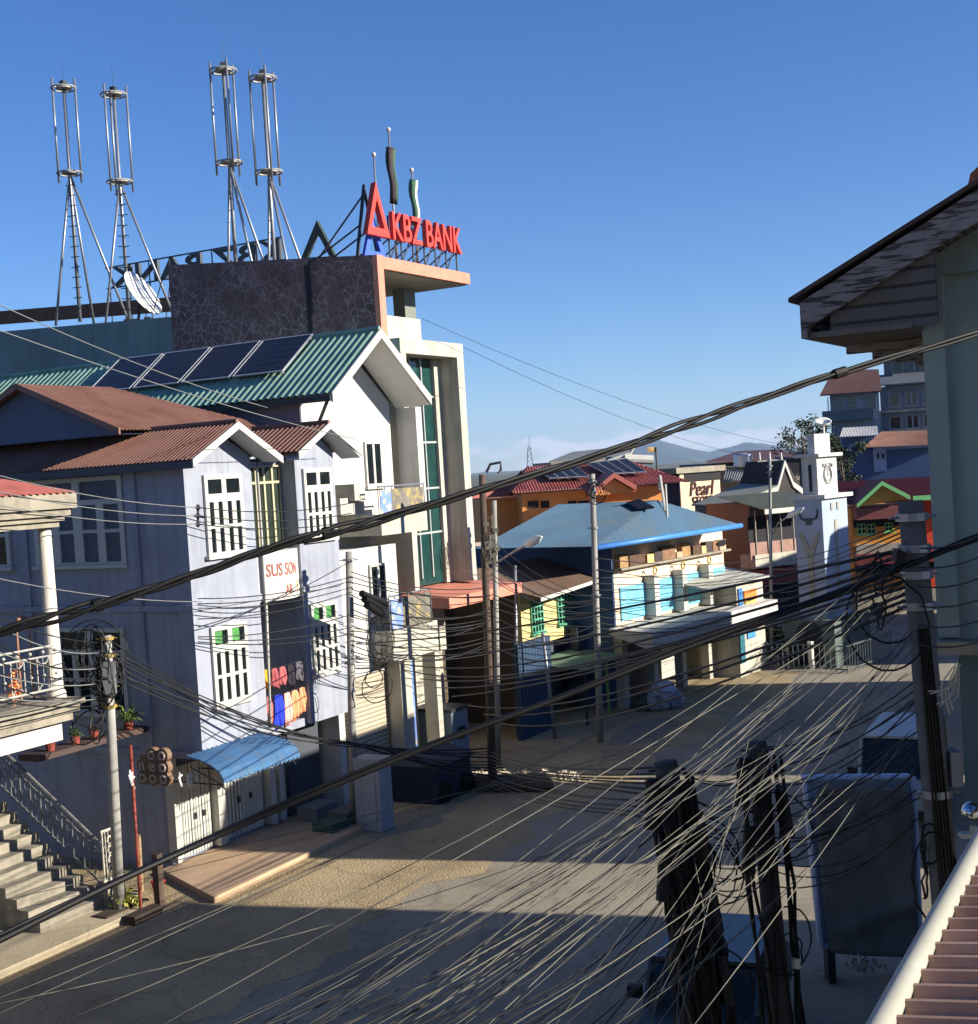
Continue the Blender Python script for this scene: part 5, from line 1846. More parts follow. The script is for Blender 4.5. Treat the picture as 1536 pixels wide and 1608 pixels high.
m.box(a.x, b_.x + 6, a.y, a.y + .5, 0, 1.1)
solo(m, 'retaining_wall', M_CONC, 'low pale concrete retaining wall below the orange house', 'wall')
# long blue house above it
L2 = Fr((0, 92), 100)
p, q = L2.f(1336, 712, 0), L2.f(1500, 750, 0)
t = thing('long_blue_house', 'long deep blue house with rusty sheet roofs on the hillside', 'house', L2, ((p[0] + q[0]) / 2, 0, 4))
M_DBLUE = mat('deep_blue_boards', (62, 86, 128), .7, .1, 1.5)
m = MB(L2)
m.box(p[0], q[0] + 6, 0, 6, 2, L2.f(1440, 703, 0)[2])
m.box(L2.f(1322, 690, 1)[0], L2.f(1372, 690, 1)[0], 1, 6.002, 2, L2.f(1350, 686, 1)[2])
part(m, 'wall', M_DBLUE, t)
m = MB(L2)
a, b_, c, d = L2.f(1355, 703, -1), L2.f(1500, 697, -1), L2.f(1500, 675, 3), L2.f(1385, 678, 3)
m.corr(a, b_, c, d, 50, .04)
part(m, 'rusty_roof', mat('rusty_sheet_roof', (128, 92, 78), .7, .2, .8, dirt=(104, 60, 44)), t)
m = MB(L2)
a, b_, c, d = L2.f(1319, 686, .2), L2.f(1380, 683, .2), L2.f(1378, 669, 2.5), L2.f(1324, 672, 2.5)
m.corr(a, b_, c, d, 24, .03)
part(m, 'white_roof', mat('pale_sheet_roof', (196, 194, 190), .6, .1, 1.5), t)
fbox(L2, 'pale_bay', mat('pale_blue_bay', (136, 158, 190), .7, .1, 2.), t, 1371, 706, 1393, 740, -.12, .115)
for px in (1377, 1385):
    fbox(L2, 'window', M_DKWIN, t, px, 712, px + 4, 720, -.16, .035)
# grey timber house with verandah
L3 = Fr((0, 112), 106)
p, q = L3.f(1303, 622, 0), L3.f(1382, 655, 0)
t = thing('grey_veranda_house', 'grey hillside house with steep dark brown roof and gridded windows', 'house', L3, ((p[0] + q[0]) / 2, 0, 8))
m = MB(L3)
m.box(p[0], q[0], 0, 7, 4, p[2] + .2)
part(m, 'wall', mat('dim_grey_wall', (128, 136, 152), .8, .1, 1.), t)
a, b_, c, d = L3.f(1288, 622, -1), L3.f(1385, 616, -1), L3.f(1380, 582, 3.2), L3.f(1308, 584, 3.2)
m = MB(L3)
m.prism([a, b_, c, d], (0, 0, .12))
part(m, 'roof', mat('dark_brown_roof', (92, 66, 60), .7, .15, .8), t)
for px0, px1 in ((1308, 1324), (1331, 1346), (1360, 1376)):
    p_, q_ = L3.f(px0, 623, 0), L3.f(px1, 643, 0)
    window(t, L3, 'f', 0, p_[0], q_[0], q_[2], p_[2], GRIDP, mat('grey_frame', (128, 134, 144), .6, .05, 3.))
fbox(L3, 'veranda', mat('grey_green_veranda', (96, 104, 108), .85, .1, 1.), t, 1291, 646, 1372, 657, -1.2, 1.19)
fbox(L3, 'white_post', M_FRAME, t, 1299, 624, 1302, 646, -1.1, .12)
# stacked houses
L4 = Fr((0, 122), 106)
for k, (px0, px1, pt, pb, s_, c, nm, lb) in enumerate(((1382, 1500, 608, 680, 0, (104, 110, 124), 'terrace_house', 'grey blue terraced house with stacked balconies beside the veranda house'),
                                                  (1388, 1500, 560, 612, 4, (112, 114, 116), 'flat_top_house', 'grey concrete house with flat top, second highest on hillside'),
                                                  (1400, 1500, 534, 565, 9, (128, 124, 116), 'topmost_house', 'topmost dusty grey hillside house under the dark eave'))):
    p, q = L4.f(px0, pt, s_), L4.f(px1, pb, s_)
    t = thing(nm, lb, 'house', L4, ((p[0] + q[0]) / 2, s_, 10))
    m = MB(L4)
    m.box(p[0], q[0], s_, s_ + 4, 5, p[2])
    part(m, 'wall', mat('hill_wall_%d' % k, c, .85, .18, .8, .3), t)
    m = MB(L4)
    m.prism([(p[0] - .6, s_ - 1.2, p[2] + .02), (q[0], s_ - 1.2, p[2] + .02), (q[0], s_ + 3.9, p[2] + 1.1), (p[0] - .6, s_ + 3.9, p[2] + 1.1)], (0, 0, .12))
    part(m, 'roof', mat(('slate_sheet', 'dull_tin', 'pale_tin')[k], ((92, 96, 104), (120, 104, 96), (150, 144, 134))[k], .6, .15, 1.), t)
    for row in range(2):
        fr_ = .15 + .45 * row
        for i in range(4):
            u = p[0] + .6 + (q[0] - p[0]) * i / 4.2
            z_ = p[2] - .9 - row * 1.9
            window(t, L4, 'f', s_, u, u + 1.0, z_ - .8, z_ + .3, TWOP if i % 2 else ONEP, mat('grey_frame', (170, 174, 182)))
        m = MB(L4)
        m.box(p[0] - .3, q[0], s_ - .8, s_ - .01, p[2] - 2.2 - row * 1.7, p[2] - 2.0 - row * 1.7)
        part(m, 'balcony', M_CONC, t)
# trees on the slope behind the tower
def tree(px, py, Y, h, label, sparse):
    b = at(px, py, Y)
    z0 = b.z - h
    t = thing('hill_tree', label, 'tree', WF, (b.x, b.y, z0), 'trees behind the clock tower')
    m = MB()
    m.tube([(b.x, b.y, z0), (b.x + .15, b.y, z0 + h * .5), (b.x, b.y, z0 + h * .9)], [.16, .1, .04], 6)
    tips = []
    for i in range(9):
        an = RN.uniform(0, 6.28)
        zz = z0 + h * RN.uniform(.45, .85)
        e = (b.x + 1.0 * math.cos(an), b.y + 1.0 * math.sin(an), zz + h * .15)
        tips.append(e)
        m.tube([(b.x + .05, b.y, zz - .1), e], [.05, .02], 5)
    part(m, 'trunk', mat('grey_bark', (84, 76, 68), .9, .2, 4.), t)
    m = MB()
    for e in tips + [(b.x, b.y, z0 + h)]:
        for _ in range(2):
            m.leaves((e[0] + RN.gauss(0, .3), e[1] + RN.gauss(0, .3), e[2] + RN.gauss(0, .25)), (.45, .45, .35), 40 if sparse else 110, .16)
    part(m, 'crown', M_DKLEAF, t)
tree(1258, 668, 80, 5.5, 'thin open crowned tree left of the clock tower cap', True)
tree(1275, 664, 84, 5.5, 'taller sparse tree directly behind the clock tower cap', True)
tree(1318, 690, 84, 6, 'dark leafy tree at right of the clock tower cap', False)
tree(1300, 700, 86, 6, 'dark bushy tree hidden behind the clock tower belfry', False)
m = MB()
for _ in range(50):
    x, y = RN.uniform(26, 70), RN.uniform(96, 104)
    m.leaves((x, y, hill_z(x, y) + .6), (1.6, 1.6, 1.1), 60, .5)
struct(m, 'scrub', M_DKLEAF, 'stuff')

# mountains, seen through the air
def ridge(name, pts, Y, depth):
    m = MB()
    rng = random.Random(len(pts))
    xs = []
    for (a, b_) in zip(pts[:-1], pts[1:]):
        for i in range(8):
            f = i / 8
            xs.append((a[0] + (b_[0] - a[0]) * f, a[1] + (b_[1] - a[1]) * f + rng.uniform(-.9, .9)))
    xs.append(pts[-1])
    top = [at(px, py, Y) for px, py in xs]
    rows = []
    for k in range(7):
        f = k / 6
        rows.append([(p.x * (1 + f * .02) + rng.uniform(-20, 20) * f, p.y - depth * f, -.2 + (p.z + .2) * (1 - f) ** 1.3 + rng.uniform(-6, 6) * f * (1 - f)) for p in top])
    n = len(top)
    rows.insert(0, [(p.x, p.y + depth, -.2) for p in top])
    m.add([v for r in rows for v in r], [(j * n + i, j * n + i + 1, (j + 1) * n + i + 1, (j + 1) * n + i) for j in range(len(rows) - 1) for i in range(n - 1)])
    struct(m, name, mat('mountain_forest', (60, 72, 58), .95, .3, .004), smooth=True)
ridge('mountain', [(640, 752), (760, 742), (840, 738), (900, 722), (960, 703), (1008, 688), (1030, 689), (1070, 701), (1110, 710), (1145, 703), (1170, 695), (1200, 697), (1235, 708), (1290, 716), (1400, 712), (1560, 705)], 9000, 1800)
ridge('near_hill', [(600, 768), (730, 752), (800, 750), (870, 746), (960, 742), (1060, 738), (1200, 730), (1400, 722), (1560, 715)], 4200, 900)
# transmission tower far off
t = thing('radio_tower', 'tiny lattice radio tower on the skyline above red roof', 'radio tower', WF, tuple(at(833, 740, 420)))
m = MB()
b = at(833, 737, 420)
tp = at(831, 684, 420)
for sx in (-1, 1):
    for sy in (-1, 1):
        m.tube([(b.x + sx * 1.5, b.y + sy * 1.5, 0), (b.x + sx * 1.3, b.y + sy * 1.3, b.z - 2), (b.x + sx * .35, b.y + sy * .35, b.z + 7)], .09, 4)
for i in range(6):
    z = b.z - 2 + i * 1.6
    w_ = 1.3 - .17 * i
    m.tube([(b.x - w_, b.y, z), (b.x + w_, b.y, z), (b.x - w_ + .17, b.y, z + 1.6)], .07, 4)
m.tube([(b.x, b.y, b.z + 6), (tp.x, tp.y, tp.z)], .06, 4)
part(m, 'lattice', M_DKSTEEL, t)
m = MB()
p, q = at(1030, 768, 66), at(1030, 702, 66)
m.tube([tuple(p - Vector((0, 0, 7))), tuple(q)], .05, 6)
fp = thing('thin_flagpole', 'thin dark pole with small tan flag rising right of red roof', 'flagpole', WF, (p.x, p.y, 0))
part(m, 'pole', M_DKSTEEL, fp)
m = MB()
m.prism([(q.x, q.y, q.z), (q.x - .42, q.y - .1, q.z + .02), (q.x - .44, q.y - .05, q.z - .22), (q.x, q.y, q.z - .26)], (0, .02, 0))
part(m, 'flag', mat('tan_flag', (190, 160, 110), .8, .1, 4.), fp)

# ------------------------------------------------------------------ dark green house on the right
RR = Fr(at(1461, 600, 12.5), 29.5)
rh = thing('green_gable_house', 'dark green plastered house corner with wide peeling timber eave', 'house', RR, (3, -3, 0))
M_DGRN = mat('dark_green_plaster', (136, 152, 146), .9, .12, .9, .3, (78, 92, 90), .15, dirt=(120, 134, 128), dirtsc=1.2)
gz = lambda px, py, x=0.: RR.g(px, py, x)
zlow = gz(1500, 1002)[2]
tip = gz(1258, 464, -.6)
rk = gz(1536, 288, -.6)
slope = (rk[2] - tip[2]) / (tip[1] - rk[1])
ysum = -4.5
zrid = tip[2] + slope * (tip[1] - ysum)
LEN = 4.6
m = MB(RR)
m.box(0, LEN, -11, 0, zlow, tip[2] + slope * tip[1] - .42)
zw = tip[2] + slope * tip[1] - .45
m.prism([(.001, 0, zw), (.001, -9, zw), (.001, ysum, zw + slope * 4.5)], (LEN - .002, 0, 0))
part(m, 'wall', M_DGRN, rh)
pz = gz(1490, 432)[2]
m = MB(RR)
y1 = gz(1495, 700)[1]
m.box(-.1, -.002, y1, .03, zlow + .02, pz + .45)
m.box(-.1, -.002, -11, y1 - .001, pz, pz + .45)
part(m, 'pilaster', M_DGRN, rh)
m = MB(RR)
for i in range(14):
    yb = -.02 - .42 * i
    zt_ = max(pz + .5, zw + slope * (-yb) - .1)
    m.box(-.05, -.002, yb - .4, yb, pz + .452, zt_)
part(m, 'gable_boards', mat('dark_green_boards', (92, 108, 102), .85, .15, 2., .3), rh)
m = MB(RR)
th = .1
m.prism([(-.68, tip[1] + .1, tip[2] - .06), (-.68, ysum, zrid - .02), (-.68, ysum, zrid + .02), (-.68, tip[1] + .1, tip[2] - .02)], (LEN + 1.5, 0, 0))
m.prism([(-.75, ysum - .001, zrid - .02), (-.75, -11, tip[2] - .5), (-.75, -11, tip[2] - .43), (-.75, ysum - .001, zrid + .05)], (LEN + 1.5, 0, 0))
rro = part(m, 'roof', mat('dark_rusty_sheet', (74, 56, 52), .7, .2, 1.), rh)
m = MB(RR)
m.tube([(-.7, ysum, zrid + .1), (LEN, ysum, zrid + .1)], .1, 8)
part(m, 'ridge_cap', M_RUST, rro)
M_PEEL = mat('peeling_timber', (132, 126, 122), .9, .15, 3., bump=.4, bsc=20)
# long flakes of lost paint along the board
tt = M_PEEL.node_tree
nn_, ll_ = tt.nodes, tt.links
bb_ = nn_['Principled BSDF']
tcn = [x for x in nn_ if x.type == 'TEX_COORD'][0]
mpn = nn_.new('ShaderNodeMapping')
mpn.inputs['Rotation'].default_value = (math.radians(31), 0, 0)
mpn.inputs['Scale'].default_value = (8, 3, 28)
ll_.new(tcn.outputs['Object'], mpn.inputs[0])
nzn = nn_.new('ShaderNodeTexNoise')
nzn.inputs['Scale'].default_value = 1
nzn.inputs['Detail'].default_value = 5
ll_.new(mpn.outputs[0], nzn.inputs['Vector'])
rpn = nn_.new('ShaderNodeValToRGB')
rpn.color_ramp.elements[0].position, rpn.color_ramp.elements[1].position = .5, .56
ll_.new(nzn.outputs['Fac'], rpn.inputs[0])
mxn = nn_.new('ShaderNodeMixRGB')
mxn.inputs[2].default_value = lin((74, 66, 62))
ll_.new(rpn.outputs[0], mxn.inputs[0])
ll_.new(bb_.inputs['Base Color'].links[0].from_socket, mxn.inputs[1])
ll_.new(mxn.outputs[0], bb_.inputs['Base Color'])
m = MB(RR)
m.prism([(-.64, tip[1], tip[2] - .065), (-.64, ysum, zrid - .03), (-.64, ysum, zrid - .31), (-.64, tip[1], tip[2] - .33)], (.06, 0, 0))
part(m, 'bargeboard', M_PEEL, rh)
m = MB(RR)
m.prism([(-.575, tip[1] - .02, tip[2] - .27), (-.575, ysum, zrid - .22), (-.575, ysum, zrid - .12), (-.575, tip[1] - .02, tip[2] - .17)], (LEN + .9, 0, 0))
so_ = part(m, 'sloping_soffit', wave_mat('dark_soffit_boards', (104, 98, 94), (60, 56, 54), 4., 'Y', .9), rh)
zs_f = tip[2] - .35
m = MB(RR)
yc_ = tip[1] - .25
m.prism([(-.56, yc_, zs_f - .04), (-.56, -.2, zs_f - .04), (-.56, -.2, tip[2] - .2 + slope * (tip[1] + .2)), (-.56, yc_, tip[2] - .2 + slope * (tip[1] - yc_))], (.05, 0, 0))
part(m, 'gable_closing_board', wave_mat('dark_closing_boards', (96, 92, 88), (58, 54, 52), 2.2, 'Z', .9), rh)
m = MB(RR)
m.box(-.575, LEN + .4, .02, tip[1] - .05, zs_f - .05, zs_f)
part(m, 'flat_soffit', wave_mat('dark_soffit_boards2', (108, 100, 94), (58, 54, 52), 4.5, 'X', .9), rh)
m = MB(RR)
m.box(-.63, LEN + .4, tip[1] - .045, tip[1] + .01, zs_f - .052, tip[2] - .07)
part(m, 'eave_fascia', M_PEEL, rh)
for i in range(1, 5):
    m = MB(RR)
    xx = -.4 + i * 1.1
    m.box(xx, xx + .09, .03, tip[1] - .06, zs_f - .14, zs_f - .052)
    part(m, 'soffit_rafter', M_PEEL, so_)
p0_, p1_ = gz(1519, 284, -.3), gz(1536, 225, -.3)
m = MB(RR)
m.prism([(-.3, p0_[1], p0_[2] - .05), (-.3, ysum, p0_[2] + 1.2), (-.3, ysum, p0_[2] + 3.2), (-.3, p0_[1] - .03, p0_[2] + .06)], (3, 0, 0))
part(m, 'upper_roof', mat('orange_brown_tile', (170, 96, 62), .7, .2, 3.), rro)
m = MB(RR)
m.box(-.25, LEN, -11, .25, zlow - .12, zlow - .002)
part(m, 'floor_ledge', M_CONC, rh)
m = MB(RR)
m.box(0.3, LEN, -11, gz(1506, 1050, .3)[1], 0, zlow - .122)
part(m, 'lower_wall', mat('dark_teal_lower_wall', (84, 104, 112), .9, .12, 1., .3), rh)

# row of buildings further along the right side: they stand outside the picture and shade the road
def sun_cross(px, py, n, z=0.):
    """position along the row where the sun ray of a ground point passes the front line y = n of F0"""
    p = F0.loc(G(px, py, z))
    sx, sy = SUN.dot(F0.ex), SUN.dot(F0.ey)
    k = (n - p[1]) / sy
    return p[0] + sx * k
NR = 2.0
TX = (12.4, sun_cross(700, 1430, -8))
rowx = [(sun_cross(700, 1352, -3), sun_cross(1000, 1229, NR), 9.0, 'narrow plastered shop house outside the view, nearest the dark green house'),
        (sun_cross(1000, 1218, -3), sun_cross(1300, 1072, NR), 9.0, 'long plastered shop house outside the view on right side'),
        (sun_cross(1300, 1046, -3), sun_cross(1300, 1046, -3) + 16, 10.2, 'last plastered shop house outside the view, across from clock tower')]
t = thing('tall_house', 'tall plastered house outside the view, behind the brown awning roof', 'house', F0, (20, -8, 0))  # unseen house, placed and sized for the shadow it casts on the foreground
m = MB(F0)
m.box(TX[0], TX[1], -16, -8, 0, 10.5)
part(m, 'wall', M_CREAM, t)
m = MB(F0)
m.prism([(TX[0] - .2, -7.9, 10.501), (TX[0] - .2, -16.1, 10.501), (TX[0] - .2, -13, 11.2)], (TX[1] - TX[0] + .4, 0, 0))
part(m, 'roof', M_REDROOF, t)
for i in range(4):
    for z in (4.5, 7.8):
        m = MB(F0)
        m.box(TX[0] + 1 + i * 3.6, TX[0] + 2.4 + i * 3.6, -7.996, -7.94, z, z + 1.5)
        part(m, 'window', M_PANE, t)
for x0, x1, h, lb in rowx:
    t = thing('shop_house', lb, 'shop', F0, ((x0 + x1) / 2, NR, 0))
    m = MB(F0)
    m.box(x0, x1, -3, NR, 0, h)
    part(m, 'wall', M_CREAM, t)
    m = MB(F0)
    m.prism([(x0, NR + .01, h + .01), (x0, -3, h + .01), (x0, -.5, h + .8)], (x1 - x0, 0, 0))
    part(m, 'roof', M_REDROOF, t)
    for i in range(max(1, int((x1 - x0) / 3))):
        u = x0 + .8 + i * 3
        for z in (4.2, 7.2):
            m = MB(F0)
            m.box(u, u + 1.2, NR + .004, NR + .06, z, z + 1.5)
            part(m, 'window', M_PANE, t)

# street behind the camera: unseen houses on both sides, added to cut sky light
for fr_, x0, x1, y0, y1, h, nm, lb in ((A, -30, -16.2, .2, 11, 9.6, 'street_house', 'plastered house outside the view, next to the porch house'),
                                       (A, -52, -30.4, .6, 11, 10.4, 'street_house', 'long plastered house outside the view, far along left side'),
                                       (F0, -16, 3.6, -15, -.9, 12.5, 'balcony_house', 'plastered house outside the view from whose balcony one looks'),
                                       (F0, -40, -17, -15, 0, 10.5, 'street_house', 'plastered house outside the view, behind the balcony one')):
    t = thing(nm, lb, 'house', fr_, ((x0 + x1) / 2, y0 if fr_ is A else y1, 0))
    m = MB(fr_)
    m.box(x0, x1, y0, y1, 0, h)
    part(m, 'wall', M_CREAM, t)
    m = MB(fr_)
    m.prism([(x0 - .3, y0 - .4, h + .01), (x0 - .3, y1 + .4, h + .01), (x0 - .3, (y0 + y1) / 2, h + 2)], (x1 - x0 + .6, 0, 0))
    part(m, 'roof', M_BROWNROOF, t)
    yf, sg = (y0, -1) if fr_ is A else (y1, 1)
    for i in range(int((x1 - x0) / 3.5)):
        for z in (1, 4.4, 7.4):
            m = MB(fr_)
            m.box(x0 + 1 + i * 3.5, x0 + 2.4 + i * 3.5, yf + sg * .003, yf + sg * .06, z, z + 1.5)
            part(m, 'window', M_PANE, t)

# corrugated awning roof at the lower right, with white gutter pipe
gp0, gp1 = G(1387, 1600, 6.5), G(1532, 1335, 6.5)
dv = (gp1 - gp0).normalized()
ang = math.degrees(math.atan2(dv.x, dv.y))
K2 = Fr((gp0.x, gp0.y), ang)
ar = thing('awning_roof', 'brown corrugated awning roof with white gutter pipe in bottom right corner', 'awning', K2, (0, 0, 6.45))
m = MB(K2)
m.corr((-5, -.05, 6.475), (9, -.05, 6.475), (9, -4.5, 6.95), (-5, -4.5, 6.95), 84, .024, seg=10, rib=True)
part(m, 'corrugated_sheet', mat('brown_grey_sheet', (172, 140, 122), .5, .15, 1.5, spec=.4, dirt=(122, 92, 78)), ar)
m = MB(K2)
m.tube([(-5, 0, 6.48), (-1.0, 0, 6.49), (4, 0, 6.5), (9, 0, 6.51)], .05, 12)
part(m, 'gutter_pipe', mat('white_pvc', (158, 158, 148), .45, .1, 3., .2, (150, 148, 136)), ar, True)
m = MB(K2)
for i in range(20):
    x = -4.6 + i * .452
    m.tube([(x, -.5 - .08 * (i % 2), 6.56), (x, -.5 - .08 * (i % 2), 6.6)], [.025, .012], 6)
part(m, 'roof_screws', M_DKSTEEL, ar)

# ------------------------------------------------------------------ poles
def pole(px0, py0, px1, py1, r0, r1, m_, name, label, Y=None, group=None, extra=None):
    if Y is None:
        b = G(px1, py1)
    else:
        b = at(px1, py1, Y)
    tpp = at(px0, py0, b.y)
    d = tpp - b
    b0 = b - d * (b.z / d.z)
    t = thing(name, label, 'utility pole' if 'pole' in name else name.replace('_', ' '), WF, tuple(b0), group)
    m = MB()
    m.tube([tuple(b0), tuple(b0.lerp(tpp, .5)), tuple(tpp)], [r1, (r0 + r1) / 2, r0], 12)
    part(m, 'shaft', m_, t, True)
    return t, b0, tpp
def bands(t, b0, tp, fr_, r, mt=None):
    for f in fr_:
        p = b0.lerp(tp, f)
        m = MB()
        m.tube([tuple(p - Vector((0, 0, .03))), tuple(p + Vector((0, 0, .03)))], r * 1.12, 12)
        m.tube([tuple(p + Vector((-r * 1.6, -.02, 0))), tuple(p + Vector((r * 1.6, -.02, 0)))], .012, 5)
        part(m, 'steel_band', mt or M_STEEL, t)
def bundle(t, c, rx, rz, n, r, seed, m_=None, dirv=(1, 0, 0), name='cable_coil'):
    """slack loops of cable tied to a pole"""
    rng = random.Random(seed)
    c = Vector(c)
    for _ in range(n):
        m = MB()
        a = Vector((rng.gauss(0, 1), rng.gauss(0, .6), rng.gauss(0, .25))).normalized()
        k = rng.uniform(.5, 1.2)
        ox = Vector((rng.uniform(-.3, .3) * rx, rng.uniform(-.1, .1), rng.uniform(-.5, .5) * rz))
        pts = []
        for i in range(23):
            an = 2 * PI * i / 22
            pts.append(c + ox + a * (rx * k * math.cos(an)) + Vector((0, 0, 1)) * (rz * k * math.sin(an)) + Vector((rng.gauss(0, .008), rng.gauss(0, .008), 0)))
        m.tube(pts, r, 4)
        part(m, name, m_ or M_BLACK, t)
P = {}
YC = 10.5
t, b0, tp = pole(1430, 787, 1484, 1400, .1, .135, mat('dark_concrete', (104, 101, 96), .9, .25, 2., .6, (58, 54, 52), .2), 'concrete_pole', 'thick tall concrete pole wrapped with cables at the right', YC)  # concrete darker than on the other poles, with dark vertical streaks
P['C'] = (b0, tp)
bands(t, b0, tp, (.985, .955, .93, .9, .72, .55), .115)
m = MB()
for k in range(5):
    a = b0.lerp(tp, .35 + .02 * k) + Vector((-.1 + .045 * k, -.13, 0))
    m.tube([tuple(a), tuple(b0.lerp(tp, .6) + Vector((-.07 + .03 * k, -.12, 0))), tuple(b0.lerp(tp, .88) + Vector((-.06 + .02 * k, -.11, 0)))], .011, 5)
part(m, 'riser_cables', M_BLACK, t)
bundle(t, tuple(b0.lerp(tp, .9) + Vector((-.3, -.1, .05))), .26, .32, 3, .008, 3)
bundle(t, tuple(b0.lerp(tp, .66) + Vector((-.15, -.15, 0))), .15, .3, 4, .009, 4)
bundle(t, tuple(b0.lerp(tp, .5) + Vector((-.1, -.16, 0))), .14, .3, 4, .009, 9)
m = MB()
m.prism([tuple(at(1410, 862, YC - .2)), tuple(at(1424, 868, YC - .2)), tuple(at(1424, 885, YC - .2)), tuple(at(1406, 882, YC - .2))], (0, .12, 0))
part(m, 'splice_box', M_BLACK, t)
m = MB()
m.box(at(1486, 1180, YC).x, at(1504, 1180, YC).x, YC - .1, YC + .1, at(1490, 1232, YC).z, at(1490, 1178, YC).z)
part(m, 'meter_box', mat('grey_box', (120, 122, 124), .6, .1, 3.), t)
# dark poles in the foreground
for key, px0, py0, px1, py1, Y, r0, r1, lb, sd in (('A', 1045, 1197, 1115, 1608, 11.3, .1, .14, 'dark short pole thickly hung with splice boxes and cables, left of pair', 21),
                                           ('B', 1188, 1166, 1228, 1608, 11.9, .09, .11, 'dark slim pole with looped cables, right of foreground pair', 22)):
    t, b0, tp = pole(px0, py0, px1, py1, r0, r1, M_POLEDK, 'dark_pole', lb, Y)
    P[key] = (b0, tp)
    for i in range(9 if key == 'A' else 3):
        f = .95 - i * .05
        c = b0.lerp(tp, f)
        sd_ = 1 if i % 2 else -1
        m = MB()
        m.tube([tuple(c + Vector((sd_ * (r0 + .06), -.1, .2))), tuple(c + Vector((sd_ * (r0 + .1), -.12, -.22)))], [.055, .065], 8)
        part(m, 'splice_closure', M_BLACK, t)
    for i in range(26 if key == 'A' else 8):
        rng = random.Random(sd * 40 + i)
        m = MB()
        a0 = rng.uniform(0, 6.28)
        pts = []
        for k in range(9):
            f = .98 - .75 * k / 8
            c = b0.lerp(tp, f)
            rr = (r0 + .05 + rng.uniform(0, .09))
            pts.append(tuple(c + Vector((rr * math.cos(a0 + .2 * k), -abs(rr * math.sin(a0 + .2 * k)), 0))))
        m.tube(pts, .016, 4)
        part(m, 'riser_cable', M_BLACK, t)
    bundle(t, tuple(b0.lerp(tp, .86) + Vector((.1, -.1, 0))), .3, .3, 6 if key == 'A' else 2, .008, sd)
    bundle(t, tuple(b0.lerp(tp, .7) + Vector((.05, -.1, 0))), .3, .35, 5 if key == 'A' else 2, .008, sd + 5)
    bands(t, b0, tp, (.99, .9), r0, M_DKSTEEL)
    if key == 'B':
        c = b0.lerp(tp, .68)
        m = MB()
        m.tube([tuple(c + Vector((.16, -.12, .04))), tuple(c + Vector((.16, -.12, -.05)))], .035, 8)
        part(m, 'porcelain_insulator', M_FRAME, t)
# mid distance poles
t, b0, tp = pole(548, 866, 556, 1300, .09, .11, M_POLE, 'concrete_pole', 'concrete pole between the blue house and white house fronts')
P['M'] = (b0, tp)
bands(t, b0, tp, (.97, .62, .6), .15)
for k in range(3):
    p, q = at(568 + 4 * k, 932 + 9 * k, b0.y - .3), at(606 - 3 * k, 948 + 9 * k, b0.y + .6)
    m = MB()
    m.tube([tuple(p), tuple(q)], .09, 8)
    part(m, 'splice_closure', M_BLACK, t)
cc = at(592, 995, b0.y - .1)
bundle(t, tuple(cc), .32, .5, 5, .01, 41)
bundle(t, tuple(at(588, 1078, b0.y - .1)), .4, .42, 2, .014, 43)
bundle(t, tuple(at(600, 1028, b0.y - .1)), .2, .25, 3, .01, 44)
t, b0, tp = pole(757, 745, 774, 1240, .09, .12, M_WOODP, 'wooden_pole', 'tall brown wooden pole with bent arm at top beside bank')
P['W'] = (b0, tp)
m = MB()
a_ = [at(px, py, tp.y) for px, py in ((764, 742), (770, 729), (786, 726), (787, 737), (782, 744))]
m.tube([tuple(v) for v in a_], .045, 6)
part(m, 'bent_arm', M_DKSTEEL, t)
bundle(t, tuple(at(768, 858, tp.y - .3)), .24, .45, 8, .01, 51, mat('dusty_cable', (110, 104, 94), .8, .2, 3.))
m = MB()
c = at(776, 850, tp.y - .35)
for i in range(7):
    m.box(c.x - .25 + .12 * (i % 3), c.x - .1 + .12 * (i % 3), c.y - .1, c.y + .1, c.z - .6 + .17 * i, c.z - .5 + .17 * i)
m.box(c.x - .04, c.x + .04, c.y + .101, c.y + .16, c.z - .7, c.z + .7)
part(m, 'junction_boxes', mat('dusty_box', (122, 116, 104), .8, .2, 4.), t)
t, b0, tp = pole(776, 786, 783, 1200, .075, .085, M_POLE, 'concrete_pole', 'slim grey pole standing just right of the brown wooden pole')
P['S'] = (b0, tp)
t, b0, tp = pole(809, 888, 813, 1158, .05, .05, M_STEEL, 'steel_pole', 'thin steel pole in front of the tin side wall')
t, b0, tp = pole(852, 992, 872, 1160, .05, .06, M_STEEL, 'steel_pole', 'thin leaning steel pole in front of blue tin fence')
t, b0, tp = pole(930, 744, 943, 1166, .085, .11, M_POLE, 'concrete_pole', 'slender grey pole before the left edge of blue roof')
P['Q'] = (b0, tp)
bands(t, b0, tp, (.97, .93, .8, .55), .13)
bundle(t, tuple(at(938, 772, tp.y - .2)), .3, .3, 6, .014, 61)
# street lamp arm belongs to the wooden pole's neighbour
def lamp_arm(t, pts, head0, head1):
    m = MB()
    m.tube([tuple(v) for v in pts], .035, 6)
    a = part(m, 'lamp_arm', M_STEEL, t)
    m = MB()
    h0, h1 = Vector(head0), Vector(head1)
    m.tube([tuple(h0), tuple(h0.lerp(h1, .25)), tuple(h0.lerp(h1, .7)), tuple(h1)], [.05, .13, .12, .03], 8)
    part(m, 'lamp_head', mat('lamp_white', (200, 204, 206), .4, .06, 3.), a, True)
Yq = P['S'][1].y
lamp_arm(t, [at(780, 884, Yq), at(808, 866, Yq - .8), at(826, 856, Yq - 1.4)], at(826, 856, Yq - 1.4), at(851, 843, Yq - 2.2))
t, b0, tp = pole(1209, 722, 1212, 1046, .06, .08, M_POLE, 'lamp_pole', 'tall thin pole with curved street lamp arm before brown shop')
P['L'] = (b0, tp)
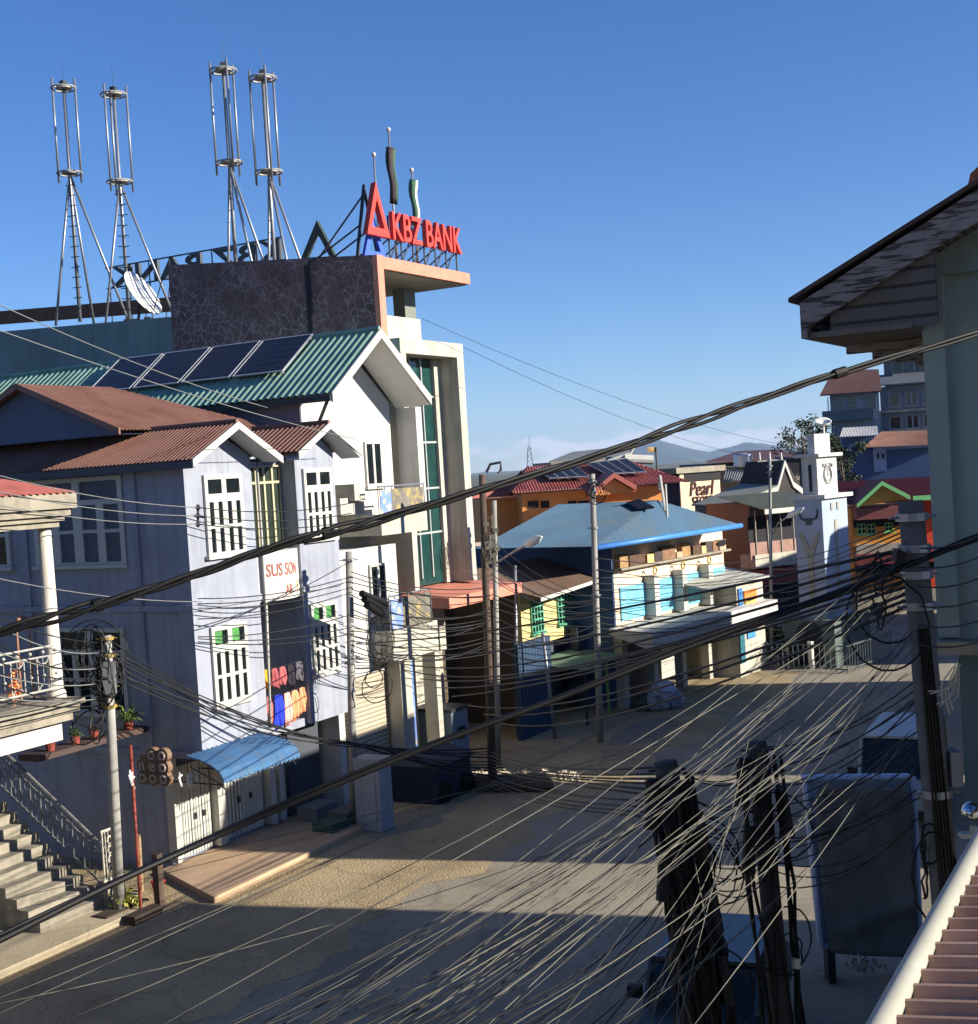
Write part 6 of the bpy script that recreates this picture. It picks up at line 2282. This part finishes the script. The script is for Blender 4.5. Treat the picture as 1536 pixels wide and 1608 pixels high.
bands(t, b0, tp, (.97, .94), .1)
Yl = tp.y
lamp_arm(t, [at(1214, 838, Yl), at(1222, 822, Yl - .6), at(1236, 812, Yl - 1.2)], at(1236, 812, Yl - 1.2), at(1262, 798, Yl - 2.2))
m = MB()
for px in (1193, 1209, 1227):
    p = at(px, 722, Yl)
    m.tube([tuple(p), tuple(p + Vector((0, 0, .3)))], [.06, .04], 6)
m.tube([tuple(at(1190, 725, Yl)), tuple(at(1230, 722, Yl))], .035, 5)
part(m, 'crossarm', M_FRAME, t)
# left pole with tangle
t, b0, tp = pole(168, 998, 188, 1440, .09, .12, M_POLE, 'concrete_pole', 'pale weathered concrete pole by the stair gate, tangled at top')
P['T'] = (b0, tp)
bands(t, b0, tp, (.99, .93, .82, .75), .13, mat('mustard_strap', (150, 130, 70), .7, .2, 4.))
bundle(t, tuple(at(150, 1040, tp.y)), .55, .6, 14, .012, 71)
bundle(t, tuple(at(165, 1075, tp.y - .2)), .3, .45, 8, .012, 72)
bundle(t, tuple(at(145, 1130, tp.y)), .4, .35, 5, .014, 73)
m = MB()
c = at(172, 1062, tp.y - .15)
m.box(c.x - .12, c.x + .12, c.y - .08, c.y + .05, c.z - .35, c.z + .3)
part(m, 'junction_box', mat('grey_box', (120, 122, 124)), t)
# bracket on the blue house corner
t = thing('wire_bracket', 'dark iron wire bracket with insulators on blue house corner', 'bracket', WF, tuple(at(311, 810, 29.7)))
m = MB()
for py in (797, 810, 823):
    p = at(311, py, 29.75)
    m.ball(tuple(p), .06, 6)
m.tube([tuple(at(311, 792, 29.85)), tuple(at(311, 828, 29.85))], .03, 5)
m.tube([tuple(at(305, 810, 29.75)), tuple(at(320, 812, 29.9))], .03, 5)
part(m, 'ironwork', M_DKSTEEL, t)

# ------------------------------------------------------------------ wires
def wire(p, q, sag, r, m_, name, label, cat='wire', group=None, n=14, sides=4):
    p, q = Vector(p), Vector(q)
    mb = MB()
    pts = []
    for i in range(n + 1):
        f = i / n
        v = p.lerp(q, f)
        v.z -= sag * 4 * f * (1 - f)
        pts.append(v)
    mb.tube(pts, r, sides)
    return solo(mb, name, m_, label, cat, group, True)
def wpx(a, Ya, b, Yb, sag, r, m_, name, label, group=None, n=14):
    return wire(at(*a, Ya), at(*b, Yb), sag, r, m_, name, label, 'wire', group, n)
# heavy twisted cable crossing the whole view
def spline(pts, k=10):
    out = []
    for i in range(len(pts) - 1):
        p0, p1, p2, p3 = pts[max(i - 1, 0)], pts[i], pts[i + 1], pts[min(i + 2, len(pts) - 1)]
        for j in range(k):
            t_ = j / k
            out.append(.5 * ((2 * p1) + (p2 - p0) * t_ + (2 * p0 - 5 * p1 + 4 * p2 - p3) * t_ * t_ + (3 * p1 - p0 - 3 * p2 + p3) * t_ ** 3))
    out.append(pts[-1])
    return out
t = thing('heavy_cable', 'heavy black twisted cable sagging across the view from eave to left edge', 'cable', WF, tuple(at(760, 770, 8)))
cp = [at(px, py, Y) for px, py, Y in ((1700, 478, 10.2), (1536, 524, 9.8), (1310, 588, 9.3), (1120, 652, 8.9), (940, 715, 8.5), (760, 768, 8.1), (580, 820, 7.8), (440, 856, 7.6), (300, 905, 7.4), (160, 948, 7.2), (0, 992, 7.0), (-160, 1036, 6.9))]
cl = spline(cp, 12)
for ph in (0, 2.1, 4.2):
    m = MB()
    pts = []
    for i, p in enumerate(cl):
        spread = .016 + .012 * max(0, math.sin(i * .17 + 1.3)) ** 2
        an = i * .3 + ph
        pts.append(p + Vector((0, spread * math.cos(an), spread * math.sin(an))))
    m.tube(pts, .014, 6)
    part(m, 'cable_strand', M_BLACK, t, True)
for px in (1320, 520, 160):
    k = min(range(len(cl)), key=lambda i: abs((cl[i] - EYE).dot(RIGHT) / (cl[i] - EYE).dot(FWD) * FPX + PW / 2 - px))
    m = MB()
    m.tube([tuple(cl[k]), tuple(cl[min(k + 1, len(cl) - 1)])], .036, 8)
    part(m, 'tape_wrap', M_BLACK, t)
t = thing('second_heavy_cable', 'second black cable sloping from concrete pole down to lower left', 'cable', WF, tuple(at(760, 1150, 9)))
cp = [at(px, py, Y) for px, py, Y in ((1700, 790, 10.8), (1536, 846, 10.6), (1440, 882, 10.4), (1280, 945, 10.2), (1080, 1017, 10), (900, 1088, 9.8), (700, 1162, 9.6), (500, 1244, 9.4), (330, 1318, 9.3), (160, 1396, 8.7), (0, 1476, 8.2), (-150, 1550, 7.8))]
cl2 = spline(cp, 10)
m = MB()
m.tube(cl2, .022, 6)
part(m, 'cable_strand', M_BLACK, t, True)
m = MB()
m.tube([p + Vector((0, .02, .02 + .01 * math.sin(i * .2))) for i, p in enumerate(cl2)], .012, 5)
part(m, 'cable_strand', M_BLACK, t, True)
GRPP = 'pale wires fanning over the road'
LBP = 'thin pale sunlit wire in the fan crossing diagonally above the road'
rw = random.Random(5)
fan = []
# traced wires: (upper right end, depth, lower left end, depth)
for a, Ya, b, Yb in (((1440, 905), YC, (350, 1620), 6.5), ((1440, 935), YC, (560, 1620), 6.2), ((1436, 920), YC, (200, 1640), 7), ((1300, 1090), 14, (620, 1620), 6),
                     ((1250, 980), 16, (-20, 1575), 9), ((1240, 1000), 16, (-20, 1600), 9), ((1190, 1160), 12, (330, 1620), 7), ((1060, 1168), 14, (-20, 1440), 11),
                     ((1070, 1160), 14, (-20, 1420), 11), ((1000, 1290), 13, (-20, 1580), 9), ((1436, 990), YC, (700, 1620), 6), ((1436, 1000), YC, (760, 1620), 6),
                     ((1340, 1170), 14, (960, 1620), 6), ((1430, 1180), YC, (950, 1620), 6), ((1440, 1150), YC, (840, 1620), 6), ((1434, 870), YC, (60, 1620), 7.5)):
    fan.append((a, Ya, b, Yb))
for i in range(34):
    u = rw.random()
    k_ = rw.random()
    a = (1432 + rw.uniform(-10, 6), 850 + 320 * rw.random() ** 1.2) if k_ < .62 else (rw.uniform(1180, 1400), rw.uniform(1040, 1190))
    e = (rw.choice((rw.uniform(240, 460), rw.uniform(420, 700), rw.uniform(600, 800), rw.uniform(850, 960))) + (a[1] - 880) * .45, 1625)
    fan.append((a, YC - rw.uniform(0, .2), e, rw.uniform(5.6, 7.4)))
for i, (a, Ya, b, Yb) in enumerate(fan):
    wpx(a, Ya, b, Yb, rw.choice((.02, .05, .1, .18, .3)) * rw.uniform(.5, 1), rw.choice((.0026, .003, .0034, .0034, .0046)), M_WIREP if rw.random() < .6 else mat('ash_wire_sheath', (62, 62, 60), .6, .3, .8), 'pale_wire', LBP, GRPP, 10)
GRPD = 'dark wires across the left fronts'
LBD = 'thin dark wire strung level across the fronts of left-hand houses'
def dark(a, Ya, b, Yb, sag=.1, r=.012, lb=LBD, g=GRPD, m_=None):
    wpx(a, Ya, b, Yb, sag, r, m_ or M_WIRED, 'dark_wire', lb, g, 10)
GREYW = mat('grey_wire_sheath', (120, 122, 120), .6, .2, 1.)
for (a, Ya, b, Yb) in (((-20, 742), 24, (311, 797), 29.7), ((-20, 768), 24, (311, 810), 29.7), ((-20, 790), 24, (311, 823), 29.7), ((-20, 470), 20, (420, 640), 30), ((-20, 512), 20, (560, 690), 34), ((-20, 905), 24, (318, 945), 29.8)):
    dark(a, Ya, b, Yb, .12, .01, 'thin grey wire running from left edge to the blue house', 'grey wires at the left edge', GREYW)
for y0, y1 in ((797, 790), (810, 806), (823, 818), (948, 912), (955, 922), (972, 930), (1003, 985), (1008, 995), (985, 880), (1000, 965), (940, 905)):
    dark((311, y0), 29.7, (552, y1), 33, .15, .012)
for k in range(16):
    y0 = 900 + k * 9 + rw.uniform(-4, 4)
    dark((552, y0), 33, (768 + rw.uniform(-8, 10), 930 + k * 6 + rw.uniform(-8, 8)), 36.4, rw.uniform(.1, .5), .013, 'thin dark wire slung between concrete pole and brown wooden pole', 'wires between the two mid poles')
for k in range(14):
    dark((772, 850 + k * 13 + rw.uniform(-6, 6)), 36.3, (937, 930 + k * 6 + rw.uniform(-10, 10)), 41.5, rw.uniform(.1, .5), .013, 'thin dark wire slung between wooden pole and slender grey pole', 'wires between wooden and slender poles')
for k in range(12):
    dark((938, 880 + k * 12 + rw.uniform(-6, 6)), 41.6, (1210, 870 + k * 10 + rw.uniform(-8, 8)), 54.5, rw.uniform(.1, .6), .014, 'thin dark wire slung across the cyan shop front to lamp pole', 'wires across the cyan shop front')
for k in range(12):
    dark((1212, 880 + k * 12), 54, (1436, 812 + k * 9 + rw.uniform(-6, 6)), YC, rw.uniform(.02, .2), .008, 'thin dark wire running from lamp pole to thick concrete pole', 'wires from lamp pole to concrete pole')
for k in range(10):
    dark((1430, 860 + k * 10), YC, (560 + k * 25, 1010 + k * 14), 33, rw.uniform(.1, .5), .014, 'long dark wire from thick concrete pole toward the left fronts', 'long dark wires over the road')
for k in range(6):
    dark((1560, 1000 - k * 34), 9, (1436, 1010 - k * 30), YC, .05, .006, 'short dark wire from concrete pole out of the right edge', 'short wires at the right edge')
for k in range(9):
    dark((172, 1005 + k * 7), 28, (460 + k * 14, 1150 + k * 3), 32.6, rw.uniform(.1, .45), .015, 'dark wire drooping from tangled pole past the drying clothes', 'wires drooping from the tangled pole')
for k in range(9):
    dark((-20, 960 + k * 18 + rw.uniform(-6, 6)), 22, (172, 1010 + k * 12), 28, rw.uniform(.05, .4), .013, 'wire running from left edge to the tangled concrete pole', 'wires left of the tangled pole', GREYW if k % 2 else None)
for k in range(12):
    dark((460 + k * 14, 1152 + k * 2), 32.6, (768 + k * 4, 1175 + k * 5), 36, rw.uniform(.05, .3), .022 if k % 3 == 0 else .013, 'low dark cable sagging over the pavement between left poles', 'low cables over the left pavement')
for k in range(10):
    dark((770, 1180 + k * 6), 36, (1045 + rw.uniform(-15, 25), 1205 + k * 9), 11.4, rw.uniform(.02, .2), .011, 'low dark cable crossing road toward the dark short pole', 'low cables crossing the road')
for k in range(16):
    y = 1190 + k * 15
    dark((1060 + k * 3, y + rw.uniform(-10, 10)), 11.2, (1195 + k, 1180 + k * 14 + rw.uniform(-20, 20)), 11.8, rw.uniform(.03, .3), .006, 'short dark wire tangled between the two foreground poles', 'wires between the foreground poles')
for k in range(18):
    dark((1200 + k, 1185 + k * 12 + rw.uniform(-15, 15)), 11.8, (1434 + rw.uniform(0, 20), 1060 + k * 14 + rw.uniform(-20, 20)), YC, rw.uniform(.03, .2), .006, 'dark wire slung from slim dark pole to thick concrete pole', 'wires from slim dark pole to concrete pole')
for k in range(20):
    dark((1060 + rw.uniform(-20, 40), 1230 + k * 15), 11.2, (300 + k * 42, 1640), 5 + rw.random(), rw.uniform(.02, .2), .005, 'dark wire falling from foreground poles to the lower left', 'dark wires falling to the lower left')
for a, b in (((662, 500), (1240, 700)), ((728, 545), (1200, 720)), ((700, 900), (1000, 860))):
    dark(a, 40, b, 70, .5, .008, 'hair thin wire crossing the open sky right of bank', 'thin wires in the open sky')

t = thing('frayed_wires', 'pale frayed ends of wire hanging right of thick concrete pole', 'wire', WF, tuple(at(1500, 1060, 10)))
for k in range(9):
    m = MB()
    a_, b_ = (1504 + rw.uniform(-4, 6), 1046 + rw.uniform(-4, 8)), (1462 + k * 4 + rw.uniform(-6, 6), 1088 + k * 4 + rw.uniform(-8, 8))
    p, q = at(*a_, 10), at(*b_, 9.9 + rw.uniform(-.1, .1))
    mid = p.lerp(q, .5) + Vector((rw.uniform(-.06, .06), 0, rw.uniform(-.08, .02)))
    m.tube(spline([p, mid, q], 6), .006, 4)
    part(m, 'wire_end', mat('pale_cream_sheath', (176, 166, 140), .6, .2, 3.), t)
# ------------------------------------------------------------------ street things
def crate(px0, py0, px1, py1, dep, m_, name, label, cat, parts_=None):
    b = G((px0 + px1) / 2, py1)
    l, r = at(px0, py1, b.y), at(px1, py1, b.y)
    tz = at((px0 + px1) / 2, py0, b.y).z
    t = thing(name, label, cat, A, A.loc(Vector((b.x, b.y, 0))))
    x, y, _ = A.loc(b)
    w_ = (r.x - l.x)
    m = MB(A)
    m.box(x - w_ * .42, x + w_ * .42, y - dep * .5, y + dep * .5, 0.02, tz)
    part(m, 'body', m_, t)
    return t, x, y, w_ * .42, dep * .5, tz
M_CAB = mat('grey_cabinet', (142, 150, 158), .6, .12, 1.5, .25, (100, 100, 100))
t, x, y, hw, hd, tz = crate(570, 1192, 611, 1302, .75, M_CAB, 'metal_cabinet', 'tall pale grey metal cabinet on the pavement before white house', 'cabinet')
m = MB(A); m.box(x - hw - .02, x + hw + .02, y - hd - .02, y + hd + .02, tz + .001, tz + .06); part(m, 'lid', M_CAB, t)
m = MB(A); m.box(x - hw - .02, x - hw - .003, y - .25, y + .25, .2, tz - .2); part(m, 'door', M_CAB, t)
t, x, y, hw, hd, tz = crate(668, 1113, 727, 1205, 1.3, mat('blue_grey_kiosk', (112, 128, 138), .7, .12, 1.), 'small_kiosk', 'square blue grey kiosk with dark top before the tin gate', 'kiosk')
m = MB(A); m.box(x - hw - .06, x + hw + .06, y - hd - .06, y + hd + .06, tz + .001, tz + .09); part(m, 'roof', M_DKSTEEL, t)
m = MB(A); m.box(x - hw * .4, x + hw * .5, y - hd - .03, y - hd - .003, .9, tz - .5); part(m, 'hatch', M_PANE, t)
t, x, y, hw, hd, tz = crate(618, 1193, 735, 1250, 1.6, mat('dark_navy_tarp', (40, 50, 68), .7, .25, 1.5), 'covered_cart', 'low vendor cart under dark navy cover beside the pavement', 'cart')
m = MB(A); m.prism([(x - hw - .1, y - hd - .1, tz), (x + hw + .1, y - hd - .1, tz), (x + hw, y, tz + .3), (x - hw, y, tz + .3)], (0, 0, .05)); part(m, 'cover_flap', mat('dark_navy_tarp', (40, 50, 68)), t)
for sg in (-1, 1):
    m = MB(A); m.tube([(x + sg * hw * .7, y - hd - .08, .3), (x + sg * hw * .7, y - hd - .01, .3)], .3, 14); part(m, 'wheel', M_BLACK, t)
for k, (px, py, w_, h_, c, lb) in enumerate(((500, 1292, .9, .5, (120, 118, 120), 'pale broken board leaning in the goods pile by shutters'), (545, 1298, .8, .45, (90, 90, 94), 'grey crate in the goods pile by the pavement'), (520, 1310, .7, .35, (52, 84, 76), 'dull green crate at the front of goods pile'))):
    p = A.loc(G(px, py))
    m = MB(A)
    m.box(p[0] - w_ / 2, p[0] + w_ / 2, p[1] - .3, p[1] + .3, .02, h_)
    for i in range(4):
        m.box(p[0] - w_ / 2 - .02, p[0] + w_ / 2 + .02, p[1] - .33, p[1] - .301, .05 + i * h_ / 4, .05 + i * h_ / 4 + h_ / 7)
    solo(m, 'goods_crate', mat('crate_%d' % k, c, .8, .2, 3.), lb, 'crate', 'goods piled by the left pavement')
m = MB()
for _ in range(900):
    f = RN.random()
    p = G(738 + 170 * f, 1222 + RN.gauss(0, 2.5))
    r = RN.uniform(.02, .1)
    a, z = RN.uniform(0, 6), RN.uniform(0, .14) * math.sin(PI * (f * 5 % 1))
    m.add([(p.x + r * math.cos(a), p.y + r * math.sin(a), z), (p.x + r * math.cos(a + 2.3), p.y + r * math.sin(a + 2), z), (p.x + r * math.cos(a + 4), p.y + r * math.sin(a + 4.4), z), (p.x, p.y + r * .2, z + r * 1.1)], [(0, 1, 3), (1, 2, 3), (2, 0, 3), (0, 2, 1)])
struct(m, 'rubble', mat('pale_rubble', (196, 182, 160), .9, .3, 6.), 'stuff')
for k in range(3):
    p, q = G(735 + k * 8, 1234 + k * 5), G(858 + k * 5, 1231 + k * 6)
    m = MB()
    m.tube([(p.x, p.y, .16), (q.x, q.y, .16)], .15, 8)
    solo(m, 'timber_log', M_WOODP, 'dark timber log lying on the road beside pale rubble', 'log', 'logs lying by the rubble')
t = thing('sack_heap', 'heap of blue grey plastic sacks on the road before canopy', 'sacks', WF, tuple(G(1040, 1115)))
p0 = G(1035, 1115)
for k, (dx, dy, dz, r, c) in enumerate(((0, 0, .35, .5, (150, 158, 176)), (.5, .2, .3, .45, (134, 142, 160)), (.2, -.3, .75, .42, (160, 168, 186)), (-.6, .1, .25, .4, (70, 76, 60)))):
    m = MB()
    m.ball((p0.x + dx, p0.y + dy, dz), r, 10, .85)
    rng = random.Random(k)
    m.v = [(v[0] + rng.gauss(0, .05), v[1] + rng.gauss(0, .05), max(.01, v[2] + rng.gauss(0, .05))) for v in m.v]
    part(m, 'sack', mat('sack_%d' % k, c, .5, .2, 4.), t)

# tall board wrapped in plastic
bY = 21.5
c00, c10, c11, c01 = at(1292, 1487, bY), at(1448, 1497, bY), at(1436, 1222, bY), at(1266, 1224, bY)
t = thing('wrapped_board', 'tall board wrapped in creased dark blue grey plastic on white frame', 'board', WF, ((c00.x + c10.x) / 2, bY, 0))
m = MB()
for a, b_ in ((c00, c01), (c10, c11), (c01, c11), (c00, c10)):
    m.tube([tuple(a + Vector((0, .06, 0))), tuple(b_ + Vector((0, .06, 0)))], .05, 6)
part(m, 'frame', mat('pale_blue_frame', (176, 186, 206), .5, .08, 3.), t)
m = MB()
m.prism([tuple(v + Vector((0, .12, 0))) for v in (c00, c10, c11, c01)], (0, .25, 0))
part(m, 'panel', mat('pale_blue_frame', (176, 186, 206)), t)
m = MB()
N_ = 26
vs = []
for j in range(N_ + 1):
    for i in range(N_ + 1):
        u, v = i / N_, j / N_
        ins = .05
        # rounded upper corners
        uu = ins + u * (1 - 2 * ins)
        vv = v * .985 - .02
        cornr = max(0, v - .86) / .14
        uu = .5 + (uu - .5) * (1 - .12 * cornr ** 2)
        p = c00.lerp(c10, uu).lerp(c01.lerp(c11, uu), vv)
        d = .03 * math.sin(u * 5 + v * 3) + .1 * max(0, 1 - abs(v - .1 - u * .22) * 16) * (.3 + u) + .04 * max(0, 1 - abs(v - .88 + .1 * math.sin(u * 7)) * 12) + .02 * math.sin(u * 17 + v * 9) * (v > .75) + .1 * max(0, .06 - v) * 10
        vs.append((p.x, p.y - .05 - d, p.z))
m.add(vs, [(j * (N_ + 1) + i, j * (N_ + 1) + i + 1, (j + 1) * (N_ + 1) + i + 1, (j + 1) * (N_ + 1) + i) for j in range(N_) for i in range(N_)])
o = part(m, 'plastic_sheet', mat('navy_plastic_sheet', (112, 106, 98), .3, .25, 1.4, spec=.5, dirt=(140, 134, 122), dirtsc=1.6), t, True)
o.modifiers.new('thick', 'SOLIDIFY').thickness = .01
for f in (.1, .9):
    b_ = c00.lerp(c10, f)
    m = MB()
    m.box(b_.x - .06, b_.x + .06, bY + .1, bY + .4, 0, b_.z + .05)
    part(m, 'leg', M_DKSTEEL, t)
m = MB()
for k in range(7):
    p = c00.lerp(c10, .25 + .05 * k)
    m.leaves((p.x, p.y - .15, p.z - .18), (.08, .05, .08), 6, .12)
part(m, 'torn_paper', mat('pale_paper', (170, 160, 150), .8, .3, 5.), t)
# vehicles: one builder, white van and dark pickup car seen from above
def car(name, label, cat, px, py, deg, L, Wd, Ht, m_body, cabin, hood):
    b = G(px, py)
    fr = Fr((b.x, b.y), deg)
    t = thing(name, label, cat, fr)
    m = MB(fr)
    hw = Wd / 2
    prof = [(-L / 2, .35), (L / 2, .35), (L / 2, .8), (L / 2 - .1, .95), (L / 2 - hood, 1.02), (-L / 2 + .1, 1.02), (-L / 2, .8)]
    m.prism([(x, -hw, z) for x, z in prof], (0, Wd, 0))
    body = part(m, 'body', m_body, t)
    body.modifiers.new('soft', 'BEVEL').width = .06
    c0, c1 = cabin
    m = MB(fr)
    pr = [(c0, 1.0), (c1, 1.0), (c1 - .55, Ht), (c0 + .35, Ht)]
    m.prism([(x, -hw + .08, z) for x, z in pr], (0, Wd - .16, 0))
    part(m, 'glasshouse', M_PANE, t)
    m = MB(fr)
    m.box(c0 + .3, c1 - .5, -hw + .1, hw - .1, Ht + .002, Ht + .06)
    for x, x2 in ((c0, c0 + .35), (c1, c1 - .55)):
        for sg in (-1, 1):
            y = sg * (hw - .07)
            m.tube([(x, y, 1.0), (x2, y, Ht + .03)], .045, 5)
    o = part(m, 'roof', m_body, t)
    for sx in (-1, 1):
        for sg in (-1, 1):
            m = MB(fr)
            m.tube([(sx * L * .31, sg * (hw - .2), .32), (sx * L * .31, sg * (hw + .01), .32)], .32, 16)
            w_ = part(m, 'wheel', M_BLACK, t)
            m = MB(fr)
            m.tube([(sx * L * .31, sg * (hw + .012), .32), (sx * L * .31, sg * (hw + .03), .32)], .18, 12)
            part(m, 'rim', M_STEEL, w_)
    for sg in (-1, 1):
        m = MB(fr)
        m.box(L / 2 - .02, L / 2 + .03, sg * (hw - .35) - .14, sg * (hw - .35) + .14, .68, .84)
        part(m, 'headlight', M_FRAME, t)
        m = MB(fr)
        m.box(c1 - .35, c1 - .2, sg * (hw + .14) - .1, sg * (hw + .14) + .1, 1.05, 1.2)
        part(m, 'wing_mirror', M_BLACK, t)
    return t
car('white_van', 'white van with dark windscreen parked beyond the wrapped board', 'van', 1424, 1262, 205, 4.2, 1.7, 1.85, mat('van_white', (150, 156, 152), .3, .05, 2., spec=.6), (-2.0, 1.75), .35)
car('dark_car', 'dark car roof and windscreen at the bottom below the foreground poles', 'car', 1128, 1648, 200, 4.1, 1.7, 1.5, mat('car_dark_green', (42, 48, 46), .25, .05, 2., spec=.6), (-1.7, 1.1), .9)
# motorbikes by the kerb
def motorbike(px, py, deg, label, first=None):
    b = G(px, py)
    if first:
        t = bpy.data.objects.new('motorbike', None)
        COL.objects.link(t)
        t.location, t.rotation_euler = (b.x, b.y, 0), (0, 0, PI / 2 - math.radians(deg))
        t['label'], t['category'], t['group'] = label, 'motorbike', 'motorbikes by the kerb'
        for ch in first.children:
            c = ch.copy()
            COL.objects.link(c)
            c.parent = t
        return t
    fr = Fr((b.x, b.y), deg)
    t = thing('motorbike', label, 'motorbike', fr, (0, 0, 0), 'motorbikes by the kerb')
    for x in (-.6, .6):
        m = MB(fr)
        m.ring((x, 0, .29), .25, .05, (1, 0, 0), (0, 0, 1), 14, 5)
        part(m, 'wheel', M_BLACK, t)
    m = MB(fr)
    m.tube([(-.6, 0, .3), (-.2, 0, .5), (.25, 0, .45), (.5, 0, .85), (.6, 0, .3)], .045, 6)
    m.box(-.15, .2, -.12, .12, .25, .5)
    part(m, 'frame', M_DKSTEEL, t)
    m = MB(fr)
    m.prism([(-.75, -.12, .75), (.1, -.12, .7), (.15, -.12, .8), (-.7, -.12, .86)], (0, .24, 0))
    part(m, 'seat', M_BLACK, t)
    m = MB(fr)
    m.tube([(.4, -.35, 1.0), (.5, 0, .95), (.4, .35, 1.0)], .02, 5)
    part(m, 'handlebar', M_CHROME, t)
    m = MB(fr)
    m.prism([(.05, -.11, .6), (.5, -.08, .9), (.55, -.08, .75), (.3, -.11, .45)], (0, .2, 0))
    part(m, 'fairing', mat('dark_red_fairing', (104, 40, 44), .35, .1, 3.), t)
    return t
mb1 = motorbike(1252, 1048, 60, 'motorbike parked by the white post, nearest the lamp pole')
motorbike(1265, 1046, 70, 'motorbike parked by the white post, farther from lamp pole', mb1)
# plants and clutter before the kiosk
for px, py, lb in ((1202, 1038, 'leafy shrub in front of the corner kiosk, left one'), (1222, 1036, 'leafy shrub beside the lamp pole, right one')):
    b = G(px, py)
    t = thing('kerb_shrub', lb, 'shrub', WF, tuple(b), 'shrubs by the lamp pole')
    m = MB()
    m.leaves((b.x, b.y, .8), (.5, .5, .7), 260, .22)
    part(m, 'foliage', M_LEAF, t)
    m = MB()
    m.tube([tuple(b), (b.x, b.y, .9)], .04, 5)
    part(m, 'stem', M_WOODP, t)
# chrome ball on a white bracket at the right edge, gives no light
b = at(1530, 1330, 12)
t = thing('chrome_ball', 'chrome ball on a white bracket at the right edge', 'lamp', WF, (b.x, b.y, 0))
m = MB()
c = at(1527, 1276, 12)
m.tube([(b.x, b.y, 0), (b.x, b.y, c.z - .12)], .03, 6)
m.box(c.x - .12, c.x + .12, c.y - .05, c.y + .05, c.z - .22, c.z - .18)
part(m, 'bracket', M_FRAME, t)
m = MB()
m.ball(tuple(c), .1, 12)
part(m, 'dome', M_CHROME, t, True)

# ------------------------------------------------------------------ haze
HZ = MB()
HZ.box(-22000, 22000, -400, 14000, -1.2, 420)
hm = bpy.data.materials.new('air')
hm.use_nodes = True
n = hm.node_tree.nodes
for x in list(n):
    if x.type == 'BSDF_PRINCIPLED': n.remove(x)
vp = n.new('ShaderNodeVolumePrincipled')
vp.inputs['Color'].default_value = (.5, .7, 1, 1)
vp.inputs['Density'].default_value = 7.0e-5
vp.inputs['Anisotropy'].default_value = .1
hm.node_tree.links.new(vp.outputs[0], [x for x in n if x.type == 'OUTPUT_MATERIAL'][0].inputs['Volume'])
solo(HZ, 'haze', hm, None, None, None, False, 'stuff')
